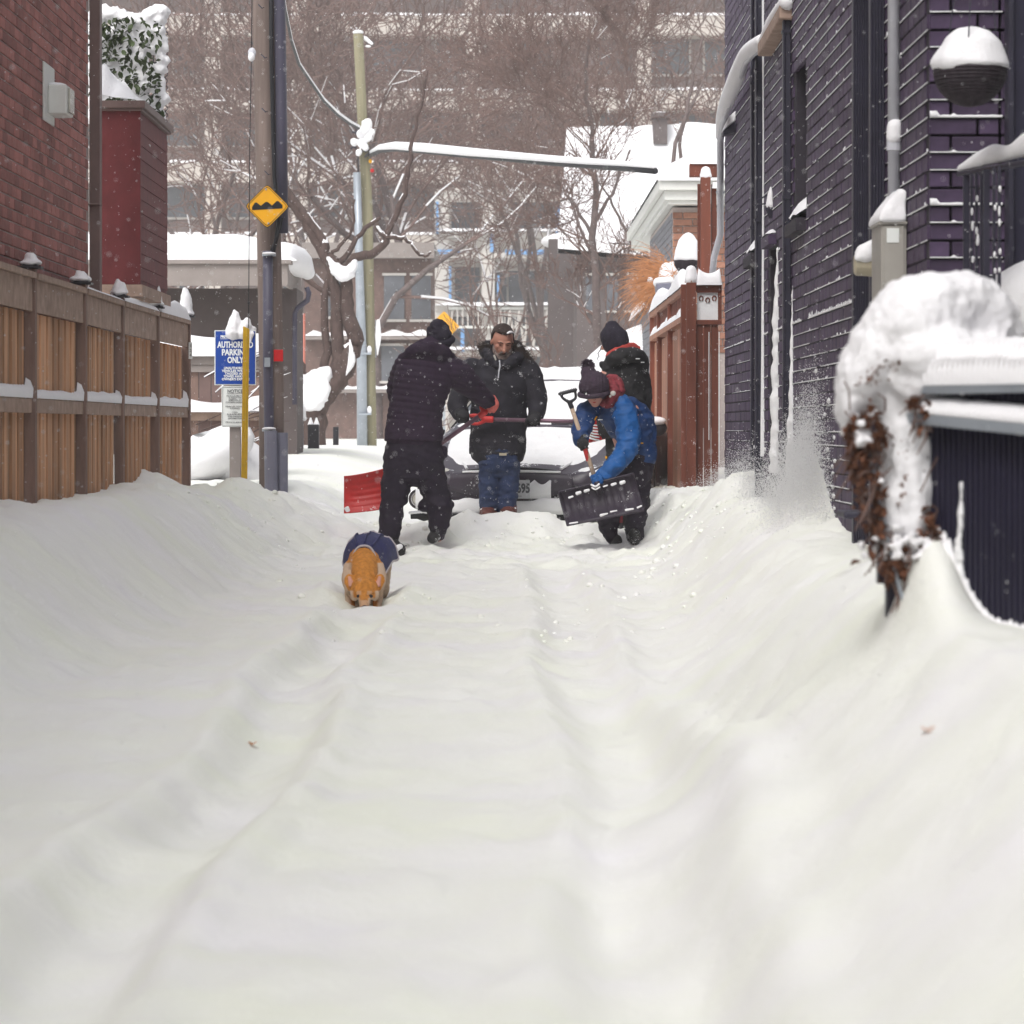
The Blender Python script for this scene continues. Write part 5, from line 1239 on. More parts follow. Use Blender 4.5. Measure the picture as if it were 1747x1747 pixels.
# the forked tree between the poles
YT = 47.
def PT(x_, y_, dy=0): return P(x_, y_, YT+dy)
T = Tree(11)
chain(T, [PT(532,790),PT(533,720),PT(530,690)], .17, .2, 0)
chain(T, [PT(530,700),PT(515,655),PT(508,625),PT(506,560,.1)], .15, .06, 0)
chain(T, [PT(535,700),PT(560,665),PT(583,640),PT(600,600),PT(604,570),PT(592,530),PT(590,480),PT(560,440),PT(545,400),PT(500,340),PT(470,280)], .15, .04, 1, .9)
chain(T, [PT(575,640),PT(577,600),PT(575,540),PT(570,480),PT(545,420),PT(520,380),PT(495,345),PT(470,330)], .1, .035, 1, .8)
chain(T, [PT(552,640),PT(556,600),PT(553,540),PT(560,470),PT(590,440),PT(615,400),PT(650,370)], .06, .025, 1, .8)
chain(T, [PT(590,480),PT(605,440),PT(640,430),PT(660,400),PT(690,330),PT(700,270),PT(712,200),PT(730,120)], .07, .012, 1, .9)
chain(T, [PT(640,380,.5),PT(655,403),PT(680,405),PT(700,415),PT(722,438),PT(735,430)], .035, .014, 1, .5)
chain(T, [PT(560,440),PT(580,420),PT(600,390),PT(605,340)], .03, .012, 1, .5)
chain(T, [PT(570,500),PT(540,490),PT(500,450),PT(488,420),PT(480,370)], .035, .016, 1, .6)
tA = make_tree('forked_tree', T.seg, 'forked bare tree with snow in its crotch between the wooden pole and the far pole', PT(532,790), lines=T.lines, snow=.65, thick=.025)
vsn = MB().limb([PT(508,640,-.12),PT(520,668,-.14),PT(535,680,-.14),PT(552,662,-.12)], [.08,.17,.17,.09], rad2=[.08,.1,.1,.08]).limb([PT(555,640,-.05),PT(535,650,-.05)],[.1,.12])
bake('crotch_snow', vsn, M['snow'], tA, .025, 2, wrinkle(.03,6))
ob('crotch_snow', MB().limb([PT(590,640,-.1),PT(600,615,-.1),PT(597,580,-.1)],[.01,.05,.01]), M['snow'], tA, True)
bake('crotch_snow', MB().limb([PT(575,460,-.1),PT(590,468,-.1),PT(605,450,-.1)],[.08,.1,.05]).limb([PT(560,440,-.1),PT(572,462,-.1)],[.02,.05]), M['snow'], tA, .02, 2, wrinkle(.02,8))
# right bare tree before the snow roof
YT = 64.
T = Tree(5)
chain(T, [PT(1024,770),PT(1022,640),PT(1018,520),PT(1012,430),PT(1016,330),PT(1010,260),PT(1008,215),PT(1000,150),PT(1005,60)], .09, .025, 3, 1.3, 3, .006)
chain(T, [PT(1012,400),PT(990,370),PT(975,340),PT(950,345),PT(930,350)], .035, .012, 2, .7, 2, .006)
chain(T, [PT(1015,380),PT(1045,330),PT(1060,290),PT(1075,255)], .035, .012, 2, .7, 2, .006)
chain(T, [PT(1010,430),PT(990,390),PT(975,345),PT(960,320)], .03, .012, 2, .6, 2, .006)
chain(T, [PT(1085,430),PT(1060,380),PT(1040,340),PT(1020,310)], .035, .012, 2, .7, 2, .006)
chain(T, [PT(1008,300),PT(980,280),PT(960,285),PT(940,280)], .03, .01, 2, .6, 2, .006)
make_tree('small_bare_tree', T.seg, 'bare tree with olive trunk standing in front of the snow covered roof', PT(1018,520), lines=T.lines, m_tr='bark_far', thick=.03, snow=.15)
YT = 60.
T = Tree(8)
chain(T, [PT(1152,770),PT(1150,520),PT(1145,300),PT(1165,210),PT(1180,140),PT(1200,60)], .05, .02, 2, .9, 3, .005)
chain(T, [PT(1170,300),PT(1160,230),PT(1190,160),PT(1215,100)], .035, .016, 2, .8, 3, .005)
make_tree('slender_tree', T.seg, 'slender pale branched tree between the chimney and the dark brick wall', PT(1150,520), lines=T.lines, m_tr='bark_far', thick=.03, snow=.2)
# big background trees
def bigtree(x_, Y_, seed, H, lab, lean=0, r=.22, sn=.22, dep=4, group='tall bare trees in front of the far building'):
    T = Tree(seed); b = Vector((x_, Y_, .5)); top = b+Vector((lean*.3,0,H*.2))
    T.seg.append((b, b.lerp(top,.5), r, r*.9, 9)); T.seg.append((b.lerp(top,.5), top, r*.9, r*.8, 9))
    for k in range(T.r.randint(4,5)):
        a = T.r.uniform(0,6.28); T.grow(top-Vector((0,0,T.r.uniform(0,H*.05))), Vector((math.cos(a)*.5+lean*.2, math.sin(a)*.35, 1)), H*.33, r*.5, dep, up=.1, spread=.6, wob=.2, minr=.016, kids=(1,2))
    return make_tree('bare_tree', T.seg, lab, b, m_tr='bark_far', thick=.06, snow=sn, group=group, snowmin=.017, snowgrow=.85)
tree_px = [(722,92,1,15,'tall bare tree fanning out above the snowy cable, right of the far pole'),(330,95,3,14,'bare tree filling the gap above the flat garage roof, nearest the ivy'),
           (545,105,4,16,'bare tree rising between the two utility poles'),(1080,108,5,16,'bare tree behind the chimney of the snow roofed house'),(1210,100,7,14,'bare tree cut off by the dark brick wall'),
           (430,112,8,15,'bare tree directly behind the thick wooden pole'),(930,116,9,15,'bare tree just left of the snow covered roof'),(640,88,25,12,'bushy bare tree at the foot of the slim mossy pole'),
           (850,118,12,13,'thin bare tree veiling the balconies above the middle man')]
for x_, Y_, sd_, H, lab in tree_px: bigtree((x_-CX)/FPX*Y_, Y_, sd_, H, lab, dep=4, r=.12 if sd_ == 12 else .2 if sd_ != 1 else .26, sn=.45)
# ------------------------------------------------------------------ the snowed-in car
CXc = (873-CX)/FPX*30.3; CYf = 30.3
car = thing('parked_car', 'dark compact car facing the camera, windscreen, bonnet and bumper plastered with snow', 'car', (CXc,CYf+2,0.1))
ST = [(-.03,.62,.42,.60,.60,.5),(.03,.74,.30,.66,.62,.52),(.16,.835,.24,.70,.665,.60),(.5,.865,.22,.78,.80,.64),(.95,.875,.2,.88,.93,.68),(1.1,.875,.2,.93,1.0,.68),(1.5,.875,.2,.95,1.22,.62),(1.92,.87,.2,.96,1.41,.56),(2.4,.87,.2,.97,1.455,.56),(3.3,.86,.22,.97,1.42,.54),(3.9,.82,.26,.95,1.15,.5),(4.1,.74,.32,.85,.9,.45)]
def car_ring(y, w, zb, zt, zc, wt):
    pts = [(-w*.9,zb),(-w,zb+.1),(-w,(zb+zt)/2),(-w*.985,zt-.06),(-w*.93,zt)]
    if zc > zt+.1: pts += [(-(w*.93+wt)/2,(zt+zc)/2),(-wt,zc-.03),(-wt*.85,zc)]
    else: pts += [(-w*.88,zt+(zc-zt)*.4),(-wt*1.05,zt+(zc-zt)*.8),(-wt*.8,zc)]
    pts += [(-wt*.4,zc+.012),(0,zc+.018)]
    pts += [(-a,b) for a,b in reversed(pts[:-1])]
    return [Vector((CXc+a,CYf+y,b)) for a,b in pts]
rows = [car_ring(*s) for s in ST]
mb = MB().grid(rows); nr = len(rows[0]); mb.f.append(tuple(range(nr))); mb.f.append(tuple((len(rows)-1)*nr+j for j in reversed(range(nr))))
body = ob('body', mb, M['car_paint'], car, True)
def on_car(u, y):
    """top surface height at lateral u (-1..1 of half width) and distance y behind the bumper"""
    for a, b in zip(ST[:-1], ST[1:]):
        if a[0] <= y <= b[0]:
            t = (y-a[0])/(b[0]-a[0]); return tuple(a[i]*(1-t)+b[i]*t for i in range(6))
    return ST[-1]
def cover(y0, y1, uw, th, name, n=40, m=28, lab=None, ragged_=.0):
    rows = []
    for i in range(n+1):
        y = y0+(y1-y0)*i/n; s = on_car(0, y); r = car_ring(*s); r = [p-Vector((CXc,CYf+y,0)) for p in r]
        xsr = [p.x for p in r[4:-4]]; zsr = [p.z for p in r[4:-4]]; row = []
        for j in range(m+1):
            u = -1+2*j/m; x = u*uw(y); z = float(np.interp(x, xsr, zsr))
            e = min(1,(1-abs(u))*6)*min(1,i/n*14)*min(1,(1-i/n)*14)
            t_ = th*(1+.5*mnoise.noise(Vector((x*4,y*4,7)))+.25*mnoise.noise(Vector((x*15,y*15,7))))*e-.004*(1-e)
            row.append(Vector((CXc+x, CYf+y, z+t_)))
        rows.append(row)
    return ob(name, MB().grid(rows), M['car_snow'], car, True, label=lab)
cover(.2,1.08,lambda y: np.interp(y,[.2,.45,1.1],[.5,.66,.74]),.028,'bonnet_snow')
cover(1.12,1.9,lambda y: np.interp(y,[1.1,1.9],[.8,.6]),.03,'windscreen_snow',lab='wind packed snow covering the windscreen')
cover(1.97,3.3,lambda y: .6,.07,'roof_snow')
ob('windscreen', MB().grid([[Vector((CXc+u*np.interp(y,[1.1,1.92],[.72,.57]),CYf+y,on_car(0,y)[4]+.016-.03*u*u)) for u in np.linspace(-1,1,9)] for y in np.linspace(1.12,1.92,6)]), M['dark_glass'], car, True)
ob('wiper', MB().tube([(CXc-.55,CYf+1.08,1.03),(CXc-.3,CYf+1.06,1.025),(CXc-.1,CYf+1.08,1.035)], .008, 5), M['car_trim'], car)
ob('wiper', MB().tube([(CXc+.15,CYf+1.08,1.035),(CXc+.45,CYf+1.08,1.03),(CXc+.6,CYf+1.1,1.03)], .008, 5), M['car_trim'], car)
ob('roof_trim', MB().tube([P(925,651,32.2),P(945,655,32.2),P(985,660,32.2),P(1010,664,32.3)], .012, 5), M['car_trim'], car)
for s in (-1,1):
    ob('bonnet_crease', MB().tube([(CXc+s*.40,CYf+.1,.655),(CXc+s*.5,CYf+.35,.74),(CXc+s*.62,CYf+.75,.85),(CXc+s*.66,CYf+1.0,.92)], .013, 6), M['car_snow'], car)
    hl_ = ob('headlight', MB().ell((CXc+s*.66,CYf+.12,.6),(.15,.12,.075),16,10), M['lamp_glass'] if s<0 else M['car_snow'], car, True, label='left headlight' if s<0 else 'right headlight caked in snow')
    mr_ = ob('mirror', MB().ell((CXc+s*1.0,CYf+1.5,1.0),(.1,.07,.075),12,8).tube([(CXc+s*.88,CYf+1.5,.96),(CXc+s*.96,CYf+1.5,.98)],.025,6), M['car_trim'], car, True)
    ob('mirror_snow', MB().ell((CXc+s*1.0,CYf+1.47,1.06),(.1,.07,.04),10,7), M['snow'], mr_, True)
    wh = ob('wheel', MB().tube([(CXc+s*.66,CYf+.85,.33),(CXc+s*.86,CYf+.85,.33)], .31, 24), M['rubber'], car)
    ob('rim', MB().tube([(CXc+s*.84,CYf+.85,.33),(CXc+s*.872,CYf+.85,.33)], .19, 16), M['steel'], wh)
    wh = ob('wheel', MB().tube([(CXc+s*.66,CYf+3.3,.33),(CXc+s*.86,CYf+3.3,.33)], .31, 24), M['rubber'], car)
# front: bonnet slot, grille, lower intake, lip, plate, fog lamps
def fr(x_, y_, d=0): p = P(x_, y_, CYf); return Vector((p.x, CYf-.05-d, p.z))
def arcband(name, x0, x1, ytop, ybot, m, d0=.0, n=28, bow=.12, kind=None, smooth=True, th=.05):
    rows = []
    for i in range(n+1):
        t = i/n; x_ = x0+(x1-x0)*t; yt = ytop(x_) if callable(ytop) else ytop; yb = ybot(x_) if callable(ybot) else ybot
        dd_ = bow*(2*t-1)**2
        a = fr(x_, yt, d0-dd_); b = fr(x_, yb, d0-dd_)
        rows.append([a+Vector((0,th,0)), a, a.lerp(b,.33)+Vector((0,-.01,0)), a.lerp(b,.66)+Vector((0,-.01,0)), b, b+Vector((0,th,0))])
    return ob(name, MB().grid(rows), M[m], car, smooth, kind=kind)
arcband('bumper', 703, 1043, 812, 872, 'car_paint', .03, bow=.22, th=.2)
arcband('upper_grille', 768, 980, lambda x_: 803+((x_-873)/105)**2*6, lambda x_: 846-((x_-873)/110)**4*12, 'car_paint', .05, bow=.06)
arcband('bonnet_edge', 797, 954, lambda x_: 796+((x_-873)/80)**2*6, lambda x_: 801+((x_-873)/80)**2*3, 'black', .045, bow=.04)
arcband('edge_snow', 790, 960, lambda x_: 801+((x_-873)/80)**2*2, lambda x_: 806+((x_-873)/80)**2*1, 'car_snow', .05, bow=.04)
arcband('bumper_snow', 752, 1035, lambda x_: 849+2.5*math.sin(x_*.14)+3*math.sin(x_*.05), 877, 'car_snow', .085, bow=.14)
arcband('bumper_snow', 884, 945, lambda x_: 818+8*abs(math.sin(x_*.12)), lambda x_: 850, 'car_snow', .075, bow=.02)
arcband('lip', 690, 1056, 876, lambda x_: 889+2*math.sin(x_*.3)+1.5*math.sin(x_*.9), 'rubber', .09, bow=.3, th=.2)
pa, pb = fr(850,849.5,.13), fr(911,818.5,.125)
ob('licence_plate', MB().bb(pa, pb), M['plate'], car, bevel=.004)
ob('plate_frame', MB().bb(fr(848,854,.125), fr(913,849.8,.11)), M['car_trim'], car)
t = text('695', (fr(900,833,.135)), .105, M['text_grey'], car, bold=.004, sx=.72); t.location.y = fr(0,0,.135).y-root_off(car).y
text('ONTARIO', fr(881,822.5,.134), .02, M['text_grey'], car); text('YOURS TO DISCOVER', fr(881,846,.134), .016, M['text_grey'], car)
for s in (-1,1):
    c = fr(873+s*163,852,.03); c.y += .12
    fg = ob('fog_lamp', MB().tube([c+Vector((0,.02,0)),c,c+Vector((0,-.03,0))],[.075,.08,.085],20), M['car_trim'], car)
    ob('fog_ring', MB().tube([c+Vector((.058*math.cos(a),-.035,.058*math.sin(a))) for a in np.linspace(0,2*math.pi,22)], .008, 6), M['chrome'], fg)
    ob('fog_glass', MB().ell(c+Vector((0,-.03,0)),(.05,.012,.05)), M['lamp_glass'], fg, True)
ob('chrome_strip', MB().tube([fr(693,876,-.1),fr(722,873,.02),fr(735,875,.05)], .014, 6), M['chrome'], car)
arcband('wing_snow', 706, 735, 835, 868, 'car_snow', -.02, bow=.02)
ob('door_seam', MB().tube([(CXc+.876,CYf+1.25,.3),(CXc+.878,CYf+1.25,.9)], .005, 4).tube([(CXc+.876,CYf+2.3,.3),(CXc+.878,CYf+2.3,.92)], .005, 4), M['black'], car)
ob('sill_snow', MB().limb([(CXc+.87,CYf+1.3,.955),(CXc+.86,CYf+2.0,.975),(CXc+.86,CYf+3.0,.985)], [.012,.016,.014]), M['snow'], car, True)
# side windows
for s in (-1,1):
    ob('side_window', MB().add([Vector((CXc+s*.815,CYf+1.45,1.0)),Vector((CXc+s*.82,CYf+3.2,1.0)),Vector((CXc+s*.60,CYf+3.0,1.38)),Vector((CXc+s*.605,CYf+2.0,1.39))],[(0,1,2,3)]), M['dark_glass'], car)
# the car stands a little askew in the lane
car.rotation_euler.z = R(-10.5)
_f = Vector((CXc, CYf, 0)); _v = Vector(OFF[car.name])-_f
car.location = _f+Matrix.Rotation(R(-10.5),3,'Z') @ _v

# ------------------------------------------------------------------ people
def head(mb, c, s, yaw=0, pitch=0, roll=0):
    """skull, jaw, nose, brow, ears; face looks along -Y when yaw = pitch = 0; s = head height"""
    Q = Matrix.Rotation(yaw,3,'Z') @ Matrix.Rotation(roll,3,'Y') @ Matrix.Rotation(pitch,3,'X'); c = Vector(c)
    L = lambda x,y,z: c+Q@Vector((x*s,y*s,z*s))
    mb.ell(L(0,.03,.1), (.32*s,.39*s,.38*s), 18, 12, Q); mb.ell(L(0,-.1,-.12), (.27*s,.27*s,.3*s), 16, 10, Q); mb.ell(L(0,-.2,-.36), (.15*s,.12*s,.1*s), 12, 8, Q)
    mb.limb([L(0,-.35,.08),L(0,-.42,-.04),L(0,-.46,-.11)], [.04*s,.05*s,.065*s]); mb.ell(L(0,-.33,.11),(.22*s,.06*s,.04*s),12,8,Q)
    mb.ell(L(-.05,-.4,-.12),(.035*s,.04*s,.035*s),8,6,Q); mb.ell(L(.05,-.4,-.12),(.035*s,.04*s,.035*s),8,6,Q)
    mb.limb([L(-.08,-.33,-.22),L(0,-.365,-.22),L(.08,-.33,-.22)],[.02*s,.03*s,.02*s]); mb.ell(L(-.17,-.26,-.06),(.07*s,.07*s,.07*s)); mb.ell(L(.17,-.26,-.06),(.07*s,.07*s,.07*s))
    for q in (-1,1): mb.ell(L(q*.33,.02,-.02),(.035*s,.08*s,.12*s),10,8,Q)
    return L, Q
def grip(mb, c, ax, palm, s=1.0, flip=1):
    """fingers closed round a shaft through c along ax; palm = direction from the shaft to the back of the hand"""
    c = Vector(c); ax = Vector(ax).normalized(); p = Vector(palm); p = (p-ax*p.dot(ax)).normalized(); w = ax.cross(p)*flip
    mb.ell(c+p*.032*s, (.044*s,.022*s,.05*s), 12, 8, Matrix((ax, w, p)).transposed() @ Matrix.Diagonal((1,2.1,.42)))
    for k in range(4):
        q = c+ax*(-.033+.022*k)*s; l_ = (4.0,4.4,4.2,3.5)[k]
        pts = [q+(p*math.cos(a)+w*math.sin(a))*.03*s for a in np.linspace(.35,l_,7)]
        mb.limb(pts, [.0105*s]*4+[.009*s]*3, n=8)
    q = c+ax*(-.045)*s
    mb.limb([q+p*.03*s-w*.01*s, q-w*.03*s+p*.006*s-ax*.006*s, q-w*.022*s-p*.022*s+ax*.012*s], [.014*s,.0115*s,.009*s], n=8)
def person(label, Y0, px):
    t = thing('person', label, 'person', P(px, 930, Y0)); return t
# ---- man on the left, seen from behind
YA = 28.0
def A_(x_, y_, d=0): return P(x_, y_, YA+d)
m1 = person('man in dark quilted jacket and knitted hat seen from behind, with a red shovel', YA, 706)
bm_ = MB()
L1, Q1 = head(bm_, A_(752,578,.02), .235, yaw=R(150), pitch=R(-22))
bm_.limb([A_(752,590),A_(742,605),A_(730,630),A_(712,700),A_(706,760)], [.06,.075,.14,.13,.14], rad2=[.06,.07,.1,.09,.1])
bm_.limb([A_(775,628),A_(800,656,.1),A_(820,675,.2),A_(838,690,.3)], [.06,.05,.042,.034])
bm_.limb([A_(690,620,.05),A_(675,670,.25),A_(705,715,.42),A_(735,752,.42)], [.06,.05,.04,.034])
bm_.limb([A_(690,770),A_(676,850,.03),A_(664,920)], [.09,.06,.045]); bm_.limb([A_(725,770),A_(745,850,.05),A_(747,915,.08)], [.09,.06,.045])
bake('body', bm_, M['skin_cold'], m1, .009, 3)
j = MB()
j.limb([A_(706,740),A_(707,715),A_(713,680),A_(722,648),A_(728,625),A_(733,606)], [.222,.208,.205,.225,.215,.11], rad2=[.16,.15,.15,.16,.14,.10], n=26, side=(1,0,0))
j.limb([A_(762,628,.02),A_(785,643,.06),A_(805,660,.14),A_(822,676,.2),A_(836,688,.28)], [.11,.115,.09,.072,.05], n=18)
j.limb([A_(695,622,.05),A_(682,665,.2),A_(700,705,.36),A_(722,735,.4)], [.1,.1,.08,.06], n=18)
j.limb([A_(700,612,-.02),A_(722,600,-.07),A_(748,600,-.08),A_(766,612,.0)], [.05,.062,.058,.05])
per = .048
def quiltd(c, n):
    f = abs(math.sin((c.z-1+(c.x+.73)*.12)*math.pi/per)); hem = 0 if c.z > 1.02 else .5
    return .009*(f**.55)-.004+.005*mnoise.noise(c*9)+.008*(1-2*abs(mnoise.noise(c*4+Vector((3,0,0)))))*.5
bake('jacket', j, M['fleece'], m1, .0085, 3, quiltd)
jh = MB().tube([A_(706,752),A_(706,735),A_(707,715)], [.228,.224,.208], rad2=[.165,.165,.15], n=28, side=(1,0,0)); bake('jacket_hem', jh, M['fleece'], m1, .009, 2, wrinkle(.004,14))
hd = MB().limb([A_(692,609,-.03),A_(708,598,-.1),A_(735,594,-.12),A_(757,600,-.08),A_(768,611,.0)], [.035,.05,.055,.045,.025]).limb([A_(712,590,-.04),A_(735,584,-.08),A_(756,592,-.04)], [.03,.04,.025])
bake('hood', hd, M['fleece'], m1, .008, 2, wrinkle(.008,13))
p = MB()
p.limb([A_(707,752),A_(706,780),A_(707,800)], [.205,.232,.215], rad2=[.14,.15,.14], n=24, side=(1,0,0))
p.limb([A_(683,790),A_(676,825),A_(674,845),A_(669,862),A_(667,888),A_(663,915)], [.125,.112,.102,.088,.085,.078], n=18)
p.limb([A_(730,795,.02),A_(738,825,.03),A_(746,850,.04),A_(749,863,.05),A_(749,886,.06),A_(746,912,.08)], [.125,.11,.1,.107,.082,.052], n=18)
p.limb([A_(725,862,.03),A_(768,860,.05)], [.05,.035])
p.limb([A_(757,768,.02),A_(758,776,.02)], [.025,.02])
bake('trousers', p, M['trouser'], m1, .0085, 3, wrinkle(.012,6.5,(1,1,1.8)))
h = MB().limb([L1(0,.06,-.05),L1(0,.05,.18),L1(0,.03,.42)], [.395*.235,.4*.235,.27*.235], n=22)
bake('knitted_hat', h, M['knit'], m1, .007, 2, wrinkle(.007,14))
hh = MB().limb([A_(744,557),A_(752,554),A_(760,559)], [.03,.035,.03]).limb([A_(735,562,-.02),A_(733,572,-.02)],[.03,.025]); bake('hat_crown_fold', hh, M['knit'], m1, .007, 2, wrinkle(.004,20))
hc_ = MB().tube([L1(.385*math.cos(a)*1.0,.06+.40*math.sin(a),-.06+.04*math.sin(a)) for a in np.linspace(0,2*math.pi,30)], .028, 8); ob('hat_cuff', hc_, M['knit'], m1, True)
ob('hat_tag', MB().box(A_(749,586.5,-.125),(.035,.006,.013)), M['sign_white'], m1)
b = MB().limb([A_(662,915),A_(666,930,-.03),A_(680,938,-.1)], [.075,.07,.05]); bake('boot', b, M['boot'], m1, .008, 2, wrinkle(.008,18))
ob('boot_snow', MB().limb([A_(672,938,-.14),A_(683,932,-.16)],[.03,.02]), M['snow'], m1, True); ob('boot_lace', MB().tube([A_(676,934,-.12),A_(688,932,-.15),A_(694,931,-.15)],.004,5), M['cable'], m1)
b = MB().limb([A_(745,912,.08),A_(738,918,.02)], [.055,.045]); bake('boot', b, M['boot'], m1, .008, 2)
g = MB(); sa = (A_(848,690,.3)-A_(800,728,.3)).normalized()
grip(g, A_(838,693,.28), (A_(846,687,.3)-A_(820,706,.28)), Vector((.3,.1,.9)), 1.1); g.limb([A_(838,683,.27),A_(839,690,.28)],[.04,.035])
g.limb([A_(842,677,.27),A_(848,690,.27),A_(842,702,.27)],[.016,.018,.014])
bake('glove', g, M['red_glove'], m1, .006, 1)
g = MB(); grip(g, A_(735,770,.42), (A_(757,755,.35)-A_(700,800,.45)), Vector((-.3,-.1,.9)), 1.1); bake('glove', g, M['red_glove'], m1, .006, 1)
# ---- red shovel of the left man
def shovel(name, label, loc): return thing(name, label, 'snow shovel', loc)
s1 = shovel('snow_shovel', 'red bladed snow shovel with maroon shaft held by the man in the quilted jacket', A_(650,840,.4))
Hs = A_(826,704,.28); Bs = A_(660,822,.52)
ob('shaft', MB().tube([Hs, Hs.lerp(Bs,.5), Bs], .019, 10), M['maroon_shaft'], s1, True)
gy_ = MB(); dv = (Hs-Bs).normalized()
g1_ = A_(847,682,.28); g2_ = A_(838,702,.28)
gy_.tube([Hs-dv*.05, Hs+dv*.02], .026, 8).limb([Hs+dv*.01, A_(820,695,.28), A_(826,686,.27)], [.02,.013,.012]).limb([Hs, A_(835,697,.28), A_(843,692,.28)], [.02,.015,.012]).limb([A_(824,688,.27),A_(845,689,.27)], [.011]*2)
bake('d_grip', gy_, M['red_plastic'], s1, .006, 1)
rows = []
for i in range(29):
    u = i/28; row = []
    for k in range(33):
        v = k/32
        x_ = 587+(692-587)*u; yt = 812-17*u**1.3-1*(u*u)*8; yb = 876-4*u-12*u*u
        y_ = yt+(yb-yt)*v; curve = .10*(4*(v-.5)**2)*-.6-.09*u+.16*u*u
        rib = -.008*max(0,math.sin(v*math.pi*13)) if .14 < u < .88 and .15 < v < .9 else 0
        row.append(P(x_, y_, YA+.5+curve+rib))
    rows.append(row)
bl = ob('blade', MB().grid(rows), M['red_plastic'], s1, True); so_ = bl.modifiers.new('t','SOLIDIFY'); so_.thickness = .006
ob('blade_snow', MB().limb([P(591,866,YA+.44),P(594,872,YA+.44)],[.02,.018],rad2=[.008,.008]).limb([P(613,844.5,YA+.53),P(626,845.5,YA+.53)],[.009,.004],rad2=[.02,.01]), M['snow'], s1, True)
# ---- man in the middle
YM = 29.6
def B_(x_, y_, d=0): return P(x_, y_, YM+d)
m2 = person('bearded bareheaded man in black fur collared parka, looking down, holding a shovel level', YM, 853)
bm_ = MB()
L2, Q2 = head(bm_, B_(857,583,0), .27, yaw=R(12), pitch=R(24), roll=R(3))
bm_.limb([B_(855,600,.03),B_(854,625,.05),B_(852,680,.05),B_(852,765,.03)], [.06,.08,.15,.14], rad2=[.06,.07,.1,.1])
for s_, xs_ in ((-1,(806,792,782,795)),(1,(893,912,918,911))): bm_.limb([B_(xs_[0],628,.04),B_(xs_[1],665,.04),B_(xs_[2],695,-.04),B_(xs_[3],714,-.15)], [.06,.05,.04,.032])
for s_ in (-1,1): bm_.limb([B_(852+s_*16,760),B_(852+s_*15,820),B_(852+s_*16,885)], [.09,.06,.045])
bake('body', bm_, M['skin'], m2, .0065, 3)
hb_ = MB().ell(L2(0,.07,.14),(.345*.27,.41*.27,.40*.27),20,14,Q2).ell(L2(0,-.12,.41),(.22*.27,.2*.27,.1*.27),12,8,Q2).ell(L2(-.3,-.02,.1),(.05*.27,.16*.27,.2*.27)).ell(L2(.3,-.02,.1),(.05*.27,.16*.27,.2*.27))
bake('hair', hb_, M['hair'], m2, .006, 1, wrinkle(.004,40))
# pull hair back off the face
hm = bpy.data.objects['hair'].data; Qi = Q2.inverted(); c0 = L2(0,0,0); offp = root_off(m2)
for v in hm.vertices:
    l = Qi @ (Vector(v.co)+offp-c0)/.27
    if l.y < -.02 and l.z < .34: v.co += Q2 @ Vector((0,.25*.27*min(1,(-.02-l.y)*4),0))
bd_ = MB().limb([L2(-.27,-.12,-.1),L2(-.22,-.2,-.27),L2(-.1,-.3,-.4),L2(.1,-.3,-.4),L2(.22,-.2,-.27),L2(.27,-.12,-.1)], [.035*.27,.07*.27,.1*.27,.1*.27,.07*.27,.035*.27]).limb([L2(-.11,-.34,-.26),L2(-.05,-.385,-.175),L2(.05,-.385,-.175),L2(.11,-.34,-.26)],[.03*.27]*4).ell(L2(0,-.3,-.37),(.16*.27,.11*.27,.1*.27))
bake('beard', bd_, M['beard'], m2, .005, 1, wrinkle(.003,50))
for q in (-1,1):
    ob('eye', MB().ell(L2(q*.115,-.325,.02),(.038*.27,.02*.27,.012*.27),10,6,Q2), M['boot_brown'], m2, True)
    ob('eyebrow', MB().limb([L2(q*.06,-.375,.095),L2(q*.13,-.37,.12),L2(q*.2,-.32,.09)],[.012*.27,.016*.27,.008*.27]), M['hair'], m2, True)
ob('mouth', MB().limb([L2(-.085,-.345,-.23),L2(0,-.385,-.245),L2(.085,-.345,-.23)],[.006*.27,.013*.27,.006*.27]), M['boot_brown'], m2, True)
ob('hair_snow', MB().limb([L2(.05,-.33,.42),L2(.14,-.27,.44),L2(.24,-.2,.4)],[.008,.01,.006]), M['snow'], m2, True)
pk_ = MB()
pk_.limb([B_(849,768,.03),B_(850,735,.02),B_(851,690,.01),B_(851,655,.02),B_(853,628,.04),B_(855,612,.06)], [.225,.222,.225,.235,.2,.1], rad2=[.16,.15,.15,.15,.13,.09], n=28, side=(1,0,0))
pk_.limb([B_(806,626,.05),B_(797,640,.05),B_(788,665,.04),B_(781,690,.0),B_(785,705,-.06)], [.08,.1,.09,.08,.062], n=18)
pk_.limb([B_(895,622,.05),B_(902,638,.05),B_(912,665,.03),B_(916,692,-.02),B_(914,708,-.08)], [.08,.098,.09,.075,.06], n=18)
bake('parka', pk_, M['parka'], m2, .0085, 3, wrinkle(.013,5.5,(1,1,1.3)))
hem = MB().tube([B_(848.5,775,.03),B_(849,755,.03),B_(850,725,.03)], [.228,.232,.22], rad2=[.165,.165,.15], n=30, side=(1,0,0)); bake('parka_hem', hem, M['parka'], m2, .009, 2, wrinkle(.005,12))
ob('coat_tab', MB().box(B_(858,775,-.15),(.06,.01,.02)), M['beige'], m2)
ob('zip', MB().tube([B_(852,615,-.1),B_(853,625,-.135),B_(851,634,-.15),B_(850,645,-.155)],.006,5), M['white_pipe'], m2); ob('collar_tab', MB().limb([B_(843,606,-.1),B_(846,614,-.11)],[.009,.007],rad2=[.004]*2), M['box_grey'], m2, True)
fu = MB(); col_pts = [B_(838,590,.06),B_(830,600,.0),B_(838,612,-.07),B_(851,624,-.12),B_(866,620,-.12),B_(880,608,-.06),B_(888,598,.02),B_(880,585,.1)]
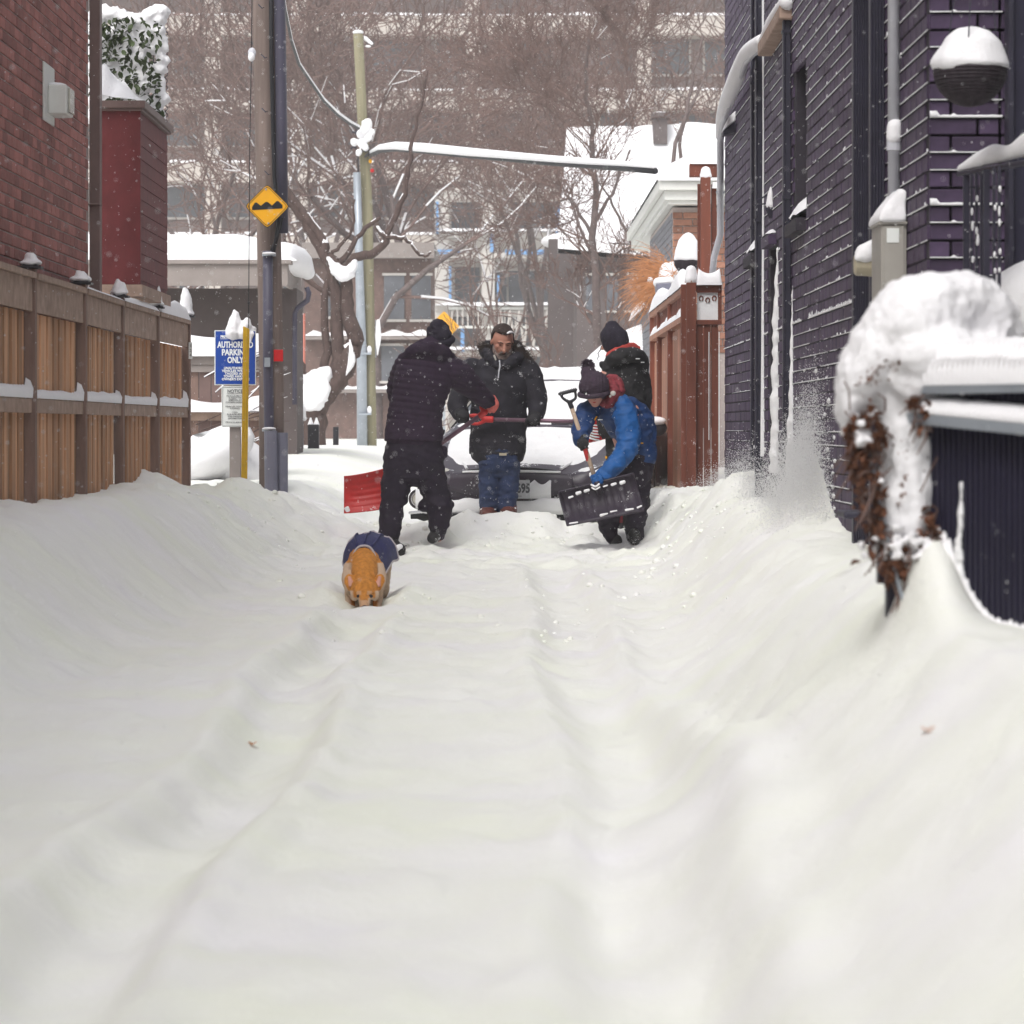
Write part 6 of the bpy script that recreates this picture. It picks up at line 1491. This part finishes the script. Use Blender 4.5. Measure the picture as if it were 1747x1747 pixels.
fu.limb([B_(836,588,.1),B_(828,597,.06),B_(836,610,-.04),B_(848,624,-.1)], [.03,.045,.045,.03]).limb([B_(876,585,.1),B_(886,600,.04),B_(880,612,-.05),B_(862,624,-.1)], [.03,.05,.045,.03]).limb([B_(832,590,.1),B_(855,590,.14),B_(882,588,.1)],[.04,.05,.04])
bake('hood_lining', fu, M['parka'], m2, .008, 2, wrinkle(.01,14))
fz = MB(); rr = random.Random(4)
for _ in range(900):
    k_ = rr.random()
    if k_ < .45: base_ = B_(rr.gauss(830,6), rr.gauss(594,5), rr.uniform(-.02,.1)); dirx = -1
    else: u = rr.random(); base_ = B_(876+u*26+rr.gauss(0,3), 590+u*22+rr.gauss(0,4), rr.uniform(-.06,.06)); dirx = 1
    d_ = Vector((dirx*rr.uniform(-.2,1), rr.uniform(-.6,.3), rr.uniform(-.4,.6))).normalized(); l_ = rr.uniform(.02,.07)
    blade3(fz, [base_, base_+d_*l_*.5+Vector((0,0,.004)), base_+d_*l_], .0016)
ob('fur_trim', fz, M['hair'], m2, kind='stuff', fix=False)
jn = MB()
jn.limb([B_(851,765),B_(851,790)], [.165,.165], rad2=[.13,.13], n=20, side=(1,0,0))
jn.limb([B_(836,785),B_(835,820),B_(835,850),B_(834,872)], [.088,.083,.078,.07], n=16); jn.limb([B_(868,785),B_(867,820),B_(866,850),B_(865,868)], [.09,.085,.078,.072], n=16)
bake('jeans', jn, M['jeans'], m2, .008, 3, wrinkle(.011,8,(1,1,2)))
for x_, yy in ((833,874),(867,872)):
    b = MB().limb([B_(x_,yy-5),B_(x_,yy+3,-.04),B_(x_-1,yy+7,-.13)], [.07,.068,.055]); bake('boot', b, M['boot_brown'], m2, .008, 2, wrinkle(.005,22)); ob('boot_snow', MB().limb([B_(x_-12,yy-5,-.05),B_(x_,yy-3.5,-.08),B_(x_+12,yy-5,-.05)],[.008,.011,.008]), M['snow'], m2, True)
g = MB(); axs = B_(1000,718,-.2)-B_(840,715,-.2)
grip(g, B_(791,713,-.2), axs, Vector((0,-.5,.6)), 1.15); g.limb([B_(785,704,-.09),B_(789,709,-.17)],[.05,.04]); bake('glove', g, M['glove'], m2, .006, 1)
g = MB(); grip(g, B_(911,718,-.2), axs, Vector((0,-.8,.5)), 1.25, -1); g.limb([B_(913,708,-.1),B_(912,714,-.17)],[.052,.045]); bake('glove', g, M['glove'], m2, .006, 1)
s2 = shovel('snow_shovel', 'red shovel held level across the body by the bearded man', B_(900,717,-.2))
ob('shaft', MB().tube([B_(838,715.5,-.2), B_(960,718.5,-.2), B_(1004,719,-.2)], .0165, 10), M['maroon_shaft'], s2, True)
gg = MB().tube([B_(826,715,-.2),B_(842,715.5,-.2)], .027, 10).limb([B_(830,714,-.2),B_(812,709,-.2),B_(797,710,-.2)],[.018,.017,.014]).limb([B_(830,716,-.2),B_(815,723,-.18),B_(797,721,-.18)],[.018,.014,.012]).limb([B_(797,708,-.2),B_(795,722,-.19)],[.013,.013])
bake('d_grip', gg, M['red_plastic'], s2, .006, 1)
rows = []
for i in range(21):
    u = i/20; rows.append([B_(1000+u*34+2*math.sin(v*6), 712+v*44-8*u, -.12+.05*u-.1*(v-.5)**2*4*.3-.006*math.sin(v*26)) for v in np.linspace(0,1,30)])
bl = ob('blade', MB().grid(rows), M['red_plastic'], s2, True); so_ = bl.modifiers.new('t','SOLIDIFY'); so_.thickness = .006
for k_ in range(6): ob('blade_snow', MB().limb([B_(1001+k_,722+k_*5,-.16),B_(1010+k_,725+k_*5,-.15),B_(1022,726+k_*5,-.14)],[.008,.007,.004]), M['snow'], s2, True)
# ---- teenager in the black coat
YT2 = 29.25
def T_(x_, y_, d=0): return P(x_, y_, YT2+d)
m3 = person('person in black beanie and hooded coat with red scarf behind the blue jacketed child', YT2, 1066)
bm_ = MB(); L3, Q3 = head(bm_, T_(1047,583,0), .245, yaw=R(-118), pitch=R(14))
bm_.limb([T_(1052,600,.02),T_(1066,625,.03),T_(1070,690,.03),T_(1075,790,.03)], [.06,.08,.13,.12], rad2=[.06,.07,.1,.1])
bm_.limb([T_(1035,640,-.05),T_(1030,690,-.06),T_(1032,740,-.1)], [.055,.045,.034]); bm_.limb([T_(1095,640,.05),T_(1098,690,.06),T_(1085,730,.0)], [.055,.045,.034])
bm_.limb([T_(1058,785),T_(1052,850),T_(1050,905)], [.08,.055,.045]); bm_.limb([T_(1090,785),T_(1090,850),T_(1090,900)], [.08,.055,.045])
bake('body', bm_, M['skin_cold'], m3, .008, 3)
h = MB().limb([L3(0,.07,-.04),L3(0,.05,.2),L3(0,.06,.46)], [.41*.245,.41*.245,.24*.245], rad2=[.46*.245,.46*.245,.25*.245], side=tuple(Q3 @ Vector((1,0,0))), n=22).ell(T_(1046,574),(.105,.11,.1))
bake('beanie', h, M['knit'], m3, .007, 2, wrinkle(.003,25))
ob('hair_curl', MB().tube([T_(1026,590,-.08),T_(1024,597,-.08),T_(1020,603,-.08),T_(1022,608,-.08),T_(1019,611,-.08),T_(1021,616,-.08)],[.004]*4+[.003,.0015],5), M['hair'], m3)
sc_ = MB().limb([T_(1040,607,-.05),T_(1052,600,-.09),T_(1066,594,-.06),T_(1078,592,.0),T_(1086,596,.02)], [.03,.034,.036,.034,.03]).limb([T_(1042,610,-.06),T_(1062,603,-.1),T_(1085,602,-.03)], [.025,.03,.03])
bake('scarf', sc_, M['red_cloth'], m3, .007, 2, wrinkle(.007,16))
ct = MB()
ct.limb([T_(1072,800,.02),T_(1072,760,.02),T_(1069,700,.02),T_(1068,660,.02),T_(1068,635,.02),T_(1066,618,.02)], [.18,.175,.165,.165,.155,.11], rad2=[.14,.14,.13,.14,.13,.1], n=24, side=(1,0,0))
ct.limb([T_(1044,632,-.03),T_(1034,665,-.05),T_(1031,700,-.06),T_(1034,735,-.1)], [.07,.075,.07,.055]); ct.limb([T_(1090,632,.04),T_(1096,665,.05),T_(1095,700,.04),T_(1086,728,.0)], [.07,.07,.065,.05])
ct.limb([T_(1034,622,-.04),T_(1045,614,-.09),T_(1065,606,-.12),T_(1085,606,-.08),T_(1096,616,.0)], [.035,.05,.06,.055,.05]).limb([T_(1092,608,.0),T_(1098,622,.0),T_(1094,634,.0)], [.05,.045,.035]).limb([T_(1027,622,-.04),T_(1036,626,-.06)],[.03,.04])
bake('coat', ct, M['coat'], m3, .0085, 3, wrinkle(.012,7))
tr_ = MB().limb([T_(1060,790),T_(1054,850),T_(1051,905)], [.1,.085,.075]).limb([T_(1088,790),T_(1090,850),T_(1091,900)], [.1,.085,.075]); bake('trousers', tr_, M['coat'], m3, .0085, 3, wrinkle(.01,8))
for x_ in (1050,1091): bake('boot', MB().limb([T_(x_,905),T_(x_-3,914,-.08)],[.065,.055]), M['boot'], m3, .009, 2)
for x_, y_ in ((1034,740),(1085,733)): g = MB(); grip(g, T_(x_,y_,-.1), Vector((1,0,.2)), Vector((0,-.2,.9)), 1.0); bake('glove', g, M['glove'], m3, .006, 1)
ob('coat_snow', MB().limb([T_(1079,606,-.15),T_(1084,611,-.15)],[.004,.004]).limb([T_(1085,612,-.15),T_(1091,612,-.14)],[.004,.004]).limb([T_(1094,618,-.1),T_(1099,618,-.1)],[.004,.003]), M['snow'], m3, True)
# ---- child in the blue jacket
YC = 28.3
def C_(x_, y_, d=0): return P(x_, y_, YC+d)
m4 = person('child in bright blue jacket and pompom hat bending forward over a black shovel', YC, 1065)
bm_ = MB(); L4, Q4 = head(bm_, C_(1015,671,-.22), .215, yaw=R(-10), pitch=R(16), roll=R(-4))
bm_.limb([C_(1020,668,-.16),C_(1040,672,-.06),C_(1060,715,.0),C_(1082,780,.06)], [.05,.07,.12,.12])
bm_.limb([C_(1005,700,-.12),C_(993,725,-.22),C_(993,748,-.3)], [.05,.042,.032]); bm_.limb([C_(1080,700,-.05),C_(1076,765,-.14),C_(1045,798,-.26),C_(1022,818,-.32)], [.05,.042,.035,.03])
bm_.limb([C_(1055,790,.05),C_(1042,850,.0),C_(1040,895,.0)], [.07,.04,.025]); bm_.limb([C_(1090,790,.08),C_(1084,860,.08),C_(1080,920,.08)], [.08,.06,.045])
bake('body', bm_, M['skin_cold'], m4, .007, 3)
h = MB().limb([C_(1014,659,-.2),C_(1010,650,-.2),C_(1003,636,-.2)], [.122,.114,.06], rad2=[.134,.125,.07], n=24, side=(1,0,0))
bake('knitted_hat', h, M['knit_purple'], m4, .0065, 2, lambda c, n: .003*math.sin(c.x*260)+.004*mnoise.noise(c*20))
ob('hat_cuff', MB().tube([C_(1013+24*math.cos(a),671-2*math.cos(a)-5*math.sin(a), -.2+.132*math.sin(a)) for a in np.linspace(0,2*math.pi,34)], .02, 8), M['knit_purple'], m4, True)
pm = MB(); rr = random.Random(9); pc_ = C_(1003,624,-.2); pm.ell(pc_,(.04,.04,.04))
for _ in range(420):
    d_ = Vector((rr.gauss(0,1),rr.gauss(0,1),rr.gauss(0,1))).normalized(); blade3(pm,[pc_+d_*.03,pc_+d_*.045,pc_+d_*rr.uniform(.05,.062)],.004)
ob('pompom', pm, M['knit_purple'], m4, fix=False)
ob('hat_patch', MB().box(C_(999,671,-.325),(.028,.008,.026)), M['black'], m4); ob('hat_logo', MB().prism([C_(998,673,-.331),C_(1002,673,-.331),C_(1000,669.5,-.331)],(0,.003,0)), M['sign_white'], m4)
ob('mouth', MB().limb([L4(-.06,-.36,-.23),L4(0,-.385,-.235),L4(.06,-.36,-.23)],[.002,.005,.002]), M['red_cloth'], m4, True)
for q in (-1,1): ob('eye', MB().ell(L4(q*.115,-.33,.02),(.008,.005,.003),8,6,Q4), M['hair'], m4, True)
sc_ = MB().limb([C_(1030,688,-.2),C_(1045,684,-.14),C_(1055,668,-.08),C_(1050,650,-.04),C_(1040,646,-.04)], [.03,.045,.05,.045,.03]).limb([C_(1036,690,-.2),C_(1048,668,-.14),C_(1040,652,-.1)], [.03,.045,.035])
bake('scarf', sc_, M['scarf'], m4, .006, 2, wrinkle(.008,18)); ob('scarf_motif', MB().ell(C_(1046,671,-.24),(.022,.008,.02),10,6).ell(C_(1041,676,-.24),(.01,.006,.01),8,5), M['cream'], m4, True)
jk = MB()
jk.limb([C_(1088,768,.06),C_(1082,745,.04),C_(1066,720,.0),C_(1050,700,-.05),C_(1038,684,-.1)], [.125,.138,.15,.14,.09], rad2=[.13,.14,.14,.13,.08], n=24, side=(1,0,0))
jk.limb([C_(1075,690,.0),C_(1098,715,.05),C_(1106,745,.08),C_(1104,768,.08)], [.06,.075,.06,.05])
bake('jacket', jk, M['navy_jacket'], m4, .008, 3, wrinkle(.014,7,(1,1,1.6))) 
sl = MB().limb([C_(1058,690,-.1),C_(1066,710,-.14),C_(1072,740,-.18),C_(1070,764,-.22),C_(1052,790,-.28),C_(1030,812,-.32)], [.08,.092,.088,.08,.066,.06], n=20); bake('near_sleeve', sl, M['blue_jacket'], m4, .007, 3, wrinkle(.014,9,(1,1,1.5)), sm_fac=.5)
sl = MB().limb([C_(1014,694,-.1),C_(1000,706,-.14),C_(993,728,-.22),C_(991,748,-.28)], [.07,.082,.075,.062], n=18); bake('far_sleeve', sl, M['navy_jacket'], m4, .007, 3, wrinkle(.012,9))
ob('yellow_logo', MB().limb([C_(1014,716,-.19),C_(1018,711,-.19)],[.008,.006],rad2=[.01,.01]), M['sign_yellow'], m4, True); ob('white_lettering', MB().box(C_(1024,716,-.2),(.036,.02,.006)), M['sign_white'], m4)
ob('zip_pull', MB().box(C_(1094,756,-.1),(.03,.006,.01)), M['sign_yellow'], m4); ob('cuff_tag', MB().box(C_(1034,780,-.33),(.014,.006,.018)), M['sign_yellow'], m4)
hm_ = MB().limb([C_(1088,776,.06),C_(1086,766,.06)], [.155,.155], rad2=[.145,.145], n=22, side=(1,0,.12)); bake('jacket_hem', hm_, M['navy_jacket'], m4, .008, 2, wrinkle(.005,12))
sp_ = MB()
sp_.limb([C_(1082,778,.06),C_(1080,805,.05)], [.15,.15], rad2=[.14,.14], n=20, side=(1,0,0))
sp_.limb([C_(1062,800,.03),C_(1050,840,.0),C_(1040,872,-.02),C_(1038,895,-.0),C_(1047,922,.02)], [.105,.085,.083,.078,.04]); sp_.limb([C_(1090,800,.08),C_(1087,850,.08),C_(1085,885,.08),C_(1083,912,.08)], [.1,.085,.078,.07])
bake('snow_trousers', sp_, M['trouser'], m4, .0085, 3, wrinkle(.015,8)); ob('patterned_lining', MB().box(C_(1058,880,.0),(.04,.02,.11)), M['scarf'], m4, bevel=.006)
for x_, y_ in ((1051,926),(1082,916)): bake('boot', MB().limb([C_(x_,y_-4,.0),C_(x_+1,y_+6,-.03)],[.05,.042]), M['boot'], m4, .008, 2)
g = MB(); ax4 = C_(1018,822,-.38)-C_(972,690,-.28)
grip(g, C_(996,757,-.32), ax4, Vector((-.3,-.8,.3)), 1.1); g.limb([C_(991,745,-.29),C_(993,753,-.3)],[.042,.04]); bake('glove', g, M['glove'], m4, .006, 1)
g = MB(); grip(g, C_(1017,819,-.38), ax4, Vector((.6,.3,.6)), 1.05); g.limb([C_(1026,814,-.33),C_(1020,818,-.36)],[.045,.04]); bake('glove', g, M['blue_jacket'], m4, .006, 1)
s3 = shovel('snow_shovel', 'wide black ribbed snow shovel with wooden shaft, worked by the child in blue', C_(1020,860,-.4))
ob('shaft', MB().tube([C_(974,692,-.28), C_(996,757,-.32), C_(1019,828,-.39)], [.0165,.0165,.018], 10), M['ash_wood'], s3, True)
ob('shaft_sleeve', MB().tube([C_(993,748,-.322),C_(1004,786,-.346)], .0185, 10), M['red_plastic'], s3, True, label='worn red wrap on the shaft')
gg = MB().tube([C_(976,697,-.285),C_(971,684,-.28)], .02, 8).limb([C_(971,686,-.28),C_(960,679,-.28),C_(957,671,-.28)],[.014,.011,.011]).limb([C_(972,686,-.28),C_(982,679,-.28),C_(981,667,-.28)],[.014,.011,.011]).limb([C_(955,672,-.28),C_(982,665,-.28)],[.014,.014])
bake('d_grip', gg, M['black'], s3, .0055, 1)
ob('grip_ribs', MB().tube([C_(957,671,-.28),C_(957.2,671,-.28)],.001,4), M['black'], s3)
gr_ = MB()
for i in range(10): gr_.tube([C_(956+i*2.8,671.5-i*.72,-.28),C_(957+i*2.8,671.3-i*.72,-.28)],.018,8)
ob('grip_ridge', gr_, M['black'], s3)
rows = []
c00, c10, c11, c01 = (953,840),(1080,808),(1097,871),(968,896)
nu, nv = 64, 22
for i in range(nu+1):
    u = i/nu; row = []
    for k in range(nv+1):
        v = k/nv
        x_ = (c00[0]*(1-u)+c10[0]*u)*(1-v)+(c01[0]*(1-u)+c11[0]*u)*v; y_ = (c00[1]*(1-u)+c10[1]*u)*(1-v)+(c01[1]*(1-u)+c11[1]*u)*v
        rib = .010*max(0,math.sin(u*math.pi*22))**2 if .06 < u < .94 and v > .12 and v < .93 and not .42 < u < .53 else 0
        row.append(P(x_, y_, YC-.40-.12*v+.09*(4*v*(1-v))+.03*(4*u*(1-u))+rib-.02*(1 if (u<.02 or u>.98) else 0)))
    rows.append(row)
bl = ob('blade', MB().grid(rows), M['black_blade'], s3, True); so_ = bl.modifiers.new('t','SOLIDIFY'); so_.thickness = .007
edge = [rows[i][0] for i in range(nu+1)]+[rows[nu][k] for k in range(nv+1)]+[rows[i][nv] for i in range(nu,-1,-1)]+[rows[0][k] for k in range(nv,-1,-1)]
ob('blade_rim', MB().tube([p+Vector((0,-.004,0)) for p in edge], .009, 6), M['black_blade'], s3, True)
ob('socket', MB().limb([C_(1016,818,-.385),C_(1020,828,-.4),C_(1023,842,-.36)],[.024,.03,.02]), M['black_blade'], s3, True)
bsn = MB()
for (x_,y_,w_) in ((974,848,.012),(987,841,.02),(1001,837,.018),(1033,829,.01),(1047,826,.016),(1062,823,.022)): bsn.limb([C_(x_-3,y_+1,-.43),C_(x_+3,y_-1,-.43)],[w_*.7,w_*.6],rad2=[.01,.01])
bsn.limb([C_(1009,827,-.43),C_(1016,830,-.44),C_(1022,826,-.43)],[.008]*3).limb([C_(1010,832,-.43),C_(1016,835,-.44),C_(1023,831,-.43)],[.006]*3)
bsn.limb([C_(972,893,-.535),C_(985,891,-.535)],[.006,.006]).limb([C_(1025,879,-.53),C_(1036,876,-.53)],[.01,.006]).limb([C_(1068,870,-.53),C_(1080,868,-.53)],[.009,.007]).limb([C_(1088,866,-.53),C_(1094,863,-.53)],[.008,.007]).limb([C_(1042,873,-.52),C_(1052,871,-.52)],[.006,.005])
ob('blade_snow', bsn, M['snow'], s3, True)

# ------------------------------------------------------------------ the dog
def fur_mat():
    m = mat('dog_fur', (.5,.2,.035), .85, .3, 40, bump=.7, bscale=160, bdist=.006); ns = m.node_tree.nodes; L = m.node_tree.links; bs = ns['Principled BSDF']
    src = [l for l in L if l.to_socket == bs.inputs['Base Color']][0].from_socket
    a = ns.new('ShaderNodeAttribute'); a.attribute_name = 'cream'; mx = ns.new('ShaderNodeMixRGB'); mx.inputs[2].default_value = (.52,.38,.28,1)
    L.new(a.outputs['Fac'], mx.inputs[0]); L.new(src, mx.inputs[1]); L.new(mx.outputs[0], bs.inputs['Base Color']); return m
M['fur_dog'] = fur_mat()
YD = 21.6
def D_(x_, y_, d=0): return P(x_, y_, YD+d)
dg_ = thing('dog', 'orange and cream dog in navy coat ploughing nose down through the snow towards the camera', 'dog', D_(622,1010))
d = MB()
d.limb([D_(621,982,.10),D_(621,975,.2),D_(623,965,.42),D_(629,958,.7),D_(632,955,.85)], [.09,.1,.105,.105,.09], rad2=[.13,.15,.15,.13,.11], n=20, side=(1,0,0))   # deep chest to rump
d.limb([D_(620,958,.2),D_(620,972,.07),D_(621,990,-.03),D_(621,1002,-.1)], [.085,.085,.078,.06], n=18, side=(1,0,0))         # neck
hc0 = D_(622,1004,-.14)
d.ell(hc0,(.084,.085,.07)); d.ell(D_(622,1009,-.17),(.072,.06,.05)); d.limb([D_(622,1012,-.19),D_(622,1024,-.25),D_(621.5,1034,-.31)], [.05,.034,.027], rad2=[.05,.034,.026], side=(1,0,0))   # skull and muzzle
d.ell(D_(605,1015,-.165),(.028,.04,.034)); d.ell(D_(639,1015,-.165),(.028,.04,.034)); d.limb([D_(608,1011,-.21),D_(618,1013,-.235)],[.01,.009]); d.limb([D_(636,1011,-.21),D_(626,1013,-.235)],[.01,.009])
for sx_ in (-1,1):
    d.limb([D_(621+sx_*22,968,.14),D_(621+sx_*25,988,.08),D_(621+sx_*23,1008,.0)], [.045,.046,.028])                                # shoulder
    d.limb([D_(621+sx_*23,985,.10),D_(621+sx_*24,1015,.06),D_(621+sx_*22,1040,-.04),D_(621+sx_*22,1065,-.02)], [.042,.03,.025,.025])     # forelegs in the snow
    d.limb([D_(629+sx_*20,962,.78),D_(629+sx_*22,1000,.7),D_(629+sx_*21,1022,.88),D_(629+sx_*21,1052,.82)], [.07,.05,.028,.025])       # hind legs, hocks back
d.limb([D_(631,955,.92),D_(636,945,1.1),D_(640,950,1.25)], [.035,.028,.015])
for sx_ in (-1,1):
    x0_ = 622+sx_*20
    d.limb([D_(x0_,1004,-.13),D_(x0_+sx_*6,990,-.09),D_(x0_+sx_*5,973,-.06)], [.03,.032,.006], rad2=[.014,.011,.004], side=(1,0,.25))   # ears
bd = bake('body', d, M['fur_dog'], dg_, .0065, 2, wrinkle(.003,25))
at = bd.data.attributes.new('cream', 'FLOAT', 'POINT'); o_ = root_off(dg_)
for i_, v in enumerate(bd.data.vertices):
    w = Vector(v.co)+o_; px_ = CX+w.x/w.y*FPX; py_ = CY-(w.z-HC)/w.y*FPX; q = abs(px_-621.5); nz_ = 3*mnoise.noise(w*20)
    c_ = 0.0
    if w.y > YD-.08: c_ = float(ss(20,25,q+nz_*.5)) if py_ > 960 else 0.
    else:
        if py_ > 1020: c_ = max(c_, float(ss(5,9,q+nz_)))
        if py_ > 1008: c_ = max(c_, float(ss(16,20,q+nz_)))
        if py_ > 1024: c_ = max(c_, .6)
        if 1008 < py_ < 1015 and 5 < q < 13: c_ = max(c_, .45)
    at.data[i_].value = c_
for sx_ in (-1,1):
    ob('eye', MB().ell(D_(622.3+sx_*9.8,1017,-.238),(.015,.012,.0105),10,6), M['black'], dg_, True)
    ob('inner_ear', MB().limb([D_(622+sx_*22,999,-.15),D_(622+sx_*26,984,-.11)],[.018,.009],rad2=[.006,.004]), M['skin_cold'], dg_, True)
ob('nose', MB().ell(D_(622,1036,-.335),(.019,.014,.013),12,8), M['nose'], dg_, True)
ob('collar', MB().tube([D_(621+21*math.cos(a),974-12*math.sin(a),.03) for a in np.linspace(.2,2.9,14)], .006, 6), M['red_cloth'], dg_, True)
# coat: arched blanket with piping, flaring to the sides
rows = []; pip = []; pip2 = []
for i in range(15):
    t = i/14; yy = .16+.8*t; row = []
    cx_ = 621+9*t; top = 931-18*math.sin(min(1,t*1.6)*math.pi/2)-4*t
    for k in range(29):
        a = math.pi*(k/28); flare = 1+.22*max(0,t-.15)*abs(math.cos(a))**2
        hw_ = (24+ (15*ss(.0,.5,t)))*1.0
        x_ = cx_-hw_*math.cos(a)*flare+(3*t); low = (1-math.sin(a))**1.3
        y_ = top+ (64-14*ss(.15,.5,t))*low*(1-.1*t)-1.8*math.sin(a*7+t*9)*t-1.0*math.sin(a*17+t*5)*t
        row.append(D_(x_, y_, yy))
    rows.append(row)
bk = ob('dog_coat', MB().grid(rows), M['dog_coat'], dg_, True); so_ = bk.modifiers.new('t','SOLIDIFY'); so_.thickness = .012
ob('front_piping', MB().tube(rows[0], .0075, 6), M['piping'], bk, True)
ob('rear_piping', MB().tube(rows[-1], .0075, 6), M['piping'], bk, True)
ob('side_piping', MB().tube([r[-1] for r in rows], .007, 6), M['piping'], bk, True); ob('side_piping', MB().tube([r[0] for r in rows], .007, 6), M['piping'], bk, True)
for k_ in (9,14,19): ob('coat_fold', MB().tube([rows[i][k_]+Vector((0,-.004,.006)) for i in range(1,14)], .006, 5), M['dog_coat'], bk, True)

# ------------------------------------------------------------------ leaves on the foreground snow
for px, py, Y, lab in ((431,1273,13.8,'small tan dead leaf alone on the smooth snow, lower left'),(1583,1253,11.2,'small yellow dead leaf lying on the right foreground snow')):
    Y = 4.
    while Y < 30 and HC-(py-CY)*Y/FPX > gz((px-CX)/FPX*Y, Y): Y += .01
    x_ = (px-CX)/FPX*Y; z_ = gz(x_, Y)+.006
    mb = MB().add([(x_+a*.03,Y+b_*.03,z_+c_*.02) for a,b_,c_ in ((0,-1,0),(.5,-.3,.4),(.45,.4,.5),(0,1,.1),(-.45,.4,.5),(-.5,-.3,.4),(0,0,0))],[(0,1,6),(1,2,6),(2,3,6),(3,4,6),(4,5,6),(5,0,6)])
    o = ob('fallen_leaf', mb, M['grass_dry'], None); tag(o, lab, 'leaf')

# ------------------------------------------------------------------ falling and blown snow
def flakes(name, label, P_, S_r):
    n = len(P_); tet = np.array([(1,1,1),(1,-1,-1),(-1,1,-1),(-1,-1,1)])*.62
    V = (P_[:,None,:]+tet[None]*S_r[:,None,None]*np.array([1,1,1.25])).reshape(-1,3); b = np.arange(n)[:,None]*4
    F = np.concatenate([b+np.array([[0,1,2]]),b+np.array([[0,3,1]]),b+np.array([[0,2,3]]),b+np.array([[1,3,2]])])
    me = np_mesh(name, V, F); me.materials.append(M['snow_thin']); o = bpy.data.objects.new(name, me); COL.objects.link(o)
    return tag(o, label, 'snowfall', kind='stuff')
n = 26000
Yf = rng.uniform(7, 75, n); Xf = rng.uniform(-1,1,n)*(.19*Yf+.6); Zf = rng.uniform(0,1,n)*(.17*Yf+.6)+.15
keep = Zf > ground_z(Xf, Yf)+.05
flakes('falling_snow', 'fine snowflakes falling through the whole lane', np.stack([Xf,Yf,Zf],1)[keep], rng.uniform(.0012,.0034,n)[keep])
n = 60000
Yf = np.where(rng.random(n) < .68, rng.normal(21.2,.75,n), rng.uniform(21, 30.4, n)); Yf = np.clip(Yf, 19.7, 30.4); w_ = np.abs(rng.normal(0,.12,n)); Xf = 1.775-w_*.8; base = ground_z(np.minimum(Xf,1.75), Yf)
hmax = np.interp(Yf, [19.6,20.5,22,24,27,30.4],[1.25,1.25,.75,.5,.42,.4])*(.75+.5*fbm(Yf*1.7,Yf*0,3,5)); Zf = base+hmax*rng.beta(1,3.2,n)
k_ = Xf < 1.79
flakes('blown_snow', 'powder of blown snow hanging in front of the foot of the dark brick wall', np.stack([Xf,Yf,Zf],1)[k_], rng.uniform(.0012,.0034,n)[k_])
# snow plastered in patches on the wall foot
mb = MB(); rr = random.Random(2)
for _ in range(90):
    yy = rr.uniform(19.8,27); z_ = gz(1.74,yy)+abs(rr.gauss(0,.22))*(1.5 if yy < 22 else 1); r_ = rr.uniform(.01,.03)
    mb.ell((XR-.0,yy,z_),(.008,r_*3.5,r_*.6),8,6)
o = ob('plastered_snow', mb, M['snow_thin'], None, True, fix=False); tag(o, 'patches of snow plastered on the foot of the dark brick wall', 'snow patches', kind='stuff')

# ------------------------------------------------------------------ haze
hz = ob('haze', MB().bb((-45,-8,-1.2),(35,150,24)), None)
hm_ = bpy.data.materials.new('haze'); hm_.use_nodes = True; nt = hm_.node_tree; nt.nodes.clear()
vo = nt.nodes.new('ShaderNodeVolumePrincipled'); vo.inputs['Density'].default_value = .0011; vo.inputs['Color'].default_value = (.92,.92,.94,1); vo.inputs['Anisotropy'].default_value = .2
oo = nt.nodes.new('ShaderNodeOutputMaterial'); nt.links.new(vo.outputs[0], oo.inputs['Volume']); hz.data.materials.append(hm_)
tag(hz, 'pale air full of fine snow fading the far building', 'haze', kind='stuff')
